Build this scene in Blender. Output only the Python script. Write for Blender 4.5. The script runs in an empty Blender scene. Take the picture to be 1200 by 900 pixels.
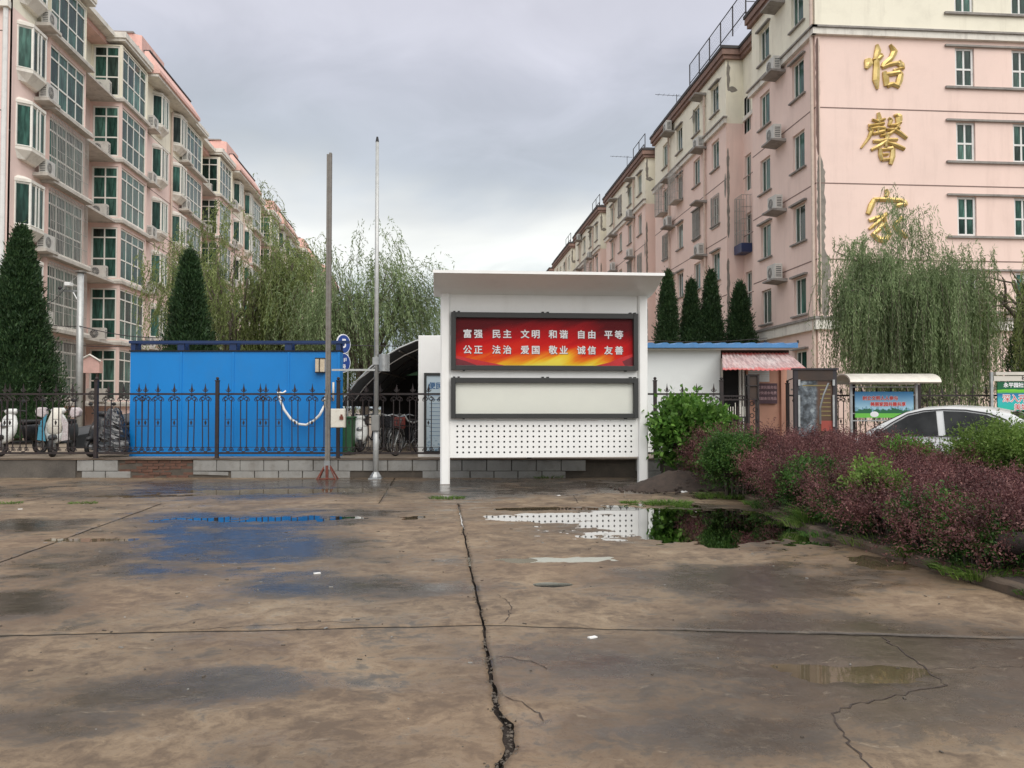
import bpy, bmesh, math, random
import numpy as np
from mathutils import Vector, Matrix, noise as mnoise
random.seed(7); RNG = np.random.default_rng(11)
C = bpy.context.scene.collection
sc = bpy.context.scene
YAW = math.radians(4.87)
R = math.radians
# ------------------------------------------------------------------ camera
cam_d = bpy.data.cameras.new('camera'); cam = bpy.data.objects.new('camera', cam_d); C.objects.link(cam)
cam.location = (0, 0, 1.5); cam.rotation_euler = (R(90 + 1.66), 0, -YAW)
cam_d.sensor_width = 36; cam_d.lens = 30; cam_d.clip_end = 4000; cam_d.clip_start = 0.05
sc.camera = cam
# ------------------------------------------------------------------ world
SUN_EL, SUN_AZ = R(42), R(160)      # azimuth clockwise from +Y: behind the camera
w = bpy.data.worlds.new('World'); sc.world = w; w.use_nodes = True
nt = w.node_tree; N = nt.nodes; L = nt.links
for n in list(N): N.remove(n)
out = N.new('ShaderNodeOutputWorld'); bg = N.new('ShaderNodeBackground')
sky = N.new('ShaderNodeTexSky'); sky.sky_type = 'NISHITA'; sky.sun_disc = False
sky.sun_elevation = SUN_EL; sky.sun_rotation = SUN_AZ; sky.air_density = 1.5; sky.dust_density = 3
tc = N.new('ShaderNodeTexCoord'); sep = N.new('ShaderNodeSeparateXYZ'); L.new(tc.outputs['Generated'], sep.inputs[0])
def wm(op, a, b=None, c=None, clamp=False):
    n = N.new('ShaderNodeMath'); n.operation = op; n.use_clamp = clamp
    for i, v in enumerate((a, b, c)):
        if v is None: continue
        if isinstance(v, (int, float)): n.inputs[i].default_value = v
        else: L.new(v, n.inputs[i])
    return n.outputs[0]
zc = wm('MAXIMUM', sep.outputs[2], 0.0)
den = wm('ADD', zc, 0.22)
cx = wm('DIVIDE', sep.outputs[0], den); cy = wm('DIVIDE', sep.outputs[1], den)
comb = N.new('ShaderNodeCombineXYZ'); L.new(cx, comb.inputs[0]); L.new(cy, comb.inputs[1])
def wnoise(scale, detail, rough, off, dist=0.0):
    mp = N.new('ShaderNodeMapping'); mp.inputs['Location'].default_value = off; L.new(comb.outputs[0], mp.inputs[0])
    n = N.new('ShaderNodeTexNoise'); n.inputs['Scale'].default_value = scale; n.inputs['Detail'].default_value = detail
    n.inputs['Roughness'].default_value = rough; n.inputs['Distortion'].default_value = dist; L.new(mp.outputs[0], n.inputs[0]); return n.outputs[0]
nA = wnoise(1.1, 5, 0.5, (3.1, 1.7, 0), .4); nB = wnoise(3.2, 6, 0.55, (9, 4, 0), .6)
# elevation, pushed up and down by soft cloud shapes, picks the cloud brightness (overcast sky, brighter overhead)
zz = wm('ADD', zc, wm('MULTIPLY', wm('SUBTRACT', nA, 0.5), 0.16))
zz = wm('ADD', zz, wm('MULTIPLY', wm('SUBTRACT', nB, 0.5), 0.06))
ramp = N.new('ShaderNodeValToRGB'); L.new(zz, ramp.inputs[0])
cr = ramp.color_ramp; cr.interpolation = 'CARDINAL'
stops = [(0.0, (.46, .52, .57)), (.09, (.49, .56, .61)), (.145, (.58, .64, .67)), (.19, (.92, .94, .92)), (.225, (.80, .82, .82)),
         (.27, (.54, .58, .63)), (.32, (.51, .54, .61)), (.39, (.60, .61, .69)), (.50, (.74, .74, .81)), (.70, (1.6, 1.6, 1.66)), (1.0, (2.5, 2.5, 2.55))]
cr.elements[0].position = 0; cr.elements[0].color = (*stops[0][1], 1); cr.elements[1].position = 1; cr.elements[1].color = (*stops[-1][1], 1)
for p, c in stops[1:-1]:
    e = cr.elements.new(p); e.color = (*c, 1)
vm = N.new('ShaderNodeVectorMath'); vm.operation = 'SCALE'; L.new(ramp.outputs[0], vm.inputs[0])
sc_ = wm('ADD', 0.80, wm('MULTIPLY', nB, 0.4)); L.new(sc_, vm.inputs['Scale'])
CLOUD = .755
vm3 = N.new('ShaderNodeVectorMath'); vm3.operation = 'SCALE'; L.new(vm.outputs[0], vm3.inputs[0]); vm3.inputs['Scale'].default_value = CLOUD / 0.1 * .95
vm2 = N.new('ShaderNodeVectorMath'); vm2.operation = 'SCALE'; L.new(sky.outputs[0], vm2.inputs[0]); vm2.inputs['Scale'].default_value = .05
ad = N.new('ShaderNodeVectorMath'); ad.operation = 'ADD'; L.new(vm3.outputs[0], ad.inputs[0]); L.new(vm2.outputs[0], ad.inputs[1])
L.new(ad.outputs[0], bg.inputs[0]); bg.inputs[1].default_value = 0.1; L.new(bg.outputs[0], out.inputs[0])
# ------------------------------------------------------------------ sun through the overcast
sd = bpy.data.lights.new('sun', 'SUN'); sun = bpy.data.objects.new('sun', sd); C.objects.link(sun)
sd.energy = 1.5; sd.angle = R(60); sd.color = (1, .955, .89)
sdir = Vector((math.sin(SUN_AZ) * math.cos(SUN_EL), math.cos(SUN_AZ) * math.cos(SUN_EL), math.sin(SUN_EL)))
sun.rotation_euler = (-sdir).to_track_quat('-Z', 'Y').to_euler(); sun.location = sdir * 60
sc.view_settings.view_transform = 'Standard'; sc.view_settings.look = 'None'
sc.view_settings.exposure = 0.56; sc.view_settings.gamma = 1; sc.view_settings.use_curve_mapping = False

# ------------------------------------------------------------------ material helpers
class G:
    """small node-graph helper"""
    def __init__(s, name):
        s.m = bpy.data.materials.new(name); s.m.use_nodes = True; s.t = s.m.node_tree; s.n = s.t.nodes; s.l = s.t.links
        s.b = s.n['Principled BSDF']; s.tc = s.n.new('ShaderNodeTexCoord'); s.obj = s.tc.outputs['Object']
        g = s.n.new('ShaderNodeNewGeometry'); s.geo = g; s.pos = g.outputs['Position']
    def put(s, v, sock):
        if isinstance(v, (int, float)): sock.default_value = v
        elif isinstance(v, (tuple, list)): sock.default_value = tuple(v) if len(v) == len(sock.default_value) else (*v, 1)
        else: s.l.new(v, sock)
    def math(s, op, a, b=None, c=None, clamp=False):
        n = s.n.new('ShaderNodeMath'); n.operation = op; n.use_clamp = clamp
        for i, v in enumerate((a, b, c)):
            if v is not None: s.put(v, n.inputs[i])
        return n.outputs[0]
    def noise(s, scale, detail=4, rough=.55, vec=None, dist=0, sc3=None, out=0):
        v = vec if vec is not None else s.pos
        if sc3 is not None:
            mp = s.n.new('ShaderNodeMapping'); mp.inputs['Scale'].default_value = sc3; s.l.new(v, mp.inputs[0]); v = mp.outputs[0]
        n = s.n.new('ShaderNodeTexNoise'); s.l.new(v, n.inputs[0]); n.inputs['Scale'].default_value = scale
        n.inputs['Detail'].default_value = detail; n.inputs['Roughness'].default_value = rough; n.inputs['Distortion'].default_value = dist
        return n.outputs[out]
    def ramp(s, f, stops, interp='LINEAR'):
        r = s.n.new('ShaderNodeValToRGB'); s.put(f, r.inputs[0]); e = r.color_ramp.elements; r.color_ramp.interpolation = interp
        def col(c): return (c, c, c, 1) if isinstance(c, (int, float)) else (*c, 1)
        e[0].position, e[0].color = stops[0][0], col(stops[0][1]); e[1].position, e[1].color = stops[-1][0], col(stops[-1][1])
        for p, c in stops[1:-1]:
            k = e.new(p); k.color = col(c)
        return r.outputs[0]
    def mix(s, f, a, b, mode='MIX'):
        n = s.n.new('ShaderNodeMix'); n.data_type = 'RGBA'; n.blend_type = mode
        s.put(f, n.inputs[0]); s.put(a, n.inputs[6]); s.put(b, n.inputs[7]); return n.outputs[2]
    def xyz(s, v):
        n = s.n.new('ShaderNodeSeparateXYZ'); s.l.new(v, n.inputs[0]); return n.outputs
    def bump(s, h, strength=.3, dist=.02, normal=None):
        n = s.n.new('ShaderNodeBump'); n.inputs['Strength'].default_value = strength; n.inputs['Distance'].default_value = dist
        s.put(h, n.inputs['Height'])
        if normal is not None: s.l.new(normal, n.inputs['Normal'])
        s.l.new(n.outputs[0], s.b.inputs['Normal']); return n.outputs[0]
    def set(s, **k):
        nm = dict(color='Base Color', rough='Roughness', metal='Metallic', spec='Specular IOR Level', coat='Coat Weight', trans='Transmission Weight')
        for a, v in k.items(): s.put(v, s.b.inputs[nm[a]])
        return s
def paint(name, c, rough=.5, metal=0., var=.12, scale=3., dirt=.0, dirtc=(.08, .065, .05), bump=0., spec=.5, streak=0., fine=40):
    """painted, plastered or metal surface with blotches, grime and vertical streaks"""
    g = G(name)
    n1 = g.noise(scale, 5); n2 = g.noise(fine, 3)
    f = g.math('ADD', g.math('MULTIPLY', n1, .75), g.math('MULTIPLY', n2, .25))
    lo = tuple(x * (1 - var) for x in c); hi = tuple(min(1, x * (1 + var)) for x in c)
    col = g.ramp(f, [(.3, lo), (.7, hi)])
    if streak > 0:
        s_ = g.noise(1.6, 6, .7, sc3=(1.6, 1.6, .16)); m = g.ramp(s_, [(.52, 0.), (.78, 1.)])
        col = g.mix(g.math('MULTIPLY', m, streak), col, dirtc)
    if dirt > 0:
        d = g.noise(scale * 1.7, 8, .68); m = g.ramp(d, [(.5, 0.), (.72, 1.)])
        col = g.mix(g.math('MULTIPLY', m, dirt), col, dirtc)
    g.set(color=col, metal=metal, spec=spec, rough=g.ramp(n1, [(.3, max(.02, rough * .85)), (.7, min(1, rough * 1.15))]))
    if bump: g.bump(g.noise(fine * 1.5, 4), bump, .01)
    return g.m
M = {}
M['pink'] = paint('pink_plaster', (.86, .665, .59), .85, var=.05, scale=.5, dirt=.10, dirtc=(.42, .30, .25), streak=.22, bump=.12)
M['pink_left'] = paint('pink_plaster_aged', (.85, .66, .60), .85, var=.06, scale=.5, dirt=.12, dirtc=(.38, .27, .23), streak=.25, bump=.12)
M['cream'] = paint('cream_plaster', (.86, .82, .68), .85, var=.05, scale=.6, dirt=.16, dirtc=(.36, .32, .25), streak=.28, bump=.12)
M['pinkroof'] = paint('pink_parapet', (.76, .48, .42), .85, var=.1, scale=1.2, dirt=.25, dirtc=(.25, .17, .14), streak=.35, bump=.1)
M['trim'] = paint('white_trim', (.78, .75, .68), .8, var=.08, scale=1.5, dirt=.32, dirtc=(.17, .14, .12), streak=.5, bump=.1)
M['slab'] = paint('stained_concrete_ledge', (.30, .28, .26), .9, var=.2, scale=2, dirt=.5, dirtc=(.07, .06, .055), streak=.5, bump=.2)
M['slabpale'] = paint('pale_stained_slab', (.56, .53, .48), .9, var=.15, scale=2, dirt=.45, dirtc=(.14, .12, .10), streak=.5, bump=.2)
M['cornice'] = paint('brown_red_cornice', (.24, .15, .12), .85, var=.3, scale=2.5, dirt=.5, dirtc=(.07, .055, .05), bump=.2)
M['coping'] = paint('dark_coping', (.06, .055, .055), .85, var=.3)
M['joint'] = paint('dark_joint_line', (.22, .15, .13), .9, var=.2)
M['wframe'] = paint('window_frame_white', (.86, .85, .79), .5, var=.06, dirt=.15)
M['wframe2'] = paint('window_frame_grey_white', (.74, .74, .72), .5, var=.06, dirt=.2)
M['pipe'] = paint('pale_drainpipe', (.62, .50, .42), .6, var=.1, dirt=.2)
M['patch'] = paint('peeled_grey_plaster', (.25, .23, .20), .95, var=.3, scale=5, bump=.4)
M['acwhite'] = paint('ac_casing', (.58, .57, .53), .5, var=.08, dirt=.3)
M['acdark'] = paint('ac_grille', (.05, .055, .06), .6, var=.2)
M['bars'] = paint('grille_bar_steel', (.42, .40, .37), .5, metal=.2, var=.2, dirt=.3)
M['rail'] = paint('roof_rail_dark', (.035, .03, .035), .7, var=.2)
M['blue'] = paint('blue_sheet_metal', (.003, .21, .60), .42, var=.08, scale=.8, dirt=.14, dirtc=(.06, .16, .28), streak=.14, bump=.05)
M['bluedark'] = paint('dark_blue_steel', (.010, .032, .11), .4, var=.15, dirt=.15)
M['blueroof'] = paint('blue_roof_edge', (.07, .22, .46), .5, var=.1, dirt=.2)
M['iron'] = paint('rusty_wrought_iron', (.024, .017, .017), .6, var=.5, scale=9, dirt=.35, dirtc=(.075, .03, .02))
M['white'] = paint('white_powder_coat', (.88, .88, .86), .38, var=.025, scale=1.6, dirt=.09, dirtc=(.52, .49, .43), streak=.16)
M['casefr'] = paint('charcoal_frame', (.028, .029, .028), .42, var=.1)
M['felt'] = paint('pale_backing_board', (.88, .87, .80), .7, var=.03)
M['galv'] = paint('galvanised_steel', (.42, .43, .43), .38, metal=.75, var=.15, scale=6, dirt=.25, dirtc=(.12, .10, .08))
M['galvpaint'] = paint('weathered_silver_paint', (.50, .51, .50), .42, metal=.35, var=.12, scale=5, dirt=.2)
M['rusty'] = paint('rust_streaked_steel', (.21, .195, .175), .55, metal=.35, var=.2, scale=8, dirt=.35, dirtc=(.13, .06, .035))
M['rust'] = paint('red_rust', (.16, .045, .03), .8, var=.3, scale=14)
M['boxwhite'] = paint('rust_stained_white_box', (.68, .65, .57), .5, var=.06, dirt=.3, dirtc=(.35, .20, .11), scale=8)
M['boxgrey'] = paint('grey_box', (.26, .26, .25), .5, metal=.3, var=.2, dirt=.3)
M['black'] = paint('black_rubber', (.014, .014, .015), .55, var=.3)
M['plastic'] = paint('black_plastic', (.02, .02, .022), .3, var=.3)
M['carwhite'] = paint('car_paint_silver_white', (.66, .67, .67), .22, metal=.25, var=.03, scale=1)
M['silverroof'] = paint('brushed_metal_canopy', (.66, .62, .55), .45, metal=.25, var=.1, dirt=.2)
M['green'] = paint('green_bin', (.035, .12, .045), .5, var=.12)
M['redbag'] = paint('faded_red_bag', (.30, .06, .045), .7, var=.2)
M['scwhite'] = paint('scooter_white', (.72, .73, .70), .25, var=.05)
M['signblue'] = paint('sign_blue', (.02, .06, .27), .4, var=.05)
M['soil'] = paint('dark_damp_soil', (.055, .040, .032), .95, var=.45, scale=9, bump=.9)
M['bark'] = paint('bark', (.11, .09, .07), .95, var=.35, scale=6, bump=.6)
M['brick'] = paint('old_red_brick', (.13, .065, .045), .9, var=.35, scale=9, dirt=.4, bump=.4)
M['block'] = paint('pale_grey_block', (.27, .265, .25), .88, var=.16, scale=2.5, dirt=.45, dirtc=(.10, .08, .06), bump=.2, streak=.25)
M['render'] = paint('dark_damp_render', (.10, .088, .075), .8, var=.5, scale=1.4, dirt=.6, dirtc=(.035, .03, .026), bump=.3)
M['mortar'] = paint('dark_mortar', (.09, .075, .06), .95, var=.3, scale=6, bump=.3)
M['curb'] = paint('worn_kerb_concrete', (.115, .083, .058), .8, var=.35, scale=3, dirt=.5, dirtc=(.04, .035, .03), bump=.35)
M['kioskwall'] = paint('white_panel_wall', (.72, .75, .74), .5, var=.04, scale=1, dirt=.12, dirtc=(.35, .36, .35))
M['kioskpink'] = paint('salmon_kiosk_wall', (.60, .33, .24), .8, var=.06, dirt=.2, dirtc=(.3, .2, .15))
M['brown'] = paint('dark_brown_timber', (.05, .032, .024), .7, var=.4)
M['purple'] = paint('plum_sign_board', (.10, .055, .07), .5, var=.12)
M['letterwhite'] = paint('white_lettering', (.86, .86, .88), .5, var=.01)
M['letterpink'] = paint('pale_pink_lettering', (.50, .33, .35), .6, var=.05)
M['letterred'] = paint('red_lettering', (.62, .05, .05), .5, var=.03)
M['letterdark'] = paint('dark_letter_edge', (.10, .015, .03), .6, var=.05)
M['letteryellow'] = paint('dull_yellow_lettering', (.22, .17, .06), .6, var=.15)
M['letterblue'] = paint('blue_lettering', (.03, .12, .28), .6, var=.2)
M['swoosh'] = paint('crimson_print', (.66, .015, .02), .4, var=.25, scale=2)
M['swoosh2'] = paint('dark_crimson_print', (.20, .008, .02), .4, var=.25, scale=2)
M['yard'] = paint('tan_yard_concrete', (.27, .215, .16), .7, var=.2, scale=.8, dirt=.35, dirtc=(.12, .095, .075), bump=.15)
M['earth'] = paint('far_ground', (.16, .13, .10), .9, var=.2, scale=.2)
M['asphalt'] = paint('damp_asphalt', (.06, .055, .05), .6, var=.2, scale=1)
M['tarp'] = paint('grey_tarpaulin', (.055, .06, .065), .45, var=.2, scale=3)
M['dark'] = paint('dark_interior', (.015, .015, .016), .9, var=.2)
M['rubble'] = paint('crack_rubble', (.10, .082, .065), .95, var=.4, scale=20)
M['cloth1'] = paint('patterned_hand_cover', (.58, .53, .53), .8, var=.25, scale=22, dirt=.45, dirtc=(.42, .12, .16))
M['cloth2'] = paint('blue_fairing', (.08, .30, .42), .4, var=.2, scale=9)
M['lampglass'] = paint('cream_lamp_glass', (.62, .52, .38), .25, var=.15, scale=12, dirt=.35, dirtc=(.35, .2, .1))
def gold():
    g = G('gilded_metal'); n = g.noise(3, 4); g.set(color=g.ramp(n, [(.35, (.52, .37, .12)), (.65, (.74, .57, .25))]), metal=.7, rough=.38, spec=.5); return g.m
M['gold'] = gold()
def glass_green():
    """tinted window: colour varies from pane to pane, with faint curtain folds"""
    g = G('green_tinted_glass'); oi = g.n.new('ShaderNodeObjectInfo')
    r = oi.outputs['Random']
    base = g.ramp(r, [(0., (.018, .046, .038)), (.3, (.030, .080, .064)), (.55, (.045, .118, .094)), (.8, (.07, .16, .13)), (1., (.035, .05, .044))])
    w_ = g.noise(5., 3, .5, vec=g.obj, sc3=(2.2, 1, .25)); fold = g.ramp(w_, [(.42, .55), (.6, 1.25)])
    big = g.noise(.8, 3, .5); f2 = g.ramp(big, [(.35, .6), (.65, 1.3)])
    col = g.mix(1., g.mix(1., base, fold, 'MULTIPLY'), f2, 'MULTIPLY')
    g.set(color=col, rough=.12, spec=.20)
    g.bump(g.noise(1.6, 2), .06, .02); return g.m
M['glass'] = glass_green()
def clear_glass(name='case_glass', tint=(.97, .985, .98), ior=1.45, rough=.02):
    g = G(name); g.n.remove(g.b)
    tr = g.n.new('ShaderNodeBsdfTransparent'); tr.inputs[0].default_value = (*tint, 1)
    gl = g.n.new('ShaderNodeBsdfGlossy'); gl.inputs['Roughness'].default_value = rough
    fr = g.n.new('ShaderNodeFresnel'); fr.inputs[0].default_value = ior
    mx = g.n.new('ShaderNodeMixShader'); g.l.new(fr.outputs[0], mx.inputs[0]); g.l.new(tr.outputs[0], mx.inputs[1]); g.l.new(gl.outputs[0], mx.inputs[2])
    g.l.new(mx.outputs[0], g.n['Material Output'].inputs[0]); return g.m
M['clear'] = clear_glass(ior=1.22)
def muddy_water():
    """thin silty water: mirror-like by Fresnel, otherwise part see-through, part suspended brown silt"""
    g = G('shallow_muddy_water'); g.n.remove(g.b)
    tr = g.n.new('ShaderNodeBsdfTransparent'); tr.inputs[0].default_value = (.86, .80, .68, 1)
    df = g.n.new('ShaderNodeBsdfDiffuse'); df.inputs[0].default_value = (.20, .155, .095, 1)
    m1 = g.n.new('ShaderNodeMixShader'); g.put(g.ramp(g.noise(1.4, 5), [(.35, .25), (.65, .55)]), m1.inputs[0]); g.l.new(tr.outputs[0], m1.inputs[1]); g.l.new(df.outputs[0], m1.inputs[2])
    gl = g.n.new('ShaderNodeBsdfGlossy'); gl.inputs['Roughness'].default_value = .025
    fr = g.n.new('ShaderNodeFresnel'); fr.inputs[0].default_value = 1.26
    mx = g.n.new('ShaderNodeMixShader'); g.l.new(fr.outputs[0], mx.inputs[0]); g.l.new(m1.outputs[0], mx.inputs[1]); g.l.new(gl.outputs[0], mx.inputs[2]); g.l.new(mx.outputs[0], g.n['Material Output'].inputs[0])
    return g.m
M['water'] = muddy_water()
def carglass():
    g = G('car_window_glass'); g.set(color=g.ramp(g.noise(2.2, 3), [(.4, (.006, .007, .008)), (.62, (.03, .032, .033))]), rough=.05, spec=.32); return g.m
M['carglass'] = carglass()
def leaf(name, c1, c2, c3, transl=.35, rough=.5, patch=1.2, pv=(.72, 1.28)):
    """foliage: colour varies leaf by leaf and in patches through the crown"""
    g = G(name)
    r = g.geo.outputs['Random Per Island']
    col = g.ramp(r, [(0., c1), (.55, c2), (1., c3)])
    n = g.noise(patch, 3); col = g.mix(1., col, g.ramp(n, [(.34, pv[0]), (.66, pv[1])]), 'MULTIPLY')
    g.set(color=col, rough=rough, spec=.3)
    tl = g.n.new('ShaderNodeBsdfTranslucent'); g.l.new(col, tl.inputs[0])
    mx = g.n.new('ShaderNodeMixShader'); mx.inputs[0].default_value = transl
    g.l.new(g.b.outputs[0], mx.inputs[1]); g.l.new(tl.outputs[0], mx.inputs[2]); g.l.new(mx.outputs[0], g.n['Material Output'].inputs[0])
    return g.m
M['willow'] = leaf('willow_leaf', (.135, .18, .052), (.22, .275, .095), (.33, .375, .155), .45, patch=.8)
M['willow2'] = leaf('willow_leaf_bluish', (.14, .205, .085), (.22, .29, .135), (.34, .41, .22), .45, patch=.8)
M['thuja'] = leaf('thuja_spray', (.018, .044, .017), (.030, .066, .024), (.055, .10, .036), .15, patch=2.)
M['plum'] = leaf('purple_barberry_leaf', (.075, .026, .029), (.135, .055, .056), (.25, .125, .11), .3, patch=1.6, pv=(.45, 1.5))
M['bush'] = leaf('bright_green_leaf', (.055, .14, .022), (.10, .22, .035), (.17, .31, .06), .4, patch=2.2)
M['bush2'] = leaf('mid_green_leaf', (.030, .085, .018), (.055, .125, .025), (.11, .20, .045), .35, patch=2.2)
M['bushy'] = leaf('yellow_green_leaf', (.085, .155, .03), (.14, .225, .045), (.22, .31, .08), .4, patch=2.2)
M['grass'] = leaf('grass_blade', (.06, .12, .02), (.10, .19, .035), (.17, .25, .06), .3, patch=3)

# ------------------------------------------------------------------ mesh helpers
class MB:
    def __init__(s): s.v = []; s.f = []; s.mi = []
    def add(s, vs, fs, m=0):
        o = len(s.v); s.v += [tuple(p) for p in vs]; s.f += [tuple(i + o for i in f) for f in fs]; s.mi += [m] * len(fs); return s
    def quad(s, a, b, c, d, m=0): return s.add([a, b, c, d], [(0, 1, 2, 3)], m)
    def box(s, x0, y0, z0, x1, y1, z1, m=0, rz=0, piv=None):
        if x0 > x1: x0, x1 = x1, x0
        if y0 > y1: y0, y1 = y1, y0
        if z0 > z1: z0, z1 = z1, z0
        vs = [(x0, y0, z0), (x1, y0, z0), (x1, y1, z0), (x0, y1, z0), (x0, y0, z1), (x1, y0, z1), (x1, y1, z1), (x0, y1, z1)]
        if rz:
            px, py = piv or ((x0 + x1) / 2, (y0 + y1) / 2); c, s_ = math.cos(rz), math.sin(rz)
            vs = [(px + (x - px) * c - (y - py) * s_, py + (x - px) * s_ + (y - py) * c, z) for x, y, z in vs]
        return s.add(vs, [(0, 3, 2, 1), (4, 5, 6, 7), (0, 1, 5, 4), (1, 2, 6, 5), (2, 3, 7, 6), (3, 0, 4, 7)], m)
    def tube(s, pts, rad, n=8, m=0, cap=True):
        pts = [Vector(p) for p in pts]; k = len(pts)
        if not hasattr(rad, '__len__'): rad = [rad] * k
        vs = []; up = None
        for i, p in enumerate(pts):
            d = (pts[min(i + 1, k - 1)] - pts[max(i - 1, 0)]).normalized()
            if up is None: up = d.orthogonal().normalized()
            up = (up - d * up.dot(d)); up = up.normalized() if up.length > 1e-6 else d.orthogonal().normalized()
            b = d.cross(up)
            for j in range(n):
                a = 2 * math.pi * (j + .5) / n; vs.append(p + (up * math.cos(a) + b * math.sin(a)) * rad[i])
        fs = [(i * n + j, i * n + (j + 1) % n, (i + 1) * n + (j + 1) % n, (i + 1) * n + j) for i in range(k - 1) for j in range(n)]
        if cap: fs += [tuple(range(n - 1, -1, -1)), tuple((k - 1) * n + j for j in range(n))]
        return s.add(vs, fs, m)
    def prism(s, poly, a0, a1, axis='y', m=0):
        """poly: 2-D outline extruded along an axis"""
        def P(p, t): return {'y': (p[0], t, p[1]), 'x': (t, p[0], p[1]), 'z': (p[0], p[1], t)}[axis]
        n = len(poly); vs = [P(p, a0) for p in poly] + [P(p, a1) for p in poly]
        fs = [tuple(range(n)), tuple(range(2 * n - 1, n - 1, -1))] + [(i, i + n, (i + 1) % n + n, (i + 1) % n) for i in range(n)]
        return s.add(vs, fs, m)
    def sphere(s, c, r, nu=10, nv=6, m=0, sc=(1, 1, 1)):
        vs = [(c[0], c[1], c[2] - r * sc[2])]
        for i in range(1, nv):
            a = -math.pi / 2 + math.pi * i / nv
            for j in range(nu):
                b = 2 * math.pi * j / nu; vs.append((c[0] + r * sc[0] * math.cos(a) * math.cos(b), c[1] + r * sc[1] * math.cos(a) * math.sin(b), c[2] + r * sc[2] * math.sin(a)))
        vs.append((c[0], c[1], c[2] + r * sc[2])); t = len(vs) - 1
        fs = [(0, 1 + (j + 1) % nu, 1 + j) for j in range(nu)]
        fs += [(1 + i * nu + j, 1 + i * nu + (j + 1) % nu, 1 + (i + 1) * nu + (j + 1) % nu, 1 + (i + 1) * nu + j) for i in range(nv - 2) for j in range(nu)]
        fs += [(1 + (nv - 2) * nu + j, 1 + (nv - 2) * nu + (j + 1) % nu, t) for j in range(nu)]
        return s.add(vs, fs, m)
    def torus(s, c, r, t, n=20, k=6, axis='y', m=0, sq=1):
        vs = []
        for i in range(n):
            a = 2 * math.pi * i / n
            for j in range(k):
                b = 2 * math.pi * j / k; q = r + t * math.cos(b); h = t * math.sin(b) * sq
                u, v_ = q * math.cos(a), q * math.sin(a)
                vs.append({'y': (c[0] + u, c[1] + h, c[2] + v_), 'x': (c[0] + h, c[1] + u, c[2] + v_), 'z': (c[0] + u, c[1] + v_, c[2] + h)}[axis])
        fs = [(i * k + j, ((i + 1) % n) * k + j, ((i + 1) % n) * k + (j + 1) % k, i * k + (j + 1) % k) for i in range(n) for j in range(k)]
        return s.add(vs, fs, m)
    def mesh(s, name, mats, smooth=False, fix=True):
        me = bpy.data.meshes.new(name); me.from_pydata(s.v, [], s.f)
        for mt in (mats if isinstance(mats, (list, tuple)) else [mats]): me.materials.append(M[mt] if isinstance(mt, str) else mt)
        me.polygons.foreach_set('material_index', s.mi)
        if smooth: me.polygons.foreach_set('use_smooth', [True] * len(me.polygons))
        if fix:
            b = bmesh.new(); b.from_mesh(me); bmesh.ops.recalc_face_normals(b, faces=b.faces); b.to_mesh(me); b.free()
        me.update(); return me
    def build(s, name, mats, parent=None, loc=(0, 0, 0), rz=0, smooth=False, fix=True, bevel=0, **tags):
        return link(name, s.mesh(name, mats, smooth, fix), parent, loc, rz, bevel, **tags)
def link(name, me, parent=None, loc=(0, 0, 0), rz=0, bevel=0, **tags):
    o = bpy.data.objects.new(name, me); C.objects.link(o)
    o.location = loc; o.rotation_euler = (0, 0, rz) if not isinstance(rz, tuple) else rz
    if parent is not None: o.parent = parent
    if bevel:
        b = o.modifiers.new('bevel', 'BEVEL'); b.width = bevel; b.segments = 2; b.limit_method = 'ANGLE'
    for k, v in tags.items(): o[k] = v
    return o
def thing(name, label, cat, loc=(0, 0, 0), rz=0, group=None):
    o = link(name, None, None, loc, rz); o.empty_display_size = .1
    o['label'] = label; o['category'] = cat
    if group: o['group'] = group
    return o
def tag(o, label, cat, group=None):
    o['label'] = label; o['category'] = cat
    if group: o['group'] = group
    return o
KIDS = {}
def copy_tree(o, parent=None, loc=None, rz=None, label=None, scale=None):
    c = o.copy(); C.objects.link(c)
    if parent is not None: c.parent = parent
    if loc is not None: c.location = loc
    if rz is not None: c.rotation_euler = (0, 0, rz)
    if scale is not None: c.scale = (scale,) * 3 if not hasattr(scale, '__len__') else scale
    if label: c['label'] = label
    for ch in [k for k in bpy.data.objects if k.parent == o]: copy_tree(ch, c)
    return c
def arr_mesh(name, V, F, mat, smooth=False):
    """fast mesh from numpy arrays, F is (n,4) or (n,3)"""
    me = bpy.data.meshes.new(name); V = np.asarray(V, np.float32).reshape(-1, 3); F = np.asarray(F, np.int32); k = F.shape[1]
    me.vertices.add(len(V)); me.vertices.foreach_set('co', V.ravel())
    me.loops.add(F.size); me.loops.foreach_set('vertex_index', F.ravel())
    me.polygons.add(len(F)); me.polygons.foreach_set('loop_start', np.arange(0, F.size, k, dtype=np.int32)); me.polygons.foreach_set('loop_total', np.full(len(F), k, np.int32))
    for mt in (mat if isinstance(mat, (list, tuple)) else [mat]): me.materials.append(M[mt] if isinstance(mt, str) else mt)
    if smooth: me.polygons.foreach_set('use_smooth', np.ones(len(F), bool))
    me.update(calc_edges=True); me.validate(); return me
def FR(u, d, z=0.):
    """u metres right of and d metres ahead of the viewing point, square to the fence line"""
    c, s = math.cos(YAW), math.sin(YAW); return Vector((u * c + d * s, -u * s + d * c, z))
TXT = {}
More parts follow.
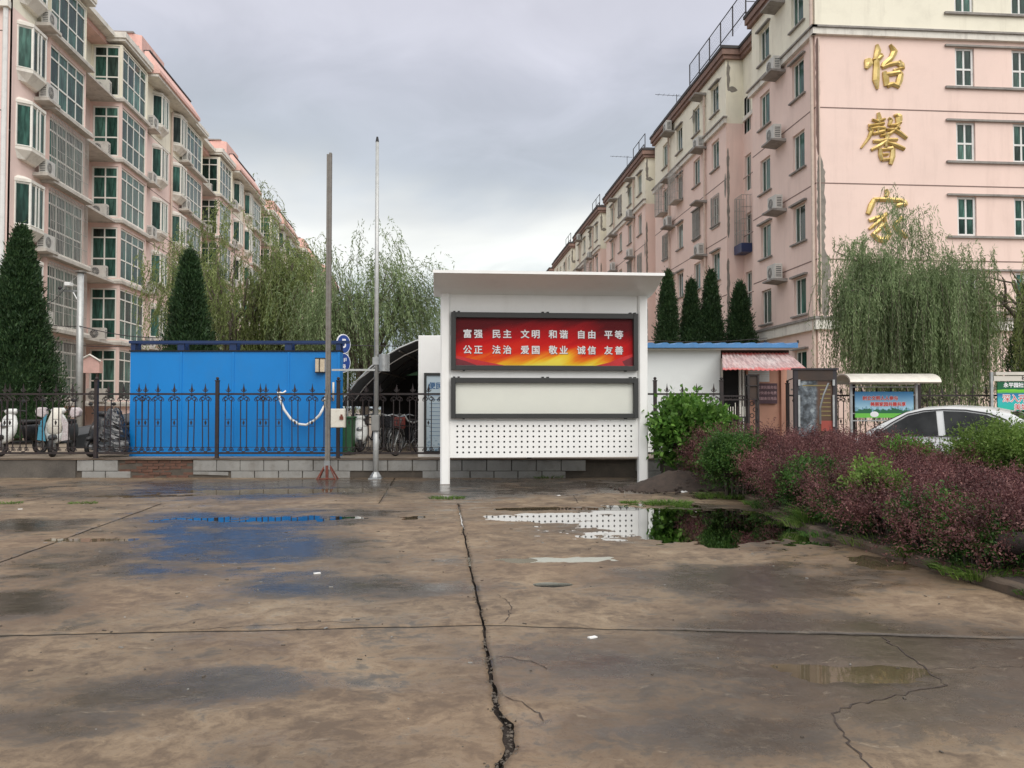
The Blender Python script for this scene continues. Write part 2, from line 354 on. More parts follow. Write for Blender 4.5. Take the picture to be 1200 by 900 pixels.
def text_mesh(body, size, mat, bold=0., ext=0., bev=0.):
    key = (body, size, mat, bold, ext, bev)
    if key in TXT: return TXT[key]
    c = bpy.data.curves.new('lettering', 'FONT'); c.body = body; c.size = size; c.extrude = ext; c.bevel_depth = bev; c.bevel_resolution = 1
    c.align_x = 'CENTER'; c.align_y = 'CENTER'; c.resolution_u = 3
    o = bpy.data.objects.new('lettering', c); C.objects.link(o)
    dg = bpy.context.evaluated_depsgraph_get(); me = bpy.data.meshes.new_from_object(o.evaluated_get(dg)); me.name = 'lettering'
    bpy.data.objects.remove(o); me.materials.clear(); me.materials.append(M[mat])
    me.transform(Matrix.Rotation(R(90), 4, 'X'))
    if bold > 0:      # thicken every stroke by laying shifted copies of the print over each other, a hair apart
        bm_ = bmesh.new()
        for i in range(9):
            a = 2 * math.pi * i / 8; r_ = bold if i < 8 else 0.; m2 = me.copy(); m2.transform(Matrix.Translation((r_ * math.cos(a), .00012 * i, r_ * math.sin(a)))); bm_.from_mesh(m2); bpy.data.meshes.remove(m2)
        bm_.to_mesh(me); bm_.free()
    TXT[key] = me; return me

# ================================================================== GROUND
_lat = np.random.default_rng(5).random((256, 256)).astype(np.float64)
def vn(x, y, s=0):
    x = np.asarray(x, float) + s * 17.3; y = np.asarray(y, float) + s * 5.7
    xi = np.floor(x).astype(int); yi = np.floor(y).astype(int); fx = x - xi; fy = y - yi
    fx = fx * fx * (3 - 2 * fx); fy = fy * fy * (3 - 2 * fy)
    g = lambda a, b: _lat[a % 256, b % 256]
    return (g(xi, yi) * (1 - fx) + g(xi + 1, yi) * fx) * (1 - fy) + (g(xi, yi + 1) * (1 - fx) + g(xi + 1, yi + 1) * fx) * fy
def fbm(x, y, f=1., o=4, s=0):
    t = 0; a = 1.; n = 0
    for i in range(o): t = t + a * vn(np.asarray(x) * f, np.asarray(y) * f, s + i); n += a; a *= .55; f *= 2.03
    return t / n
# puddles: centre, half sizes, depth
PUD = [(3.35, 11.1, 1.75, 1.95, .030), (1.85, 11.75, 1.25, .50, .016), (1.22, 8.42, .70, .20, .012), (.45, 8.45, .3, .14, .010), (2.3, 4.72, .62, .24, .0055),
       (-2.4, 11.9, 1.4, .34, .010), (-4.0, 10.2, .7, .16, .009), (-.35, 12.0, .30, .42, .010), (-3.0, 15.9, 2.3, .6, .012),
       (1.2, 12.75, .8, .22, .010), (-4.9, 15.2, 1.3, .35, .010), (.95, 7.25, .17, .10, .012), (4.3, 8.0, .3, .5, .009), (4.9, 14.3, .8, .6, .012)]
def ground_z(x, y):
    x = np.asarray(x, float); y = np.asarray(y, float)
    z = .006 + .004 * (fbm(x, y, .8, 5, 3) - .5) * 2 + .0022 * (fbm(x, y, 6, 3, 8) - .5)
    wob = (fbm(x, y, 2.6, 6, 20) - .5) * 2.1
    wob = wob + (fbm(x, y, 9, 3, 24) - .5) * 1.1
    for cx_, cy_, rx, ry, d in PUD:
        q = ((x - cx_) / rx) ** 2 + ((y - cy_) / ry) ** 2
        z = z - d * np.clip(1.15 - q + wob * 1.1, 0, 1) ** 1.2
    return z
def concrete():
    g = G('old_damp_concrete'); p = g.pos; X, Y, Z = g.xyz(p)
    def ell(cx_, cy_, rx, ry):
        dx = g.math('MULTIPLY', g.math('SUBTRACT', X, cx_), 1 / rx); dy = g.math('MULTIPLY', g.math('SUBTRACT', Y, cy_), 1 / ry)
        q = g.math('ADD', g.math('MULTIPLY', dx, dx), g.math('MULTIPLY', dy, dy)); return g.math('SUBTRACT', 1., q, clamp=True)
    acc = None
    for e in [(2.2, 4.9, 2.3, 1.35), (-1.25, 4.75, .9, .42), (-2.7, 4.25, 1.5, .35), (-2.4, 9.2, 2.4, 2.2), (2.9, 7.2, 2.2, 1.0), (1.2, 3.9, 1.0, .55), (-.5, 7.3, 1.3, .6),
              (-3.6, 6.9, 1.2, .7), (3.6, 11.2, 2.4, 2.6), (0, 16.6, 14., 2.6), (-2.8, 10.6, 1.5, .6), (-5.6, 11.5, 1.2, 1.), (-2.4, 12, 2.0, 1.4)]:
        v = ell(*e); acc = v if acc is None else g.math('MAXIMUM', acc, v)
    wp = g.n.new('ShaderNodeVectorMath'); wp.operation = 'ADD'; g.l.new(p, wp.inputs[0])
    wn = g.n.new('ShaderNodeVectorMath'); wn.operation = 'SCALE'; g.l.new(g.noise(1.3, 4, .6, out=1), wn.inputs[0]); wn.inputs['Scale'].default_value = .55; g.l.new(wn.outputs[0], wp.inputs[1]); q = wp.outputs[0]
    n1 = g.noise(.55, 9, .62, dist=.5); n2 = g.noise(1.9, 9, .70, vec=q); n3 = g.noise(11, 7, .70, vec=q); n4 = g.noise(70, 4, .6); n5 = g.noise(3.3, 9, .72, vec=q)
    # damp, darker film with ragged speckled edges
    c_ = lambda n_, k: g.math('MULTIPLY', g.math('SUBTRACT', n_, .5), k)
    d0 = g.math('ADD', g.math('MULTIPLY', acc, .46), g.math('ADD', c_(n1, 1.6), .385)); d0 = g.math('ADD', d0, c_(n2, 1.2))
    d = g.math('ADD', d0, g.math('ADD', c_(n3, 1.0), c_(n5, 1.0)))
    damp = g.ramp(d, [(.46, 0.), (.56, .35), (.66, .80), (.82, 1.)])
    t = g.math('ADD', g.math('ADD', c_(n2, 1.25), .50), g.math('ADD', c_(n3, .75), c_(n5, .60)))
    warm = g.ramp(t, [(.32, (.096, .067, .043)), (.42, (.138, .097, .061)), (.52, (.190, .136, .085)), (.64, (.255, .188, .120)), (.82, (.38, .305, .21))])
    tint = g.noise(.35, 4, .5, dist=.3)
    warm = g.mix(g.ramp(tint, [(.42, 0.), (.62, .5)]), warm, g.mix(.40, warm, (.25, .145, .08)))
    dark = g.ramp(n3, [(.35, (.028, .025, .022)), (.55, (.045, .039, .034)), (.7, (.088, .074, .058))])
    col = g.mix(g.math('MULTIPLY', damp, .88), warm, dark)
    # pale scuffs, fine black specks, hairline crazing
    col = g.mix(g.math('MULTIPLY', g.ramp(g.noise(4.2, 10, .78, vec=q, sc3=(.8, 2.4, 1)), [(.60, 0.), (.68, .7)]), .7), col, (.40, .33, .24))
    col = g.mix(g.math('MULTIPLY', g.ramp(n4, [(.60, 0.), (.68, 1.)]), .5), col, (.040, .034, .030))
    col = g.mix(g.math('MULTIPLY', g.ramp(g.noise(1.0, 10, .8, vec=q), [(.60, 0.), (.66, .8)]), .6), col, (.030, .028, .027))
    bed = g.ramp(g.math('MULTIPLY', Z, -60.), [(0., 0.), (.10, .5), (.5, 1.)])
    col = g.mix(g.math('MULTIPLY', bed, .85), col, (.175, .137, .085))
    nz = g.xyz(g.geo.outputs['True Normal'])[2]; col = g.mix(g.math('LESS_THAN', nz, .7), col, (.03, .025, .02))
    wet = g.ramp(g.math('ADD', d0, c_(g.noise(2.1, 7, .62, sc3=(.6, 1.6, 1)), 1.1)), [(.42, .62), (.56, .44), (.72, .24), (.92, .10)])
    wet = g.mix(g.math('MULTIPLY', n4, .25), wet, (.6, .6, .6))
    g.set(color=col, rough=wet, spec=.5)
    h = g.math('ADD', g.math('MULTIPLY', n3, .5), g.math('MULTIPLY', n4, .5))
    g.bump(h, .28, .006); return g.m
M['concrete'] = concrete()

gr = MB(); S_ = 2200; gr.quad((-S_, -S_, -.09), (S_, -S_, -.09), (S_, S_, -.09), (-S_, S_, -.09))
gr.build('ground', 'earth', kind='structure')
bed = MB(); bed.box(-14, -3.5, -.085, 5.2, 19.6, -.035)
forecourt = bed.build('forecourt', 'soil', kind='structure')
def lin(pts):
    xs = [p[0] for p in pts]; ys = [p[1] for p in pts]; return lambda t: np.interp(t, xs, ys)
WALLY = lambda x: 18.72 - .0852 * np.asarray(x)
jag = lambda t, s, a, f=9: a * (fbm(t, t * 0 + s, f, 5, int(s)) - .5) * 2
T1b = lin([(-14, 5.92), (.3, 5.93), (4.7, 5.12)]); T1 = lambda x: T1b(x) + jag(x, 2, .03, 3)
T2 = lambda x: 13.6 - .07 * x + jag(x, 4, .02, 3)
CJ = lambda y: .30 + jag(y, 7, .02, 4) + np.clip((5.6 - y) / 1.5, 0, 1) * jag(y, 9, .075, 2.6)
LJ = lambda y: -4.24 + .02 * (y - 8) * -1 + jag(y, 12, .015, 4)
KJ = lambda y: np.interp(y, [-4, 4, 7.5, 9.7, 13.9, 20], [4.66, 4.62, 4.56, 4.44, 5.02, 5.4])   # kerb line
def vline(x, s): return lambda y: x + jag(y, s, .012, 3)
def hline(y): return lambda x: y + 0 * np.asarray(x)
def slab(xl, xr, yb, yt, gl=.006, gr_=.006, gb=.006, gt=.006, res=.05):
    cy_ = (float(yb(0)) + float(yt(0))) / 2; W_ = float(xr(cy_) - xl(cy_)); H_ = float(yt((xl(cy_) + xr(cy_)) / 2) - yb((xl(cy_) + xr(cy_)) / 2))
    nx = max(4, int(W_ / res)); ny = max(4, int(H_ / res))
    s, t = np.meshgrid(np.linspace(0, 1, nx + 1), np.linspace(0, 1, ny + 1))
    x = np.full_like(s, (xl(cy_) + xr(cy_)) / 2); y = np.full_like(s, cy_)
    gf = lambda g, q: g(q) if callable(g) else g
    for _ in range(4):
        a = xl(y) + gf(gl, y); b = xr(y) - gf(gr_, y); x = a + (b - a) * s
        a = yb(x) + gb; b = yt(x) - gt; y = a + (b - a) * t
    z = ground_z(x, y)
    e = np.minimum(np.minimum(s * W_, (1 - s) * W_), np.minimum(t * H_, (1 - t) * H_)); z = z - np.where(e < 1e-6, .003, 0)
    V = np.stack([x, y, z], -1).reshape(-1, 3); idx = np.arange((nx + 1) * (ny + 1)).reshape(ny + 1, nx + 1)
    F = np.stack([idx[:-1, :-1], idx[:-1, 1:], idx[1:, 1:], idx[1:, :-1]], -1).reshape(-1, 4)
    ring = np.concatenate([idx[0, :], idx[1:, -1], idx[-1, -2::-1], idx[-2:0:-1, 0]]); n0 = len(V)
    Vs = V[ring].copy(); Vs[:, 2] = -.04; V = np.concatenate([V, Vs]); k = len(ring); i = np.arange(k)
    F2 = np.stack([ring, n0 + i, n0 + (i + 1) % k, ring[(i + 1) % k]], -1); F = np.concatenate([F, F2])
    me = arr_mesh('concrete_slab', V, F, 'concrete', True)
    me.polygons.foreach_set('use_smooth', np.concatenate([np.ones(len(F) - k, bool), np.zeros(k, bool)]))
    return link('concrete_slab', me, forecourt)
cg = lambda y: .006 + .005 * fbm(y, y * 0, 5, 3, 40) + np.clip((5.35 - y) / 1.4, 0, 1) * .024 * fbm(y, y * 0 + 3, 5, 4, 41)
y0 = hline(-3.2)
xa, xb = vline(-13.2, 31), vline(-8.75, 32)
slab(xa, xb, y0, T1, res=.12); slab(xb, LJ, y0, T1, res=.09); slab(LJ, CJ, y0, T1, gr_=cg, res=.035); slab(CJ, KJ, y0, T1, gl=cg, res=.035)
slab(xa, xb, T1, T2, res=.10); slab(xb, LJ, T1, T2, res=.07, gr_=.012, gb=.012); slab(LJ, CJ, T1, T2, gr_=cg, gl=.012, gb=.016, res=.05); slab(CJ, KJ, T1, T2, gl=cg, gb=.012, res=.045)
wy = lambda x: WALLY(x) + .05
xc = lambda y: -6.35 + .18 * (np.asarray(y) - 16.5) + jag(y, 33, .02, 3)
slab(vline(-13.2, 5), xc, T2, wy, res=.09); slab(xc, vline(-.95, 6), T2, wy, res=.06); slab(vline(-.95, 6), vline(5.15, 66), T2, wy, res=.06)
# branching cracks filled with dark dirt
def crack(pts, w0=.010, seed=0, nm='crack'):
    P = []; rr = random.Random(seed)
    for (a, b) in zip(pts[:-1], pts[1:]):
        n = max(2, int(math.dist(a, b) / .045))
        for i in range(n): t = i / n; P.append((a[0] + (b[0] - a[0]) * t + rr.uniform(-.014, .014), a[1] + (b[1] - a[1]) * t + rr.uniform(-.02, .02)))
    P.append(pts[-1]); mb = MB(); vs = []
    for i, p in enumerate(P):
        q = P[min(i + 1, len(P) - 1)]; r = P[max(i - 1, 0)]; dx, dy = q[0] - r[0], q[1] - r[1]; l = math.hypot(dx, dy) or 1
        ww = w0 * .62 * rr.uniform(.3, 1.4) * (.4 if i in (0, len(P) - 1) else 1)
        for sg in (-1, 1):
            x, y = p[0] - dy / l * ww * sg, p[1] + dx / l * ww * sg; vs.append((x, y, float(ground_z(x, y)) + .0025))
    mb.add(vs, [(2 * i, 2 * i + 1, 2 * i + 3, 2 * i + 2) for i in range(len(P) - 1)]); mb.build(nm, 'soil', forecourt)
crack([(2.90, 5.42), (2.83, 5.0), (2.80, 4.75), (2.73, 4.45), (2.42, 4.32), (2.22, 4.25), (1.92, 4.1), (1.86, 3.85), (1.80, 3.55), (1.78, 3.3)], .009, 3)
crack([(2.80, 4.75), (3.3, 4.72), (3.7, 4.8)], .004, 4)
crack([(.46, 6.9), (.55, 6.55), (.5, 6.1), (.42, 5.95)], .006, 5)
crack([(2.2, 13.45), (2.3, 14.6), (2.9, 15.3), (2.6, 16.8)], .012, 6)
crack([(-1.9, 5.93), (-.9, 6.12), (-.5, 6.08)], .006, 8); crack([(-3.3, 12.9), (-1.8, 12.75), (.1, 13.2)], .010, 9)
crack([(.34, 5.2), (.55, 5.05), (.62, 4.9)], .007, 10); crack([(.3, 4.5), (.45, 4.33), (.5, 4.1)], .008, 11)
# rubble crumbled along the centre crack
mb = MB(); rr = random.Random(4)
for i in range(170):
    y = 3.2 + 2.4 * rr.random() ** 1.6; x = float(CJ(np.array(y))) + rr.gauss(0, .008 + .014 * max(0, min(1, (5.3 - y) / 1.4))); s = rr.uniform(.003, .010)
    mb.sphere((x, y, float(ground_z(x, y)) - (.006 if abs(x - .3) < .05 else 0) + s * .2), s, 5, 4, sc=(rr.uniform(.7, 1.4), rr.uniform(.7, 1.4), rr.uniform(.4, .8)))
for i in range(60):
    y = rr.uniform(5.6, 13.4); x = float(CJ(np.array(y))) + rr.gauss(0, .02); s = rr.uniform(.003, .008)
    mb.sphere((x, y, float(ground_z(x, y)) + s * .2), s, 5, 4, sc=(1, 1, .6))
mb.v = [(x + rr.uniform(-.004, .004), y + rr.uniform(-.005, .005), z + rr.uniform(-.003, .003)) for x, y, z in mb.v]
mb.build('crack_rubble', 'rubble', kind='stuff')
# small twigs, leaves, grit and pebbles scattered over the forecourt
mb = MB()
for i in range(520):
    y = 3.3 + 13.5 * rr.random() ** .8; x = rr.uniform(-.62, .62) * y + .4
    if x > 4.3: continue
    z = float(ground_z(x, y)); s = rr.uniform(.003, .010) * (.6 + y / 14); a = rr.random() * 6.3
    if rr.random() < .5: mb.box(x - s * 1.6, y - s * .6, z, x + s * 1.6, y + s * .6, z + .006, rz=a, m=0 if rr.random() < .7 else 1)
    else: mb.sphere((x, y, z), s * .8, 5, 4, sc=(1, 1.3, .5), m=1 if rr.random() < .3 else 0)
mb.build('scattered_grit', ['mortar', 'block'], kind='stuff')
# puddle water: level sheets that show only where the concrete dips below them
for i, (cx_, cy_, rx, ry, d) in enumerate(PUD):
    mb = MB(); n = 40; k = 1.75
    mb.add([(min(cx_ + rx * k * math.cos(2 * math.pi * j / n), float(KJ(cy_)) + .02 if cy_ < 13 else 5.1), cy_ + ry * k * math.sin(2 * math.pi * j / n), .0005 + .00004 * i) for j in range(n)], [tuple(range(n))])
    mb.build('puddle', 'water', kind='structure')

# kerb stones round the planting bed
kerb = thing('kerb', 'low worn concrete kerb along the front of the purple hedge', 'kerb', (4.6, 3, 0))
kp = [(4.64, 1.2), (4.62, 4.2), (4.56, 7.5), (4.44, 9.7), (5.02, 13.9)]
def along(pts, d):
    for a, b in zip(pts[:-1], pts[1:]):
        l = math.dist(a, b)
        if d <= l: return a[0] + (b[0] - a[0]) * d / l, a[1] + (b[1] - a[1]) * d / l, math.atan2(b[1] - a[1], b[0] - a[0])
        d -= l
    return None
d = 0; rr = random.Random(8)
while along(kp, d + .98):
    x, y, a = along(kp, d + .48); l = .47 + rr.uniform(-.012, .0); h = .09 + rr.uniform(-.02, .012)
    mb = MB(); n = 10; prof = [(-.005, -.03), (-.005, h - .018), (.012, h), (.10, h + .003), (.115, -.03)]
    vs = []
    for i in range(n + 1):
        t = -l + 2 * l * i / n
        for (q, z) in prof: vs.append((t, -q + rr.uniform(-.006, .006), z + (rr.uniform(-.008, .004) if z > 0 else 0)))
    m_ = len(prof); fs = [(i * m_ + j, i * m_ + j + 1, (i + 1) * m_ + j + 1, (i + 1) * m_ + j) for i in range(n) for j in range(m_ - 1)] + [tuple(range(m_)), tuple(n * m_ + j for j in reversed(range(m_)))]
    mb.add(vs, fs)
    mb.build('kerb_stone', 'curb', kerb, (x - 4.6, y - 3, rr.uniform(-.008, .006)), a + rr.uniform(-.012, .012))
    d += .975
pb = MB(); NX, NY = 24, 60; vs = []
for j in range(NY + 1):
    for i in range(NX + 1):
        y = .5 + 17.5 * j / NY; x0_ = float(KJ(y)) + .07; x = x0_ + (9.0 - x0_) * i / NX
        vs.append((x, y, .085 + .05 * (float(fbm(x, y, 2.2, 4, 50)) - .5) + .04 * min(1, i / 5)))
pb.add(vs, [(j * (NX + 1) + i, j * (NX + 1) + i + 1, (j + 1) * (NX + 1) + i + 1, (j + 1) * (NX + 1) + i) for j in range(NY) for i in range(NX)])
pb.build('planting_bed', 'soil', smooth=True, kind='structure')
mb = MB(); mb.box(9.02, -2, -.08, 30, 19.5, .0); mb.build('side_road', 'asphalt', kind='structure')
# raised yard behind the fence
mb = MB(); mb.quad((-70, 24.93, .41), (90, 11.3, .41), (90, 220, .41), (-70, 220, .41)); mb.quad((-70, 24.93, -.08), (90, 11.3, -.08), (90, 11.3, .41), (-70, 24.93, .41))
yard = mb.build('yard', 'yard', kind='structure', fix=False)

# ================================================================== LOW WALL AND IRON FENCE
WD = 18.52
wall = thing('low_wall', 'low wall of grey blocks, exposed bricks and dark render under the iron fence', 'wall', FR(0, WD), -YAW)
core = MB(); core.box(-13.5, .035, -.05, 8.2, .26, .392); core.build('wall_core', 'mortar', wall)
rr = random.Random(21)
mb = MB(); n = 34
vs = []
for i in range(n + 1):
    u = -13.5 + (4.05) * i / n
    for j in range(7): z = -.03 + .425 * j / 6; vs.append((u, (.012 * rr.random() if 0 < j < 6 else 0), z))
mb.add(vs, [(i * 7 + j, i * 7 + j + 1, (i + 1) * 7 + j + 1, (i + 1) * 7 + j) for i in range(n) for j in range(6)]); mb.quad((-9.45, 0, -.03), (-9.45, .04, -.03), (-9.45, .04, .395), (-9.45, 0, .395))
mb.build('dark_render', 'render', wall, smooth=True)
BLK = {}
def block(u0, u1, z0, z1, dy=0., tilt=0.):
    key = (round(u1 - u0, 2), round(z1 - z0, 2))
    if key not in BLK:
        b = MB(); w_, h_ = key; c = .009; y_ = .06
        o = [(-w_ / 2, 0), (w_ / 2, 0), (w_ / 2, h_), (-w_ / 2, h_)]; i_ = [(-w_ / 2 + c, c), (w_ / 2 - c, c), (w_ / 2 - c, h_ - c), (-w_ / 2 + c, h_ - c)]
        vs = [(x, y_, z) for x, z in o] + [(x, c, z) for x, z in o] + [(x, 0, z) for x, z in i_]
        b.add(vs, [(8, 9, 10, 11)] + [(4 + k, 4 + (k + 1) % 4, 8 + (k + 1) % 4, 8 + k) for k in range(4)] + [(k, (k + 1) % 4, 4 + (k + 1) % 4, 4 + k) for k in range(4)])
        BLK[key] = b.mesh('block', 'block')
    return link('block', BLK[key], wall, ((u0 + u1) / 2, -.004 + dy, z0), (0, tilt, 0))
px = lambda p: (p - 600) * .01852
for a, b in ((91, 110.5), (111, 139)): block(px(a) + .006, px(b) - .006, .15, .388)
for a, b in ((97, 124.5), (125, 154)): block(px(a) + .006, px(b) - .006, .0, .142, -.006)
p = 227
while p < 758:
    wdt = 29 if p > 300 else 27.5
    if not (664 < p + 5 < 742): block(px(p) + .007, px(p + wdt) - .007, .152, .388, rr.uniform(-.004, .006), rr.uniform(-.004, .004))
    p += wdt
p = 271
while p < 758:
    wdt = 28
    if not (412 < p + 8 < 480 or 655 < p + 10 < 752 or 560 < p + 4 < 580): block(px(p) + .007, px(p + wdt) - .007, -.005, .143, rr.uniform(-.010, .004), rr.uniform(-.006, .006))
    p += wdt
block(px(227), px(268), .06, .143, .01, .03)
# exposed bricks
bm = {}
for v in range(3):
    b = MB(); q = random.Random(v); b.box(-.115, 0, 0, .115, .07, .052)
    b.v = [(x + q.uniform(-.006, .006), y + (q.uniform(0, .012) if y == 0 else 0), z + q.uniform(-.004, .004)) for x, y, z in b.v]; bm[v] = b.mesh('brick', 'brick')
for row in range(6):
    z = .005 + row * .0645; u = px(141 if row > 1 else 156) + (.12 if row % 2 else 0)
    while u < px(225):
        if rr.random() > .08 and u + .1 < px(224): link('brick', bm[rr.randrange(3)], wall, (u + .11, .014 + rr.uniform(-.012, .014), z), (0, rr.uniform(-.02, .02), 0))
        u += .245
cap = MB(); u = -13.5; vs = []
while u < 8.2:
    vs += [(u, -.022 + rr.uniform(-.006, .01), .393), (u, -.022 + rr.uniform(-.006, .01), .418 + rr.uniform(-.004, .003)), (u, .27, .42)]; u += .17
k = len(vs) // 3; cap.add(vs, [(3 * i + j, 3 * i + 3 + j, 3 * i + 4 + j, 3 * i + 1 + j) for i in range(k - 1) for j in (0, 1)]); cap.build('wall_cap', 'curb', wall)

def fence_parts():
    # one picket unit: two slim bars, collar scrolls, middle diamond, lower scrolls and a leaf-shaped spear
    b = MB(); hw = .066; r = .009
    for s_ in (-1, 1): b.box(s_ * hw - r, -r, .60, s_ * hw + r, r, 1.70)
    b.box(-.006, -.006, 1.70, .006, .006, 1.87)
    # spear
    b.prism([(-.006, 1.86), (-.030, 1.915), (-.012, 1.97), (0, 2.055), (.012, 1.97), (.030, 1.915), (.006, 1.86)], -.008, .008)
    for s_ in (-1, 1):
        b.tube([(0, 0, 1.875), (s_ * .03, 0, 1.88), (s_ * .055, 0, 1.905), (s_ * .05, 0, 1.925)], [.011, .010, .008, .006], 5)
        # upper scrolls
        b.torus((s_ * .052, 0, 1.715), .034, .0085, 10, 4); b.torus((s_ * .104, 0, 1.69), .024, .0075, 9, 4)
        b.tube([(0, 0, 1.79), (s_ * .05, 0, 1.775), (s_ * .105, 0, 1.74), (s_ * .13, 0, 1.70)], .008, 4)
        # lower scrolls
        b.torus((s_ * hw, 0, .625), .034, .008, 10, 4); b.torus((s_ * .105, 0, .60), .020, .007, 8, 4)
        b.tube([(s_ * hw, 0, .60), (s_ * .03, 0, .575), (0, 0, .56)], .008, 4)
    b.prism([(-.026, 1.80), (0, 1.86), (.026, 1.80)], -.012, .012)
    b.box(-.05, -.005, 1.115, .05, .005, 1.127); b.box(-.05, -.005, 1.265, .05, .005, 1.277)
    b.prism([(0, 1.14), (.022, 1.195), (0, 1.25), (-.022, 1.195)], -.013, .013)
    b.box(-.03, -.007, .545, .03, .007, .575)
    pk = b.mesh('picket', 'iron')
    b = MB(); b.box(-.036, -.036, .40, .036, .036, 2.10); b.box(-.045, -.045, 2.10, .045, .045, 2.125); b.sphere((0, 0, 2.16), .036, 10, 6); b.box(-.055, -.05, .40, .055, .05, .43)
    return pk, b.mesh('post', 'iron')
PK, PO = fence_parts()
fl = 'long black wrought iron fence with spear finials on the wall left of the notice board'
def make_fence(label, d, edges, with_first=True, zoff=0.):
    """edges: pixel columns of the posts at distance 18.6"""
    f = thing('iron_fence', label, 'fence', FR(0, d, 0), -YAW)
    q = random.Random(int(abs(edges[0]) * 10))
    for i, (a, b) in enumerate(zip(edges[:-1], edges[1:])):
        if i or with_first: link('post', PO, f, (a, 0, zoff))
        W_ = b - a; offs = [.24 + .345 * k for k in range(int((W_ - .2) / .345) + 1)]
        if W_ > 2.3: offs = [o_ for o_ in [.24, .58, .94, 1.07, 1.36, 1.71, 2.06, 2.40] if o_ < W_ - .1]
        for o_ in offs: link('picket', PK, f, (a + o_, 0, zoff), (q.uniform(-.01, .01), q.uniform(-.014, .014), 0))
        e = .035
        r_ = MB(); r_.box(a + e, -.016, 1.80 + zoff, b - e, .016, 1.842 + zoff); r_.build('rail', 'iron', f)
        r_ = MB(); r_.box(a + e, -.016, .512 + zoff, b - e, .016, .555 + zoff); r_.build('rail', 'iron', f)
        r_ = MB(); r_.box(a + e, -.006, .655 + zoff, b - e, .006, .667 + zoff); r_.build('rail', 'iron', f)
    link('post', PO, f, (edges[-1], 0, zoff)); return f
e1 = [(p - 600) * .0186 for p in (-190, -46, 112, 254, 396, 519)]
make_fence(fl, WD + .12, e1)
e2 = [(p - 600) * .0186 for p in (620, 768, 846)]
make_fence('short run of black iron fence between the notice board and the kiosk gate', WD + .12, e2)
make_fence('black iron fence behind the dark poster stand and the arched-roof board', 20.75, [6.7, 8.3, 9.9, 11.9, 13.9, 15.9])

# ================================================================== WHITE NOTICE BOARD
SX, SY = .115, 16.95
nb = thing('notice_board', 'large white notice board with curved canopy, red slogan case and empty case', 'notice board', (SX, SY, 0))
PW = 3.97       # post centre to post centre
for x in (0, PW):
    b = MB(); w_ = .095
    sg = 10; b.prism([(x + w_ * c_ * (1 if abs(c_) < 1 else 1), s_ * w_) for c_, s_ in [(-1, -.7), (-.7, -1), (.7, -1), (1, -.7), (1, .7), (.7, 1), (-.7, 1), (-1, .7)]], .02 if x else .0, 3.80, 'z')
    b.build('post', 'white', nb); f = MB(); f.box(x - .10, -.10, -.02, x + .10, .10, .022); f.build('foot_plate', 'slab', nb)
# back panel: upper sheets butted between the posts
b = MB(); b.box(.098, -.03, 1.262, PW - .098, .04, 3.78); b.build('back_panel', 'white', nb)
# perforated lower sheet with real holes
hx0, hx1, hz0, hz1 = .098, PW - .098, .535, 1.258
cols, rows = 31, 6; mX, mZ = .085, .05
cw = (hx1 - hx0 - 2 * mX) / cols; ch = (hz1 - hz0 - 2 * mZ) / rows
b = MB(); y_ = -.05
for i in range(cols):
    for j in range(rows):
        x0 = hx0 + mX + i * cw; z0 = hz0 + mZ + j * ch; xm, zm = x0 + cw / 2, z0 + ch / 2; rad = .021
        sq = [(x0, z0), (xm, z0), (x0 + cw, z0), (x0 + cw, zm), (x0 + cw, z0 + ch), (xm, z0 + ch), (x0, z0 + ch), (x0, zm)]
        oc = [(xm + rad * math.cos(a), zm + rad * math.sin(a)) for a in [math.radians(225 + 45 * k) for k in range(8)]]
        b.add([(x, y_, z) for x, z in sq] + [(x, y_, z) for x, z in oc] + [(x, y_ + .02, z) for x, z in oc],
              [(k, (k + 1) % 8, 8 + (k + 1) % 8, 8 + k) for k in range(8)] + [(8 + k, 8 + (k + 1) % 8, 16 + (k + 1) % 8, 16 + k) for k in range(8)])
for (xA, xB, zA, zB) in ((hx0, hx1, hz0, hz0 + mZ), (hx0, hx1, hz1 - mZ, hz1), (hx0, hx0 + mX, hz0 + mZ, hz1 - mZ), (hx1 - mX, hx1, hz0 + mZ, hz1 - mZ)):
    b.quad((xA, y_, zA), (xB, y_, zA), (xB, y_, zB), (xA, y_, zB))
b.quad((hx0, y_, hz0), (hx1, y_, hz0), (hx1, .04, hz0), (hx0, .04, hz0)); b.quad((hx0, y_, hz1), (hx1, y_, hz1), (hx1, -.03, hz1), (hx0, -.03, hz1))
b.build('perforated_panel', 'white', nb, fix=False)
b = MB(); b.box(hx0, .05, .60, hx1, .06, 1.25); b.build('hole_shade_sheet', 'casefr', nb)  # dark sheet added behind the holes so they read as shaded
# canopy: a wing that rises towards the front, concave below
b = MB(); ns = 12; top, bot = [], []
for i in range(ns + 1):
    t = i / ns; y = .30 - 1.36 * t
    zb = 3.755 + .02 * t + .27 * t ** 2.1; zt = 3.94 + .13 * t; zt = max(zt, zb + .035)
    bot.append((y, zb)); top.append((y, zt))
prof = bot + top[::-1]
b.prism([(y, z) for y, z in prof], -.23, PW + .175, 'x'); b.build('canopy', 'white', nb, bevel=.008)
b = MB(); b.box(-.245, -1.075, 4.03, PW + .19, -1.062, 4.085); b.build('canopy_lip', 'white', nb)
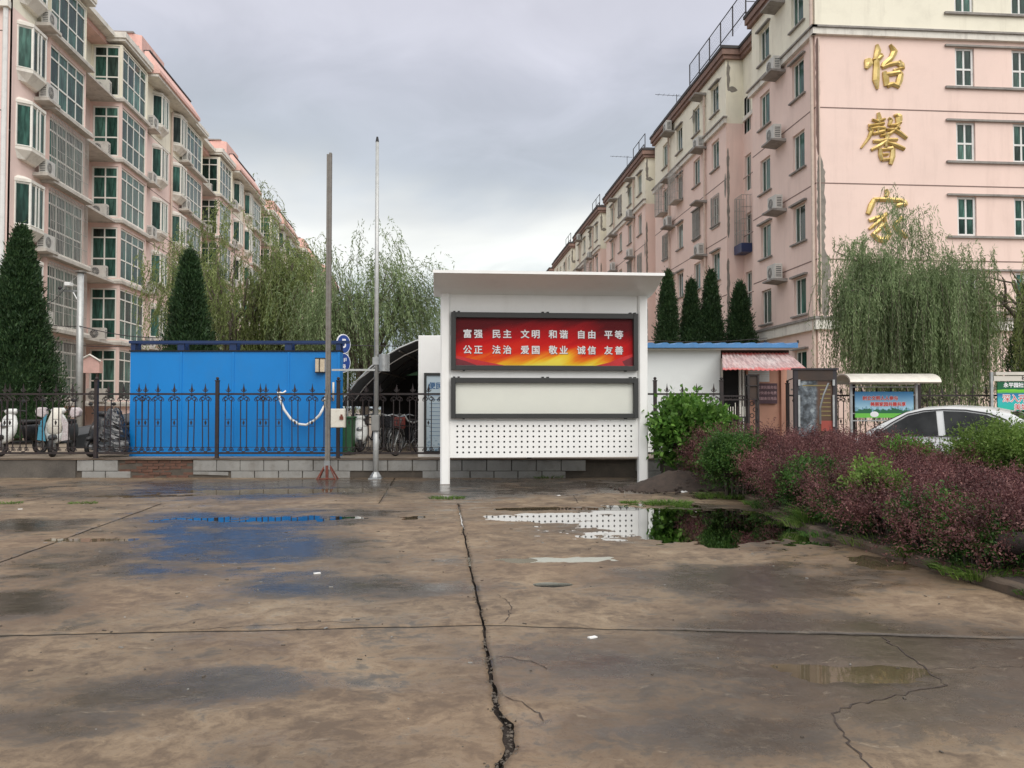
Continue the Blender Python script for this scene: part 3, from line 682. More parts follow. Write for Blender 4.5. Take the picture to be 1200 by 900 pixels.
# display cases
def case(z0, z1, label):
    x0, x1 = .115, PW - .115; s_, t_ = .092, .105; yf, yb = -.16, -.032
    c = MB()
    c.box(x0, yf, z0, x0 + s_, yb, z1); c.box(x1 - s_, yf, z0, x1, yb, z1)
    c.box(x0 + s_, yf + .002, z1 - t_, x1 - s_, yb, z1 - .001); c.box(x0 + s_, yf + .002, z0 + .001, x1 - s_, yb, z0 + .095)
    o = c.build('case_frame', 'casefr', nb, bevel=.006, label=label)
    g_ = MB(); g_.quad((x0 + s_, yf + .03, z0 + .095), (x1 - s_, yf + .03, z0 + .095), (x1 - s_, yf + .03, z1 - t_), (x0 + s_, yf + .03, z1 - t_)); g_.build('glass', 'clear', o)
    for hx in (x0 + .06, x0 + .15, (x0 + x1) / 2 - .05, (x0 + x1) / 2 + .05, x1 - .15, x1 - .06):
        h = MB(); h.box(hx - .022, yf + .02, z1 + .001, hx + .022, yb, z1 + .022); h.build('hinge', 'black', o)
    for hx in (x0 + .25, x1 - .25): h = MB(); h.box(hx - .02, yf + .02, z0 - .018, hx + .02, yb, z0 - .001); h.build('lock', 'black', o)
    return o, x0 + s_, x1 - s_, z0 + .095, z1 - t_
sz = lambda p: 1.5 + (479 - p) * .01703
c1, qx0, qx1, qz0, qz1 = case(sz(434.3), sz(367), 'charcoal framed case holding the red slogan poster')
def poster_mat():
    g = G('red_slogan_print'); X, Y, Z = g.xyz(g.obj)
    w_ = qx1 - qx0; h_ = qz1 - qz0
    u = g.math('MULTIPLY', g.math('SUBTRACT', X, qx0), 1 / w_); v = g.math('MULTIPLY', g.math('SUBTRACT', Z, qz0), 1 / h_)
    sl = g.math('SUBTRACT', g.math('MULTIPLY', v, .55), g.math('MULTIPLY', u, .95))
    cmb = g.n.new('ShaderNodeCombineXYZ'); g.l.new(sl, cmb.inputs[0]); g.l.new(g.math('MULTIPLY', u, .35), cmb.inputs[1])
    st = g.noise(5.5, 4, .55, vec=cmb.outputs[0], dist=.3)
    # brightest low in the middle, deep red above
    du = g.math('ABSOLUTE', g.math('SUBTRACT', u, .52)); t = g.math('ADD', v, g.math('MULTIPLY', g.math('MULTIPLY', du, du), 1.1))
    t = g.math('ADD', t, g.math('MULTIPLY', g.math('SUBTRACT', st, .5), .75))
    col = g.ramp(t, [(.0, (.95, .80, .10)), (.11, (.95, .60, .03)), (.22, (.90, .24, .015)), (.36, (.76, .030, .010)), (.56, (.60, .006, .008)), (.80, (.32, .004, .008)), (1., (.12, .003, .006))])
    g.set(color=col, rough=.6, spec=.15); return g.m
M['poster'] = poster_mat()
b = MB(); b.quad((qx0, -.06, qz0), (qx1, -.06, qz0), (qx1, -.06, qz1), (qx0, -.06, qz1)); post1 = b.build('poster', 'poster', nb, label='red and gold poster with two rows of white Chinese slogans')
W_ = qx1 - qx0; H_ = qz1 - qz0
U = lambda u, v, y: (qx0 + u * W_, y, qz0 + v * H_)
def swo(pts, mt, y):
    m_ = MB(); m_.add([U(a, c_, y) for a, c_ in pts], [tuple(range(len(pts)))]); m_.build('printed_ribbon', mt, post1)
swo([(0, 0), (.28, 0), (.2, .055), (.10, .13), (0, .21)], 'swoosh', -.0615); swo([(0, 0), (.12, 0), (.05, .10), (0, .15)], 'swoosh2', -.063)
swo([(.78, 0), (1, 0), (1, .26), (.93, .18), (.87, .08)], 'swoosh', -.0615); swo([(.955, 0), (1, .02), (1, .2), (.94, .10)], 'swoosh2', -.063)
fx = .003312 * W_ / 3.62
for row, (txt, zc_) in enumerate((('富强民主文明和谐自由平等', 172), ('公正法治爱国敬业诚信友善', 272))):
    for i, ch_ in enumerate(txt):
        xk = (95, 272, 447, 620, 795, 965)[i // 2] + 28 + (66 if i % 2 else 0) - 52
        x = qx0 + xk * fx; z = qz1 - (zc_ - 68) / 300 * H_
        link('lettering', text_mesh(ch_, .178, 'letterdark', .0085), post1, (x + .005, -.0645, z - .005))
        link('lettering', text_mesh(ch_, .178, 'letterwhite', .0042), post1, (x, -.067, z))
c2, ax0, ax1, az0, az1 = case(sz(490.2), sz(443), 'charcoal framed case with nothing but pale backing')
b = MB(); b.quad((ax0, -.05, az0), (ax1, -.05, az0), (ax1, -.05, az1), (ax0, -.05, az1)); b.build('backing_board', 'felt', nb)

# ================================================================== TWO POLES
x, y = -2.36, 18.42; 
pl = thing('pole', 'tall rusty square steel pole with a white stained box on it', 'pole', (x, y, 0), -YAW)
b = MB(); b.box(-.050, -.04, .25, -.002, .04, 6.95); b.box(.002, -.045, .25, .052, .045, 6.98); b.build('shaft', 'rusty', pl)
b = MB(); b.box(-.025, -.085, 0, .03, -.03, .3)
for sx, sy in ((-1, -1), (1, -1), (-1, 1), (1, 1)): b.tube([(sx * .03, sy * .02, .33), (sx * .2, sy * .13, .0)], [.015, .018], 5)
b.tube([(-.2, -.13, .02), (.2, -.13, .02)], .012, 5); b.build('tripod_foot', 'rust', pl)
b = MB(); b.box(-.06, -.06, .22, .06, .06, .40); b.build('collar', 'galv', pl)
b = MB(); b.box(.085, -.13, 1.10, .385, .02, 1.50); bx_ = b.build('switch_box', 'boxwhite', pl, bevel=.012)
b = MB(); b.box(.100, -.142, 1.115, .37, -.132, 1.485); b.build('door', 'boxwhite', bx_)
b = MB(); b.box(.28, -.165, 1.27, .36, -.143, 1.34); b.box(.30, -.16, 1.33, .34, -.143, 1.38); b.build('padlock', 'rust', bx_)
b = MB(); b.tube([(0, -.07, 1.55), (-.02, -.08, 1.7), (.015, -.08, 1.9), (.0, -.07, 2.0)], .012, 5); b.tube([(-.06, -.075, 1.7), (-.1, -.08, 1.66)], .022, 6); b.build('clamp', 'rusty', pl)
x2, y2 = -1.345, 18.42
pr = thing('flagpole', 'slender silver pole with a metal cap, a round metal box and a small grey box', 'pole', (x2, y2, 0), -YAW)
b = MB(); b.tube([(0, 0, .05), (0, 0, 1.35)], [.062, .060], 12); b.tube([(0, 0, 1.35), (0, 0, 7.25)], [.052, .036], 12); b.build('shaft', 'galvpaint', pr, smooth=True)
b = MB(); b.tube([(0, 0, 0), (0, 0, .06), (0, 0, .16)], [.14, .13, .06], 8); b.box(-.14, -.14, -.01, .14, .14, .03); b.build('base_flange', 'galv', pr)
b = MB(); b.tube([(0, 0, 7.25), (0, 0, 7.36)], [.04, .02], 8); b.build('cap', 'black', pr)
b = MB(); b.box(-.085, -.11, 1.03, .075, .05, 1.36); b.build('junction_box', 'boxgrey', pr, bevel=.01)
b = MB(); b.tube([(.17, -.03, 2.30), (.17, -.03, 2.66)], .118, 14); b.build('round_metal_box', 'galv', pr, smooth=False)
b = MB(); b.tube([(0, 0, 2.5), (.1, 0, 2.5)], .03, 6); b.box(-.07, -.07, 2.44, .065, .07, 2.60); b.build('bracket', 'galv', pr)
cb = MB(); cb.box(.08, -.022, 2.305, 1.0, .012, 2.345); o = cb.build('cross_arm', 'galvpaint', None, (x, y, 0), -YAW)
tag(o, 'thin horizontal metal bar joining the rusty pole to the silver pole', 'bar')
cb = MB(); cb.tube([(.5, 0, 2.02), (.78, 0, 2.22), (1.0, 0, 2.4)], .014, 5); o = cb.build('loose_cable', 'galv', None, (x, y + .01, 0), -YAW); tag(o, 'short pale cable slanting up to the silver pole below the cross arm', 'cable')

# ================================================================== BUILDINGS
Z3 = Vector((0, 0, 1))
def wall_open(mb, P0, U, Wd, z0, z1, holes, Nn, depth=.14, m=0):
    """wall sheet with real openings and reveals; P0 at u=0; Nn points outdoors"""
    P0, U, Nn = Vector(P0), Vector(U), Vector(Nn)
    us = sorted({0., Wd} | {min(max(h[k], 0), Wd) for h in holes for k in (0, 1)}); zs = sorted({z0, z1} | {min(max(h[k], z0), z1) for h in holes for k in (2, 3)})
    flip = U.cross(Z3).dot(Nn) < 0
    def q(a, b, c, d): mb.quad(*((a, d, c, b) if flip else (a, b, c, d)), m)
    P = lambda u, z, y=0.: P0 + U * u + Nn * -y + Vector((0, 0, z))
    for i in range(len(us) - 1):
        j = 0
        while j < len(zs) - 1:
            um = (us[i] + us[i + 1]) / 2
            def solid(jj): zm = (zs[jj] + zs[jj + 1]) / 2; return not any(h[0] < um < h[1] and h[2] < zm < h[3] for h in holes)
            if solid(j):
                q(P(us[i], zs[j]), P(us[i + 1], zs[j]), P(us[i + 1], zs[j + 1]), P(us[i], zs[j + 1]))
            j += 1
    for (a, b, c, d) in holes:
        if d <= z0 or c >= z1: continue
        q(P(a, c), P(b, c), P(b, c, depth), P(a, c, depth)); q(P(b, d), P(a, d), P(a, d, depth), P(b, d, depth))
        q(P(a, c, depth), P(a, d, depth), P(a, d), P(a, c)); q(P(b, c), P(b, d), P(b, d, depth), P(b, c, depth))
WIN = {}
def grid_frame(w, h, us, zs, t=.045, fr='wframe', y=0.):
    """frame bars with mullions at us, transoms at zs (fractions); returns frame mesh and the pane rectangles"""
    b = MB(); d = .05
    b.box(0, y, 0, t * 1.2, y + d, h); b.box(w - t * 1.2, y, 0, w, y + d, h)
    b.box(t * 1.2, y + .003, 0, w - t * 1.2, y + d, t * 1.2); b.box(t * 1.2, y + .003, h - t * 1.2, w - t * 1.2, y + d, h)
    X = [t * .6] + [w * u for u in us] + [w - t * .6]; Zs = [t * .6] + [h * z for z in zs] + [h - t * .6]
    for z in Zs[1:-1]: b.box(t * 1.2, y + .006, z - t / 2, w - t * 1.2, y + d - .004, z + t / 2)
    panes = []
    for j in range(len(Zs) - 1):
        xs = X
        for i in range(len(xs) - 1): panes.append((xs[i], xs[i + 1], Zs[j], Zs[j + 1]))
        for x in xs[1:-1]: b.box(x - t / 2, y + .010, Zs[j] + t / 2 + .002, x + t / 2, y + d - .008, Zs[j + 1] - t / 2 - .002)
    return b, panes
def make_win(kind, w, h, us, zs, split=True, fr='wframe', t=.045):
    key = (kind, round(w, 3), round(h, 3), split)
    if key not in WIN:
        b, panes = grid_frame(w, h, us, zs, t, fr); pm = []
        if split:
            for (x0, x1, z0, z1) in panes:
                p = MB(); p.quad((-(x1 - x0) / 2, 0, 0), ((x1 - x0) / 2, 0, 0), ((x1 - x0) / 2, 0, z1 - z0), (-(x1 - x0) / 2, 0, z1 - z0))
                pm.append((p.mesh('pane', 'glass', fix=False), (x0 + x1) / 2, z0))
        else:
            p = MB(); p.quad((-w / 2, 0, 0), (w / 2, 0, 0), (w / 2, 0, h), (-w / 2, 0, h)); pm.append((p.mesh('pane', 'glass', fix=False), w / 2, 0))
        WIN[key] = (b.mesh('window', fr), pm)
    return WIN[key]
def put_win(root, kind, w, h, us, zs, loc, rz, split=True, fr='wframe', t=.045):
    fm, pm = make_win(kind, w, h, us, zs, split, fr, t); o = link('window', fm, root, loc, rz)
    for me, x, z in pm: link('pane', me, o, (x, .03, z))
    return o
def ac_meshes():
    b = MB(); b.box(-.40, -.15, 0, .40, .15, .56); b.prism([(-.40, .561), (.40, .561), (.38, .585), (-.38, .585)], -.14, .14); a = b.mesh('air_conditioner', 'acwhite')
    f = MB(); n = 16
    f.add([(-.11 + .21 * math.cos(2 * math.pi * i / n), -.158, .28 + .21 * math.sin(2 * math.pi * i / n)) for i in range(n)], [tuple(range(n))], 0)
    for r_ in (.06, .12, .18): f.torus((-.11, -.164, .28), r_, .006, 14, 3, m=1)
    for i in range(6): a_ = math.pi * i / 6; f.tube([(-.11 - .2 * math.cos(a_), -.163, .28 - .2 * math.sin(a_)), (-.11 + .2 * math.cos(a_), -.163, .28 + .2 * math.sin(a_))], .004, 3, m=1)
    for i in range(6): f.box(.401, -.10, .08 + i * .07, .404, .10, .11 + i * .07, m=0)
    for i in range(6): f.box(-.404, -.10, .08 + i * .07, -.401, .10, .11 + i * .07, m=0)
    s_ = [q for q in range(0)]; return a, f.mesh('fan_grille', ['acdark', 'acwhite'])
ACM, ACF = ac_meshes()
def put_ac(root, loc, rz, rng):
    o = link('air_conditioner', ACM, root, loc, rz + rng.uniform(-.05, .05)); s = rng.uniform(.9, 1.05); o.scale = (s, s, s); link('fan_grille', ACF, o, kind='stuff')
    return o
WEST, EAST, SOUTH = R(-90), R(90), 0.
F0 = 4.2; FH = 2.83
# ------------------------------------------------ right-hand block
RX, RY = 13.9, 30.3
rb = thing('apartment_building', 'long pink and cream apartment block on the right, gold characters on its end wall', 'building', (RX, RY, 0))
mods = [(30.3, 36.7)] + [(40.2 + 16.35 * k, 53.9 + 16.35 * k - .1 * k) for k in range(5)]
END = 128.0; RB = 28.5
BAND = 15.42
lo, hi = MB(), MB(); rq = random.Random(31)
rwins = []
def fac_openings(ystart, yend, cols, w_):
    H = []
    for c_ in cols:
        for f in range(6):
            zb = F0 + FH * (f - 1) + .92; H.append((c_ - w_ / 2, c_ + w_ / 2, zb, zb + 1.46, f))
    return H
TOP = 18.75
def west_wall(x, ya, yb, cols, w_=1.15, hh=None, near=True, kind='w', off=0., h_=1.46):
    """cols: distances from the near end"""
    L_ = yb - ya; H = []
    for c_ in cols:
        for f in range(6):
            zb = F0 + FH * (f - 1) + .92 + off
            if zb + h_ > TOP - .3: continue
            H.append((c_ - w_ / 2, c_ + w_ / 2, zb, zb + h_))
    for mb_, z0, z1 in ((lo, -.05, BAND), (hi, BAND, TOP)):
        wall_open(mb_, (x - RX, ya - RY, 0), (0, 1, 0), L_, z0, z1, [h for h in H if h[2] < z1 and h[3] > z0], (-1, 0, 0))
    for (a, b_, c_, d_) in H:
        # window's local x runs towards the camera on a west-facing wall
        if near: put_win(rb, kind, w_ - .02, d_ - c_ - .02, (.36,) if kind == 'w' else (.5,), () if kind == 'w' else (.45,), (x - RX + .09, ya - RY + b_ - .01, c_ + .01), WEST, True)
        else: put_win(rb, kind, w_ - .02, d_ - c_ - .02, (.36,) if kind == 'w' else (.5,), () if kind == 'w' else (.45,), (x - RX + .09, ya - RY + b_ - .01, c_ + .01), WEST, False)
    return H
lintel, sill = MB(), MB()
lintel.box(-.72, -.13, 0, .72, .0, .07); sill.box(-.72, -.10, -.06, .72, .10, 0.)
LIN, SIL = lintel.mesh('lintel', 'slab'), sill.mesh('sill', 'slab')
ledge = MB(); ledge.prism([(0, -.01), (0, .12), (-.62, .12), (-.62, .05)], -.55, .55, 'x'); LED = ledge.mesh('ac_ledge', 'slab')
def band(parent, name, mt, ya, yb, x, z0, z1, proud):
    b = MB(); b.box(x - proud - RX, ya - RY, z0, x - RX - .001, yb - RY, z1); b.build(name, mt, parent)
RXI = 14.75
segs = []
for k, (ya, yb) in enumerate(mods):
    near = k < 2
    cols = [1.55, 4.95] if k == 0 else [1.65, 4.8, 8.05, 11.2]
    H = west_wall(RX, ya, yb, cols, 1.15 if k else 1.1, near=near)
    nexty = mods[k + 1][0] if k + 1 < len(mods) else END
    if k + 1 < len(mods):
        # recess: the south-facing end of the next module, and the set-back wall
        Hr = west_wall(RXI, yb, nexty, [(nexty - yb) - .62] if k == 0 else [(nexty - yb) / 2 + .6], .8, near=near, kind='v', off=1.2, h_=1.75)
        for mb_, z0, z1 in ((lo, -.05, BAND), (hi, BAND, TOP)):
            wall_open(mb_, (0, nexty - RY, 0), (1, 0, 0), RXI - RX, z0, z1, [], (0, -1, 0))
            wall_open(mb_, (0, yb - RY, 0), (1, 0, 0), RXI - RX, z0, z1, [], (0, 1, 0))
    if k < 4:
        for (a, b_, c_, d_) in H:
            yc = ya - RY + (a + b_) / 2
            link('sill', SIL, rb, (0, yc, c_ - .003), WEST)
            if rq.random() < .65: link('lintel', LIN, rb, (-.001, yc, d_ + .03), WEST)
    lc = [3.25] if k == 0 else [3.55, 9.6]
    for c_ in lc:
        for f in range(1, 6):
            zl = F0 + FH * (f - 1) + FH - .42 if f < 6 else 0
            zl = F0 + FH * f - .42
            if zl > 18: continue
            if k < 4: link('ac_ledge', LED, rb, (0, ya - RY + c_, zl), WEST)
            if k < 4 and rq.random() < (.62 if k else .55): put_ac(rb, (-.32, ya - RY + c_ + rq.uniform(-.12, .12), zl + .125), WEST, rq)
    # string courses, floor joints and drainpipes
    for (x_, a, b_) in ((RX, ya, yb), (RXI, yb, nexty)):
        if x_ == RXI and k + 1 >= len(mods): continue
        if x_ == RX:
            band(rb, 'string_course', 'trim', a - .16 if k == 0 else a - .16, b_ + .16, x_, BAND - .02, BAND + .22, .15)
            band(rb, 'string_course', 'slab', a - .22, b_ + .2, x_, BAND + .222, BAND + .29, .22)
            band(rb, 'string_course', 'trim', a - .16, b_ + .16, x_, 4.42, 4.80, .14)
            band(rb, 'string_course', 'slab', a - .22, b_ + .2, x_, 4.802, 4.90, .20)
        else:
            band(rb, 'string_course', 'trim', a + .16, b_ - .16, x_, BAND, BAND + .2, .1)
        for f in range(1, 4): band(rb, 'floor_joint', 'joint', a, b_, x_, F0 + FH * f - .022, F0 + FH * f + .022, .006)
    if k and k < 5:
        for c_ in (3.15, 10.1):
            b = MB(); b.tube([(-.10, ya - RY + c_, .2), (-.10, ya - RY + c_, 17.9), (-.02, ya - RY + c_, 18.1)], .065, 6)
            for f in range(6): b.tube([(-.10, ya - RY + c_, 3.2 + f * 2.83), (-.10, ya - RY + c_, 3.32 + f * 2.83)], .085, 6)
            b.build('drainpipe', 'pipe', rb)
# south-facing window strip in the sides of recesses (return walls) and far return
for k in (1, 2, 3):
    pass
# the end wall facing the forecourt
GW = RB - RX
gx = [19.74 - RX, 22.0 - RX, 24.9 - RX, 26.9 - RX]; Hg = []
for x_ in gx:
    for f in range(0, 6):
        zb = F0 + FH * (f - 1) + .95; Hg.append((x_ - .38, x_ + .38, zb, zb + 1.5))
for mb_, z0, z1 in ((lo, -.05, BAND), (hi, BAND, TOP)):
    wall_open(mb_, (0, 0, 0), (1, 0, 0), GW, z0, z1, [h for h in Hg if h[2] < z1 and h[3] > z0], (0, -1, 0), .12)
    wall_open(mb_, (GW, 0, 0), (0, 1, 0), END - RY, z0, z1, [], (1, 0, 0)); wall_open(mb_, (0, END - RY, 0), (1, 0, 0), GW, z0, z1, [], (0, 1, 0))
wall_open(lo, (0, mods[-1][1] - RY, 0), (0, 1, 0), END - mods[-1][1], -.05, BAND, [], (-1, 0, 0)); wall_open(hi, (0, mods[-1][1] - RY, 0), (0, 1, 0), END - mods[-1][1], BAND, TOP, [], (-1, 0, 0))
for (a, b_, c_, d_) in Hg: put_win(rb, 'g', .74, 1.48, (.5,), (.46,), (a + .01, .07, c_ + .01), SOUTH, True, 'wframe2', .07)
for f in range(0, 6):
    zb = F0 + FH * (f - 1) + .95
    b = MB(); b.box(18.95 - RX, -.10, zb - .085, 27.6 - RX, -.001, zb - .004); b.build('sill_strip', 'slab', rb)
    if f in (3, 2, 4, 1): b = MB(); b.box(18.95 - RX, -.10, zb + 1.51, 27.6 - RX, -.001, zb + 1.58); b.build('lintel_strip', 'slab', rb)
    if 1 <= f < 5: b = MB(); b.box(.02, -.006, F0 + FH * f - .022, GW, -.001, F0 + FH * f + .022); b.build('floor_joint', 'joint', rb)
b = MB(); b.box(-.149, -.15, BAND - .02, GW, -.001, BAND + .22); b.build('string_course', 'trim', rb); b = MB(); b.box(-.21, -.22, BAND + .222, GW, -.001, BAND + .29); b.build('string_course', 'slab', rb)
b = MB(); b.box(-.139, -.14, 4.42, GW, -.001, 4.80); b.build('string_course', 'trim', rb); b = MB(); b.box(-.19, -.20, 4.802, GW, -.001, 4.90); b.build('string_course', 'slab', rb)
lo.build('pink_wall', 'pink', rb, fix=False); hi.build('cream_upper_wall', 'cream', rb, fix=False)
b = MB(); b.tube([(-.09, .12, .2), (-.09, .12, 18.3)], .07, 7); b.tube([(.10, -.08, 4.9), (.10, -.08, 15.3)], .028, 5); b.build('drainpipe', 'pipe', rb)
# roof slab, brown cornice and parapet following the modules
def outline(off):
    P = [(RB - RX + off, -off), (-off, -off)]
    for k, (ya, yb) in enumerate(mods):
        P.append((-off, yb - RY + (off if k + 1 < len(mods) else 0)))
        if k + 1 < len(mods): P += [(RXI - RX - off, yb - RY + off), (RXI - RX - off, mods[k + 1][0] - RY - off), (-off, mods[k + 1][0] - RY - off)]
    P += [(-off, END - RY + off), (RB - RX + off, END - RY + off)]; return P
for nm, mt, off, z0, z1 in (('cornice', 'cornice', .16, 18.55, 18.74), ('cornice', 'cornice', .24, 18.742, 19.02), ('roof_coping', 'coping', .29, 19.022, 19.16), ('roof', 'coping', -.1, 19.162, 19.30)):
    b = MB(); P = outline(off); b.prism(P, z0, z1, 'z'); b.build(nm, mt, rb)
# peeled plaster patches
PATCHN = [0]
def patch(root, u0, u1, z0, z1, plane, seed, mt='patch'):
    """ragged patch; plane gives the 3-D point of (u,z)"""
    PATCHN[0] += 1; q = random.Random(seed); b = MB(); n = max(5, int((z1 - z0) / .16)); vs = []; dd = .0007 * (PATCHN[0] % 6)
    for i in range(n + 1):
        z = z0 + (z1 - z0) * i / n; e = min(1, min(i, n - i) / 2 + .15); m_ = (u0 + u1) / 2
        vs += [tuple(np.array(plane(m_ - (m_ - u0) * e * q.uniform(.6, 1.1), z)) - dd), tuple(np.array(plane(m_ + (u1 - m_) * e * q.uniform(.5, 1.2), z)) - dd)]
    b.add(vs, [(2 * i, 2 * i + 1, 2 * i + 3, 2 * i + 2) for i in range(n)]); b.build('peeled_patch', mt, root)
pg = lambda u, z: (u, -.004, z)
patch(rb, .0, .34, 5.0, 10.6, pg, 1); patch(rb, .02, .26, 8.5, 11.0, pg, 2); patch(rb, -.0, .16, 10.9, 15.3, pg, 3, 'joint'); patch(rb, .05, .5, 4.9, 7.4, pg, 9)
for k in range(1, 5):
    yk = mods[k][0] - RY; ps = lambda u, z: (u, yk - .005, z); pw = lambda u, z: (-.005, yk + u, z)
    patch(rb, .02, .16, 9.8, 14.2, ps, 10 + k); patch(rb, -.02, .14, 5.2, 8.8, ps, 20 + k); patch(rb, .03, .22, 17.0, 18.5, ps, 30 + k); patch(rb, .05, .6, 16.95, 17.25, ps, 40 + k)
    patch(rb, .02, .3, 11.8, 13.0, pw, 50 + k); patch(rb, .5, 1.7, 17.85, 18.0, pw, 60 + k); patch(rb, 5.2, 5.5, 17.2, 18.0, pw, 70 + k); patch(rb, 4.9, 6.1, 17.6, 17.7, pw, 75 + k)
# metal cages on some windows
def cage_mesh(w, h, dpt, nv, nh, bottom=None):
    b = MB(); r = .011
    for i in range(nv + 1):
        x = -w / 2 + w * i / nv; b.box(x - r, -dpt - r, 0, x + r, -dpt + r, h)
    for j in range(nh + 1):
        z = h * j / nh; b.box(-w / 2, -dpt - r * .6, z - r, w / 2, -dpt + r * .6, z + r)
        for s_ in (-1, 1): b.box(s_ * w / 2 - r, -dpt, z - r, s_ * w / 2 + r, 0, z + r)
    for s_ in (-1, 1):
        for i in range(3): y = -dpt * (i + .5) / 3; b.box(s_ * w / 2 - r, y - r, 0, s_ * w / 2 + r, y + r, h)
    b.box(-w / 2, -dpt, -.03, w / 2, 0, -.005)
    return b.mesh('window_cage', 'bars')
CG1 = cage_mesh(1.4, 1.9, .5, 8, 4); CG2 = cage_mesh(1.15, 1.6, .06, 7, 3); CG3 = cage_mesh(.95, 2.3, .5, 6, 4)
def cz(f): return F0 + FH * (f - 1) + .8
y1_ = mods[1][0] - RY
for (mi, c_, f, cg_) in ((1, 1.65 + 9.55, 3, CG2), (1, 8.05 - 3.2, 3, CG2), (1, 8.05, 4, CG1), (1, 11.2, 4, CG1), (2, 4.8, 3, CG2), (2, 1.65, 3, CG2), (1, 1.65, 3, CG2), (2, 8.05, 5, CG2), (3, 4.8, 4, CG1), (1, 4.8, 3, CG2)):
    link('window_cage', cg_, rb, (-.002, mods[mi][0] - RY + c_, cz(f)), WEST)
cgb = link('window_cage', CG3, rb, (RXI - RX - .002, 39.58 - RY, 9.35), WEST)
b = MB(); b.box(-.5, -.53, -.42, .5, -.01, .0); b.build('blue_tray', 'bluedark', cgb, label='blue tray under the caged window')
put_ac(rb, (RXI - RX - .35, 39.4 - RY, 4.95 + .1), WEST, rq)
# roof railings, wire cage and aerials
def roofcage(ya, yb, h, mesh_):
    b = MB(); n = max(1, round((yb - ya) / 1.9)); 
    for i in range(n + 1):
        y = ya + (yb - ya) * i / n; b.box(-.10, y - .025, 19.162, -.05, y + .025, 19.16 + h)
    for z in ((19.55, 19.16 + h) if mesh_ else (19.16 + h,)): b.box(-.09, ya, z - .02, -.06, yb, z + .02)
    b.build('roof_railing', 'rail', rb)
    if mesh_:
        w_ = MB(); s = .0045; q = .16
        t = ya - h
        while t < yb:
            for sg in (1, -1):
                a0, a1 = max(t, ya), min(t + h, yb)
                if a1 - a0 < .05: continue
                z0_, z1_ = 19.2 + (a0 - t), 19.2 + (a1 - t)
                if sg < 0: z0_, z1_ = 19.2 + h - (a0 - t), 19.2 + h - (a1 - t)
                w_.add([(-.075, a0, z0_ - s), (-.075, a0, z0_ + s), (-.075, a1, z1_ + s), (-.075, a1, z1_ - s)], [(0, 1, 2, 3)])
            t += q
        w_.build('chain_link', 'rail', rb, kind='stuff')
roofcage(37.2 - RY, 45.9 - RY, 1.45, True); roofcage(46.0 - RY, 53.9 - RY, .28, False)
for k in (2, 3, 4): roofcage(mods[k][0] - RY, mods[k][1] - RY, .30, False); roofcage(mods[k][0] - RY - .3, mods[k][0] - RY + 3.2, .95, False)
b = MB()
for x_ in (-.08, .8): b.box(x_ - .02, 37.2 - RY - .02, 19.162, x_ + .02, 37.2 - RY + .02, 20.6)
for z_ in (19.5, 20.0, 20.6): b.box(-.08, 37.19 - RY, z_ - .015, .8, 37.21 - RY, z_ + .015)
b.build('roof_railing', 'rail', rb)
for (y_, h_) in ((63., 1.3), (49.5, 1.0)):
    b = MB(); b.tube([(.2, y_ - RY, 19.2), (.2, y_ - RY, 19.3 + h_)], .02, 4); b.tube([(-1.1, y_ - RY, 19.25 + h_), (.6, y_ - RY, 19.2 + h_)], .014, 4)
    for i in range(5): b.tube([(-.9 + i * .3, y_ - RY - .2, 19.24 + h_), (-.9 + i * .3, y_ - RY + .2, 19.24 + h_)], .009, 3)
    b.build('aerial', 'rail', rb)
# --- gilded brush characters: each stroke a tapering ridge (x, y, half width) in a 900 x 900 square
def brush(root, strokes, cx_, cz_, size, label):
    b = MB(); sc_k = size / 900.
    for st in strokes:
        pts = []
        for (p, q_) in zip(st[:-1], st[1:]):
            for i in range(3): t = i / 3; pts.append(tuple(p[k] + (q_[k] - p[k]) * t for k in range(3)))
        pts.append(st[-1]); vs = []; n = len(pts)
        for i, (x_, y_, w_) in enumerate(pts):
            w_ = w_ * 1.22 + 5
            a = pts[max(0, i - 1)]; c_ = pts[min(n - 1, i + 1)]; dx, dy = c_[0] - a[0], c_[1] - a[1]; l = math.hypot(dx, dy) or 1; nx, ny = -dy / l, dx / l
            for (f_, dpt) in ((-1, 0.), (-.92, -.07), (0, -.115 if w_ > 18 else -.09), (.92, -.07), (1, 0.)):
                vs.append(((x_ + nx * w_ * f_ - 450) * sc_k + cx_, dpt, (450 - y_ - ny * w_ * f_) * sc_k + cz_))
        fs = [(i * 5 + j, i * 5 + j + 1, i * 5 + 6 + j, i * 5 + 5 + j) for i in range(n - 1) for j in range(4)] + [(0, 1, 2, 3, 4), tuple((n - 1) * 5 + j for j in (4, 3, 2, 1, 0))]
        b.add(vs, fs)
    b.build('character', 'gold', rb, label=label)
YI = [[(150, 330, 40), (165, 400, 62), (120, 500, 20)], [(235, 345, 14), (330, 330, 34), (400, 270, 24), (370, 235, 10)],
      [(315, 85, 14), (330, 180, 42), (300, 300, 36), (300, 500, 44), (290, 690, 46), (315, 840, 12)],
      [(545, 75, 12), (620, 190, 44), (560, 310, 34), (440, 420, 38), (410, 470, 30)], [(400, 470, 24), (520, 420, 26), (660, 385, 24), (700, 400, 34)],
      [(700, 340, 12), (740, 420, 44), (780, 465, 18), (600, 510, 10)],
      [(440, 540, 24), (460, 640, 40), (480, 780, 36)], [(450, 590, 22), (560, 575, 28), (700, 545, 34), (745, 590, 26)], [(730, 570, 34), (700, 680, 44), (670, 770, 30)], [(480, 780, 30), (580, 745, 26), (700, 785, 28)]]
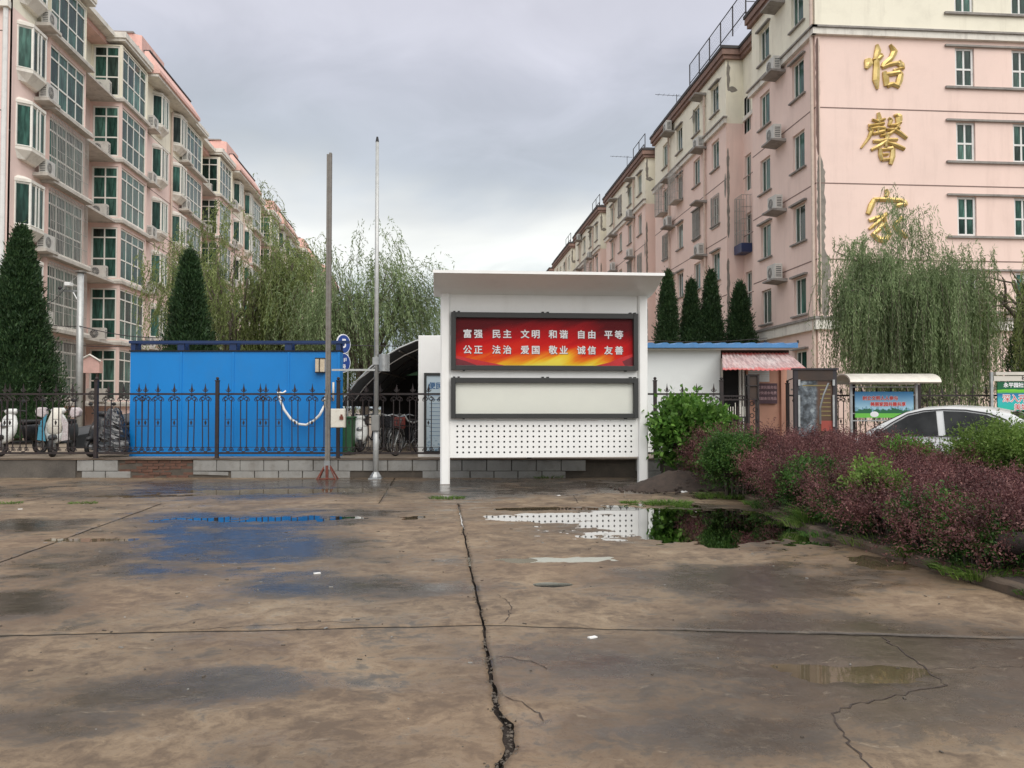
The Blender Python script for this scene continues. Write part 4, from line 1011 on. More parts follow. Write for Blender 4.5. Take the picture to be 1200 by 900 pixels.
XIN = [[(240, 150, 12), (330, 175, 18), (455, 135, 14)], [(345, 35, 14), (360, 110, 28), (350, 200, 16)], [(175, 250, 16), (300, 235, 18), (440, 205, 18)],
       [(190, 280, 18), (230, 340, 26), (180, 450, 18), (50, 620, 7)], [(230, 300, 18), (330, 280, 20), (450, 285, 26)], [(245, 385, 14), (340, 360, 20), (450, 330, 22)], [(340, 280, 12), (335, 370, 12)], [(450, 275, 18), (440, 340, 18)],
       [(520, 110, 10), (560, 150, 24), (520, 245, 16)], [(540, 240, 16), (640, 225, 18), (720, 175, 20)], [(640, 70, 20), (690, 90, 48), (690, 180, 40), (730, 190, 16)], [(610, 75, 12), (660, 60, 18)],
       [(690, 215, 16), (640, 290, 18), (540, 370, 20), (370, 415, 12)], [(640, 250, 14), (700, 290, 22)], [(480, 310, 14), (600, 300, 20), (700, 350, 26), (820, 440, 20)],
       [(470, 360, 26), (490, 430, 30), (470, 510, 24), (470, 590, 14)], [(250, 505, 18), (340, 500, 22), (470, 470, 18), (660, 465, 20)],
       [(480, 480, 20), (380, 560, 24), (220, 645, 16)], [(490, 520, 18), (620, 550, 26), (780, 615, 20)],
       [(370, 620, 20), (375, 720, 26), (400, 810, 20)], [(380, 635, 16), (480, 625, 18), (580, 605, 26)], [(585, 610, 26), (575, 740, 34), (540, 870, 22)], [(400, 715, 12), (500, 708, 14)], [(400, 800, 18), (520, 785, 16)]]
JIA = [[(450, 30, 14), (470, 90, 30), (450, 150, 20)], [(250, 200, 26), (200, 300, 38), (145, 440, 28)], [(240, 200, 22), (430, 195, 26), (680, 205, 28), (760, 250, 40), (790, 290, 20)], [(760, 260, 30), (600, 300, 22)],
       [(160, 545, 22), (280, 500, 26), (420, 460, 18)], [(460, 420, 22), (340, 540, 26), (160, 685, 14)], [(400, 590, 26), (330, 680, 28), (220, 770, 22)], [(200, 750, 18), (320, 840, 36), (430, 855, 34), (500, 760, 26), (440, 600, 20), (420, 480, 16)],
       [(720, 480, 24), (600, 580, 22)], [(560, 600, 16), (680, 720, 30), (800, 800, 22)]]
brush(rb, YI, 16.58 - RX, 14.30, 2.0, 'gold brush-style character at the top of the end wall'); brush(rb, XIN, 16.54 - RX, 11.58, 2.08, 'gold brush-style character in the middle of the column'); brush(rb, JIA, 16.56 - RX, 8.70, 2.08, 'gold brush-style character partly behind the willow')

# ------------------------------------------------ left-hand block
LX, LY = -15.1, 31.1
lb = thing('apartment_building', 'pink apartment block on the left with green glazed bays and balconies stacked six storeys high', 'building', (LX, LY, 0))
PER = 17.75; L0 = 40.7; NM = 5
lo, hi = MB(), MB(); BAND2 = 15.75; LT = 18.45; XB, XW, XC, XR = -14.75 - LX, 0., -14.9 - LX, -16.15 - LX
G0 = 4.5; lq = random.Random(77)
def seg(x, ya, yb, holes): 
    for mb_, z0, z1 in ((lo, -.05, BAND2), (hi, BAND2, LT)):
        wall_open(mb_, (x, ya, 0), (0, 1, 0), yb - ya, z0, z1, [h for h in holes if h[2] < z1 and h[3] > z0], (1, 0, 0), .12)
def sseg(y, xa, xb, holes, n=-1):
    for mb_, z0, z1 in ((lo, -.05, BAND2), (hi, BAND2, LT)):
        wall_open(mb_, (xa, y, 0), (1, 0, 0), xb - xa, z0, z1, [h for h in holes if h[2] < z1 and h[3] > z0], (0, n, 0), .10)
floors = [(f, G0 + FH * (f - 1)) for f in range(0, 6)]
bayH = 2.36
slabs_, aprons = [], []
bw = {}
def bay_window(root, y, z, near):
    """small projecting window: sloped foot, hood, three glazed sides; centre y, sill z, on the east-facing wall"""
    o = link('bay_window', BWM['frame'], root, (0, y, z), EAST)
    link('base', BWM['base'], o); link('hood', BWM['hood'], o)
    for me in (BWM['pane_l'], BWM['pane_c'], BWM['pane_r']) if near else (BWM['pane_all'],): link('pane', me, o)
def bwm():
    w_, h, p, s_ = .78, 1.55, .40, .28   # half width at wall, height, projection, splay
    pl_ = [(-w_, 0), (-w_ + s_, -p), (w_ - s_, -p), (w_, 0)]
    fr = MB(); t = .035
    for (x_, y_) in pl_ + [(-.12, -p), (.12, -p)]: fr.box(x_ - t, y_ - t, 0, x_ + t, y_ + t, h)
    for z in (0.03, h - .03):
        for a, b in zip(pl_[:-1], pl_[1:]): fr.tube([(a[0], a[1], z), (b[0], b[1], z)], .035, 4)
    base = MB(); k = 4; P0_ = [(x * 1.06, y * 1.1, -.02) for x, y in pl_]; P1 = [(x * .86, y * .45, -.42) for x, y in pl_]
    P2 = [(x * 1.06, y * 1.1, -.12) for x, y in pl_]
    base.add(P0_ + P2 + P1, [(0, 1, 2, 3), (11, 10, 9, 8)] + [(a + j, a + j + 1, a + 5 + j, a + 4 + j) for a in (0, 4) for j in range(3)])
    hood = MB(); hood.add([(x * 1.08, y * 1.12, h + .01) for x, y in pl_] + [(x * 1.08, y * 1.12, h + .12) for x, y in pl_] + [(-w_ * .8, 0, h + .26), (-w_ * .55, -p * .4, h + .26), (w_ * .55, -p * .4, h + .26), (w_ * .8, 0, h + .26)],
                          [(3, 2, 1, 0), (8, 9, 10, 11)] + [(a + j, a + j + 1, a + 5 + j, a + 4 + j) for a in (0, 4) for j in range(3)])
    D = dict(frame=fr.mesh('bay_window', 'wframe'), base=base.mesh('base', 'trim'), hood=hood.mesh('hood', 'trim'))
    al = MB()
    for nm, (a, b) in zip(('pane_l', 'pane_c', 'pane_r'), zip(pl_[:-1], pl_[1:])):
        q = MB(); q.quad((a[0], a[1], 0), (b[0], b[1], 0), (b[0], b[1], h), (a[0], a[1], h)); al.quad((a[0], a[1], 0), (b[0], b[1], 0), (b[0], b[1], h), (a[0], a[1], h)); D[nm] = q.mesh('pane', 'glass', fix=False)
    D['pane_all'] = al.mesh('pane', 'glass', fix=False); return D
BWM = bwm()
LED2 = MB().add([(-.5, 0, 0), (.5, 0, 0), (.5, -.55, .02), (-.5, -.55, .02), (-.5, 0, .13), (.5, 0, .13), (.5, -.55, .13), (-.5, -.55, .13)], [(0, 1, 2, 3), (7, 6, 5, 4), (0, 4, 5, 1), (1, 5, 6, 2), (2, 6, 7, 3), (3, 7, 4, 0)]).mesh('ac_ledge', 'slabpale')
def grille(w, h, root, loc, rz, d=.0):
    b = MB(); n = int(w / .13); r = .008
    for i in range(n + 1): x = w * i / n; b.box(x - r, -d - r, 0, x + r, -d + r, h)
    for j in range(5): z = h * j / 4; b.box(0, -d - r * .6, z - r * 1.3, w, -d + r * .6, z + r * 1.3)
    b.build('window_grille', 'bars', root, loc, rz)
for k in range(-1, NM):
    b0 = L0 + PER * k - LY; near = k < 1; R0 = max(0, b0)
    S = lambda s: b0 + s
    if k >= 0:
        H = [(.12, 3.38, z + .22, z + .22 + bayH) for f, z in floors if z > 1]
        seg(XB, S(0), S(3.5), H); sseg(S(0), XR, XB, [(.1, 1.28, h[2], h[3]) for h in H]); sseg(S(3.5), XW, XB, [], 1)
        for (a, b_, c_, d_) in H:
            put_win(lb, 'bay', 3.24, bayH - .02, (.25, .5, .75), (.38, .80), (XB - .05, S(a) + .01, c_ + .01), EAST, near, 'wframe', .06)
            put_win(lb, 'bays', 1.16, bayH - .02, (.5,), (.38, .80), (XR + .11, S(0) + .04, c_ + .01), SOUTH, near, 'wframe', .06)
    # main wall with bay windows
    ws = 3.5 if k >= 0 else 8.3
    seg(XW, S(ws), S(10.8), [])
    for f, z in floors:
        if z < 1: continue
        for c_ in ((6.1, 9.45) if k >= 0 else (9.45,)):
            if k < 3: bay_window(lb, S(c_), z + .75, near)
            else: put_win(lb, 'far', 1.3, 1.5, (.5,), (), (XW + .02, S(c_) - .65, z + .75), EAST, False)
        if k < 3 and f >= 1:
            for c_, pr_ in ((10.45, .85), (4.5, .85), (8.0, .0)):
                if c_ < ws or (k > 0 and c_ > 10): continue
                if lq.random() < pr_: link('ac_ledge', LED2, lb, (0, S(c_), z + .02), EAST); put_ac(lb, (.30, S(c_), z + .155), EAST, lq)
    if k >= 0:
        b = MB(); b.tube([(.09, S(8.35), .3), (.09, S(8.35), 18.2)], .06, 6); b.build('drainpipe', 'pipe', lb)
        b = MB(); b.tube([(.07, S(3.9), .3), (.07, S(3.9), 18.2)], .03, 5); b.build('drainpipe', 'pipe', lb)
    # glazed balconies
    H = [(.05, 3.25, z + .20, z + .20 + bayH) for f, z in floors if z > 1]
    seg(XC, S(10.8), S(14.1), H); sseg(S(10.8), XW, XC, []); sseg(S(14.1), XR, XC, [], 1)
    for (a, b_, c_, d_) in H:
        put_win(lb, 'balc', 3.18, bayH - .02, (.25, .5, .75), (.38, .80), (XC - .04, S(10.8 + a) + .01, c_ + .01), EAST, near, 'wframe', .06)
        if k == -1 and c_ < 11: grille(3.4, bayH + .1, lb, (XC + .06, S(10.75), c_ - .05), EAST, .06)
    if k + 1 < NM: seg(XR, S(14.1), S(PER), [])
    # floor slabs with stained edges
    for f, z in floors + [(6, G0 + FH * 5)]:
        parts_ = []
        if k >= 0: parts_.append((XR, S(-.12) if True else 0, XB + .16, S(3.62)))
        parts_.append((XW - .02, S(10.62), XC + .30, S(14.28)))
        for (xa, ya_, xb_, yb_) in parts_:
            b = MB(); b.box(xa, ya_, z - .06, xb_, yb_, z + .07); b.build('floor_slab', 'slabpale' if f < 6 else 'trim', lb)
            b = MB(); b.box(xa, ya_ + .035, z + .072, xb_ - .05, yb_ - .035, z + .15); b.build('floor_slab', 'trim', lb)
        if k < 3 and f < 6:
            b = MB(); b.box(XR + .01, S(14.2), z - .05, XC - .05, S(PER) - .13, z + .05)
            if k + 1 < NM: b.build('floor_slab', 'slabpale', lb)
            if k + 1 < NM and k < 2 and lq.random() < .85: put_ac(lb, (XR + .62, S(PER) - .42, z + .152), SOUTH, lq)
        if k >= 0 and f not in (0, 6): b = MB(); b.box(.001, S(3.63), z - .02, .006, S(10.6), z + .02); b.build('floor_joint', 'joint', lb)
    # roof: bay parapet, overhanging pink eave, gabled pink turrets
    if k >= 0:
        b = MB(); b.box(XR, S(-.2), 18.722, XB + .22, S(3.7), 18.98); b.build('bay_cornice', 'trim', lb)
    es = 3.75 if k >= 0 else 8.5
    b = MB(); b.box(-.4, S(es), 18.452, .78, S(11.0), 18.60); b.build('eave_soffit', 'trim', lb)
    b = MB(); b.prism([(.88, 18.602), (.88, 18.78), (.30, 19.72), (.1, 19.72), (.1, 18.602)], S(es) - .06, S(11.06), 'y'); b.build('eave', 'pinkroof', lb)
    b = MB(); b.box(.02, S(es), 19.722, .36, S(11.0), 19.80); b.build('eave_coping', 'coping', lb)
    b = MB(); b.box(XR, S(14.05), 18.73, XC - .12, S(PER) - .22, 18.95); b.build('parapet', 'trim', lb)
    b = MB(); b.box(XW - .1, S(10.6), 18.722, XC + .34, S(14.3), 18.90); b.build('balcony_roof', 'trim', lb)
    if k >= 0:
        b = MB(); b.prism([(-3.2, 18.6), (-.35, 18.6), (-.35, 20.9), (-.9, 21.0), (-3.2, 20.75)], S(4.6), S(8.2), 'y'); t_ = b.build('turret', 'pinkroof', lb)
        b = MB(); b.box(-3.3, S(4.5), 20.99, -.75, S(8.3), 21.07); b.build('turret_coping', 'slab', lb)
        for (s_, z_) in ((4.9, 20.3), (6.4, 20.1), (7.4, 19.9)): b = MB(); b.sphere((-.6 - (s_ - 5) * .3, S(4.595), z_), .09, 6, 4, sc=(1, .3, .7)); b.build('vent_hole', 'slab', lb)
    b = MB(); b.box(-1.3, S(12.3), 18.6, -.5, S(13.1), 20.6); b.box(-1.4, S(12.2), 20.602, -.4, S(13.2), 20.75); b.build('chimney', 'pinkroof', lb)
# end wall, back and roof
for mb_, z0, z1 in ((lo, -.05, BAND2), (hi, BAND2, LT)):
    wall_open(mb_, (-11, 0, 0), (1, 0, 0), 11.0, z0, z1, [], (0, -1, 0)); yE = L0 + PER * (NM - 1) + 14.1 - LY
    wall_open(mb_, (-11, 0, 0), (0, 1, 0), yE, z0, z1, [], (-1, 0, 0)); wall_open(mb_, (-11, yE, 0), (1, 0, 0), 11.2, z0, z1, [], (0, 1, 0))
lo.build('pink_wall', 'pink_left', lb, fix=False); hi.build('cream_upper_wall', 'cream', lb, fix=False)
b = MB(); b.prism([(-11, 18.46), (-.35, 18.46), (-.35, 18.7), (-4, 20.3), (-11, 20.3)], .0, yE, 'y'); b.build('roof', 'pinkroof', lb)
b = MB(); b.tube([(-.12, -.09, .3), (-.12, -.09, 18.3)], .085, 8); b.build('drainpipe', 'wframe2', lb)
for f in range(1, 6): b = MB(); b.box(-11, -.006, G0 + FH * f - 1.02, -.2, -.001, G0 + FH * f - .98); b.build('floor_joint', 'joint', lb)
b = MB(); b.box(-11, -.25, 15.6, .02, -.001, 15.85); b.build('string_course', 'trim', lb)
put_ac(lb, (.45, L0 - PER + 15.8 - LY, 20.15), SOUTH, lq)

# ================================================================== VEGETATION
def leaf_arrays(Pc, D, Ln, Wd, rng, curl=0.):
    """one diamond-ish leaf (4 corners) per row: base Pc, direction D, length Ln, width Wd"""
    n = len(Pc); D = D / np.maximum(np.linalg.norm(D, axis=1, keepdims=True), 1e-6)
    r = rng.normal(size=(n, 3)); S = np.cross(D, r); S /= np.maximum(np.linalg.norm(S, axis=1, keepdims=True), 1e-6)
    Ln = np.broadcast_to(np.asarray(Ln, float), (n,))[:, None]; Wd = np.broadcast_to(np.asarray(Wd, float), (n,))[:, None]
    m = Pc + D * Ln * .45
    V = np.stack([Pc, m + S * Wd * .5, Pc + D * Ln, m - S * Wd * .5], 1).reshape(-1, 3)
    return V, np.arange(4 * n).reshape(n, 4)
def foliage(name, mat, V, F, root, **tags): return link(name, arr_mesh(name, V, F, mat), root, kind='stuff', **tags)
def limb(mb, p0, p1, r0, r1, rng, sag=0., n=6):
    p0, p1 = np.array(p0, float), np.array(p1, float); L_ = np.linalg.norm(p1 - p0); pts = []
    for i in range(n + 1):
        t = i / n; p = p0 + (p1 - p0) * t + rng.normal(0, L_ * .02, 3) * (0 < i < n); p[2] += sag * math.sin(math.pi * t); pts.append(tuple(p))
    mb.tube(pts, [r0 + (r1 - r0) * i / n for i in range(n + 1)], 6); return pts
def willow(label, loc, h, rx, ry, nstr, mat, seed, lmin=1.0, lmax=3.6, zmin=.8, arch=.5, leaf_l=.11, lobes=7, airy=.0, wind=(0, 0), trunk_h=2.2, leaf_w=.017, step=.045):
    rng = np.random.default_rng(seed); root = thing('willow_tree', label, 'tree', loc)
    tr = MB(); top = (rng.normal(0, .15), rng.normal(0, .15), trunk_h); limb(tr, (0, 0, -.2), top, .17, .13, rng, 0, 5)
    ends = []
    for i in range(lobes):
        a = 2 * math.pi * i / lobes + rng.uniform(-.3, .3); rr_ = rng.uniform(.35, .8); hz = rng.uniform(.62, 1.)
        e = (rx * rr_ * math.cos(a), ry * rr_ * math.sin(a), trunk_h + (h - trunk_h) * hz * (.98 - .35 * rr_)); pts = limb(tr, top, e, .09, .025, rng, .35); ends += pts[2:]
        for _ in range(3):
            a2 = a + rng.uniform(-.9, .9); q = rng.uniform(.5, 1.); e2 = (rx * q * math.cos(a2), ry * q * math.sin(a2), e[2] + rng.uniform(-1.0, .5)); ends += limb(tr, pts[rng.integers(2, 5)], e2, .04, .012, rng, .25)[2:]
    ends += [(rng.normal(0, rx * .12), rng.normal(0, ry * .12), h * rng.uniform(.93, 1.0)) for _ in range(5)]
    ends = np.array(ends); tr.build('trunk', 'bark', root, smooth=True)
    Vs, Fs, off = [], [], 0; tw = MB()
    P = []; D = []
    for s in range(nstr):
        if s % 7 == 0: e_ = ends[rng.integers(len(ends))] + rng.normal(0, .30, 3) * (1 + airy); a_ = math.atan2(e_[1] * rx, e_[0] * ry + 1e-6) + rng.normal(0, .7); l_ = rng.uniform(.75, 1.25)
        b = e_ + rng.normal(0, .17, 3)
        a = a_ + rng.normal(0, .35); o_ = np.array([math.cos(a), math.sin(a), 0.])
        Ls = rng.uniform(lmin, lmax) * l_; out_ = rng.uniform(.15, .75) * arch * (1 + airy); up_ = rng.uniform(.1, .45) * arch
        n = int(Ls / step); t = np.linspace(0, 1, n)
        x = b[None, :] + o_[None, :] * (out_ * (1 - np.exp(-2.5 * t)))[:, None]
        x[:, 2] += up_ * np.sin(np.clip(t * 3.5, 0, 1) * math.pi * .75) - Ls * np.clip(t - .10, 0, None) ** 1.25
        sw = rng.normal(0, .10, 2); x[:, 0] += (sw[0] + wind[0]) * t ** 1.6 + .03 * np.sin(t * 9 + s); x[:, 1] += (sw[1] + wind[1]) * t ** 1.6
        k = x[:, 2] > zmin + rng.uniform(-.2, .5); x = x[k]
        if len(x) < 6: continue
        if s % 5 == 0: tw.tube([tuple(v) for v in x[::max(2, len(x) // 6)]], .006, 3, cap=False)
        tan = np.gradient(x, axis=0); tan /= np.maximum(np.linalg.norm(tan, axis=1, keepdims=True), 1e-6)
        rnd = rng.normal(0, .42, x.shape); P.append(x + rng.normal(0, .012, x.shape)); D.append(tan + rnd + np.array([0, 0, -.15]))
    P = np.concatenate(P); D = np.concatenate(D); V, F = leaf_arrays(P, D, rng.uniform(.7, 1.25, len(P)) * leaf_l, leaf_w * rng.uniform(.8, 1.3, len(P)), rng)
    foliage('crown', mat, V, F, root); tw.build('twigs', 'bark', root, fix=False, kind='stuff'); return root
def conifer(label, loc, h, r, n, seed, mat='thuja', tip=.0, group='dark conical cypresses'):
    rng = np.random.default_rng(seed); root = thing('cypress_tree', label, 'tree', loc, group=group)
    tr = MB(); tr.tube([(0, 0, -.2), (0, 0, h * .5), (0, 0, h * .93)], [.12, .08, .02], 6); tr.build('trunk', 'bark', root)
    # a lumpy cone of small upward sprays, each spray a handful of scales
    ns = n // 9; t = rng.random(ns) ** .75; a = rng.uniform(0, 2 * math.pi, ns)
    rad = r * (1 - t) ** .72 * (.98 + .34 * np.sin(a * 5 + t * 23 + seed) * np.sin(t * 31 + a * 2) * .6 + rng.normal(0, .12, ns)) * np.where(t < .08, .75 + 3 * t, 1.) * rng.uniform(.45, 1.10, ns) ** .5
    c = np.stack([rad * np.cos(a), rad * np.sin(a), .15 + t * h * .97], -1)
    up = np.stack([np.cos(a) * .55, np.sin(a) * .55, np.full(ns, 1.)], -1)
    P = np.repeat(c, 9, 0) + rng.normal(0, .07, (ns * 9, 3)) * np.array([1, 1, 1.5]); D = np.repeat(up, 9, 0) + rng.normal(0, .42, (ns * 9, 3))
    V, F = leaf_arrays(P, D, rng.uniform(.08, .17, len(P)), rng.uniform(.022, .05, len(P)), rng); foliage('foliage', mat, V, F, root)
    co = MB(); m_ = 10
    for i in range(m_): pass
    zs = np.linspace(0, 1, 12); vs = []; q = random.Random(seed)
    for z in zs:
        for j in range(12): a_ = 2 * math.pi * j / 12; rr_ = r * .60 * (1 - z) ** .8 * q.uniform(.8, 1.1); vs.append((rr_ * math.cos(a_), rr_ * math.sin(a_), .2 + z * h * .9))
    co.add(vs, [(i * 12 + j, i * 12 + (j + 1) % 12, (i + 1) * 12 + (j + 1) % 12, (i + 1) * 12 + j) for i in range(11) for j in range(12)]); co.build('inner_core', mat, root, smooth=False)
    return root
def shrub(name, label, cat, blobs, n, mat, seed, leaf_l=.035, leaf_w=.018, shoot=.16, per=9, up=.6, base=(0, 0, 0), group=None, spread=.5, kindtop=None, core=True, stems=True, inner=.75, droop=0., clump=1):
    """blobs: (x,y,z,rx,ry,rz); leafy shoots growing out of the union of the blobs"""
    rng = np.random.default_rng(seed); root = thing(name, label, cat, base, group=group); bl = np.array(blobs, float)
    ar = (bl[:, 3] * bl[:, 4] + bl[:, 3] * bl[:, 5] + bl[:, 4] * bl[:, 5]); pk = np.repeat(rng.choice(len(bl), n // clump + 1, p=ar / ar.sum()), clump)[:n]; b = bl[pk]
    d = np.repeat(rng.normal(size=(n // clump + 1, 3)), clump, 0)[:n]; d /= np.linalg.norm(d, axis=1, keepdims=True); d[:, 2] = np.where(np.repeat(rng.random(n // clump + 1), clump)[:n] < .75, np.abs(d[:, 2]), d[:, 2])
    q = (np.repeat(rng.uniform(inner, 1., n // clump + 1), clump)[:n] + (0 if clump == 1 else rng.normal(0, .03, n)))[:, None]; lump = (1 + .10 * np.sin(d[:, :1] * 7 + b[:, :1] * 3 + seed) * np.sin(d[:, 1:2] * 6 + seed * 2))
    p0 = b[:, :3] + d * b[:, 3:6] * q * lump + (0 if clump == 1 else rng.normal(0, shoot * .16, (n, 3)))
    keep = p0[:, 2] > .03
    for i in range(len(bl)):   # drop shoots buried deep in a neighbouring blob
        e = ((p0 - bl[i, :3]) / bl[i, 3:6]); keep &= ~((np.sum(e * e, 1) < (inner * .85) ** 2) & (pk != i))
    p0, d = p0[keep], d[keep]; m_ = len(p0); g_ = d * spread + np.array([0, 0, up]) + (rng.normal(0, .35, (m_, 3)) if clump == 1 else np.repeat(rng.normal(0, .45, (n // clump + 1, 3)), clump, 0)[:n][keep] + rng.normal(0, .16, (m_, 3))); g_ /= np.linalg.norm(g_, axis=1, keepdims=True)
    Ls = shoot * rng.uniform(.5, 1.4, m_); t = np.linspace(0, 1, per)
    x = p0[:, None, :] + g_[:, None, :] * (Ls[:, None] * t[None, :])[:, :, None]; x[:, :, 2] -= droop * (t ** 2)[None, :] * Ls[:, None]
    x = x.reshape(-1, 3) + rng.normal(0, leaf_w * .35, (m_ * per, 3)); D = np.repeat(g_, per, 0) * .55 + rng.normal(0, .6, (m_ * per, 3))
    V, F = leaf_arrays(x, D, leaf_l * rng.uniform(.4, 1.6, len(x)), leaf_w * rng.uniform(.6, 1.5, len(x)), rng); V[:, 2] = np.maximum(V[:, 2], .015)
    foliage('foliage', mat, V, F, root)
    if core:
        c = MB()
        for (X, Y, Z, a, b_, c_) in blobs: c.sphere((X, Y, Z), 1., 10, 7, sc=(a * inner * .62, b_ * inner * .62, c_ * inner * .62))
        c.build('inner_core', 'shadecore', root, smooth=True, fix=False, kind='stuff')  # solid dark core: shade between the shoots, put in as colour
    if stems:
        s_ = MB(); q = random.Random(seed)
        for _ in range(10 + 4 * len(blobs)):
            X, Y, Z, a, b_, c_ = blobs[q.randrange(len(blobs))]; u, v = q.uniform(-.6, .6), q.uniform(-.6, .6); s_.tube([(X + u * a * .5, Y + v * b_ * .5, 0), (X + u * a * .7, Y + v * b_ * .7, Z), (X + u * a, Y + v * b_, Z + c_ * .8)], [.010, .007, .003], 4)
        s_.build('stems', 'bark', root, fix=False, kind='stuff')
    return root
M['shadecore'] = paint('inner_shade_core', (.028, .018, .016), .95, var=.5, scale=14, bump=1.)  # near-black tone standing for shade deep inside hedge and shrubs
def pw(px_, d): u = (px_ - 600) * d / 1000; return FR(u, d)
def at3(px_, d, z): v = pw(px_, d); v.z = z; return v
# willows
willow('large weeping willow in front of the gold lettered end wall', at3(1060, 24.2, .41), 6.5, 2.55, 2.0, 3400, 'willow2', 3, 1.1, 3.6, .3, .6, .12, 9, trunk_h=2.0, leaf_w=.020)
willow('willow with one long bare branch at the right edge beside the big weeping willow', at3(1222, 23.2, .41), 5.6, 1.9, 1.6, 420, 'willow', 14, .8, 2.6, 1.2, .6, .12, 7, trunk_h=2.2, leaf_w=.02)
willow('tall feathery willow behind the left half of the blue shed', at3(272, 31.5, .41), 8.5, 3.4, 2.4, 1500, 'willow', 5, .7, 2.6, .8, .9, .14, 9, airy=.4, trunk_h=2.0, leaf_w=.030)
willow('low dense willow behind the right half of the blue shed', at3(345, 32.5, .41), 5.0, 3.0, 2.2, 1300, 'willow', 6, .9, 3.0, .6, .6, .14, 8, airy=.2, trunk_h=1.6, leaf_w=.032)
willow('airy willow behind the two poles with branches reaching right into the sky', at3(428, 29.0, .41), 6.6, 2.25, 2.0, 1300, 'willow2', 9, .6, 2.0, .4, 1.25, .13, 9, airy=.5, wind=(.18, 0), trunk_h=1.8, leaf_w=.028)
# conifers
conifer('tall dark cypress at the left edge in front of the pink block', at3(22, 26.5, .41), 6.65, 1.28, 60000, 1, group=None)
conifer('dark pointed cypress rising behind the blue shed', at3(221, 27.0, .41), 5.95, 1.05, 42000, 2, group=None)
for px_, py_, r_, s_, lb_ in ((783, 320, .82, 3, 'leftmost of four cypresses behind the kiosk, next to the notice board canopy'), (811, 331, .82, 4, 'second slender cypress from the notice board behind the kiosk, slightly shorter'), (834, 320, .92, 5, 'tallest sharp-tipped cypress of the touching pair behind the kiosk'), (868, 334, 1.12, 6, 'broadest of the cypresses behind the kiosk, nearest the building corner')):
    d = 36.5; conifer(lb_, at3(px_, d, .41), 1.09 + (479 - py_) * d / 1000, r_, 32000, s_, group='dark conical cypresses')
conifer('dark conifer at the far right edge partly behind willow strands', at3(1213, 26.5, .41), 5.2, 1.0, 22000, 8, group=None)
# purple hedge and green shrubs in the bed
def kx(y): return float(KJ(y))
bl = []
q = random.Random(5)
for y in np.arange(6.9, 14.9, .62):
    x0_ = kx(y) + .30
    for j, xx in enumerate((x0_ + .08, x0_ + .75, x0_ + 1.45, x0_ + 2.1)):
        hgt = (.84 + .062 * (y - 9) - .17 * math.exp(-((y - 10.0) / 2.4) ** 2)) * .55 * (1 + (.05 if j == 1 else -.06 if j == 0 else -.05 if j > 1 else 0)) * q.uniform(.92, 1.08)
        if y > 12: hgt *= 1.0
        bl.append((xx + q.uniform(-.12, .12), y + q.uniform(-.15, .15), hgt * .92, .62, .55, hgt * q.uniform(.72, .86)))
for y in np.arange(2.6, 6.9, .7):
    for xx in (5.6, 6.5, 7.4): bl.append((xx + q.uniform(-.1, .1), y, .30, .65, .6, .30))
bl += [(5.45, 15.2, .62, .62, .5, .52), (5.2, 15.9, .58, .6, .5, .46), (4.95, 15.3, .45, .5, .45, .40)]
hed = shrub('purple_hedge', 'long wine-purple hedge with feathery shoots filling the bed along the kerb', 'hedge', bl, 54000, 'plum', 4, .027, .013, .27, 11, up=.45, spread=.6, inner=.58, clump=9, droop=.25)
def gs(name, label, x, y, r, h, n, mat, seed, **k):
    q = random.Random(seed); B = [(q.uniform(-.5, .5) * r, q.uniform(-.5, .5) * r, h * q.uniform(.35, .7), r * q.uniform(.45, .7), r * q.uniform(.45, .7), h * q.uniform(.28, .42)) for _ in range(5)] + [(0, 0, h * .45, r * .7, r * .7, h * .42)]
    return shrub(name, label, 'shrub', B, n, mat, seed, base=(x, y, .06), **k)
gs('green_shrub', 'bright green broad-leaved shrub against the fence right of the notice board', 5.12, 16.95, .74, 1.60, 2300, 'bush', 31, leaf_l=.105, leaf_w=.075, shoot=.34, per=6, up=.5, inner=.5)
gs('green_shrub', 'mid green box-like shrub between the soil heap and the purple hedge', 5.05, 14.0, .58, .86, 4200, 'bush2', 32, leaf_l=.034, leaf_w=.021, shoot=.24, per=10, inner=.5, clump=6)
gs('green_shrub', 'dark green shrub in the front face of the purple hedge above the puddle', 4.88, 11.0, .50, .62, 3200, 'bush2', 33, leaf_l=.032, leaf_w=.019, shoot=.20, per=9, inner=.5, clump=5)
gs('green_shrub', 'yellow-green sprig poking out of the middle of the purple hedge', 4.92, 9.25, .30, .74, 900, 'bushy', 34, leaf_l=.034, leaf_w=.020, shoot=.2, per=8, core=False)
gs('green_shrub', 'low green weedy clump over the kerb below the yellow-green sprig', 4.72, 9.4, .36, .30, 1300, 'bush2', 35, leaf_l=.035, leaf_w=.018, shoot=.14, per=8, core=False)
gs('green_shrub', 'low weedy green growth at the right end of the kerb', 4.95, 7.2, .45, .30, 900, 'bush2', 36, leaf_l=.03, leaf_w=.015, shoot=.15, per=8, core=False)
gs('green_shrub', 'bright yellow-green feathery bush hiding the tail of the silver car', 8.1, 11.6, 1.0, 1.08, 5600, 'bushy', 37, leaf_l=.045, leaf_w=.018, shoot=.30, per=10, up=.5, inner=.55)
gs('green_shrub', 'small leafy green bush below the rear window of the silver car', 6.95, 12.2, .45, .95, 1500, 'bush', 38, leaf_l=.045, leaf_w=.022, shoot=.2, per=8)
for i_, (y_, h_) in enumerate(((12.4, .55), (10.1, .42), (8.2, .50), (7.5, .40))):
    gs('green_shrub', ('small green leafy growth at the foot of the purple hedge, farthest from the viewer', 'small green leafy growth at the hedge foot just right of the long bladed grass', 'green leafy growth at the hedge foot left of the right-hand weeds', 'green leafy growth at the hedge foot nearest the right edge')[i_], kx(y_) + .33, y_, .34, h_, 1500, 'bush2', 60 + i_, leaf_l=.034, leaf_w=.02, shoot=.18, per=8, inner=.5, clump=4, core=False)
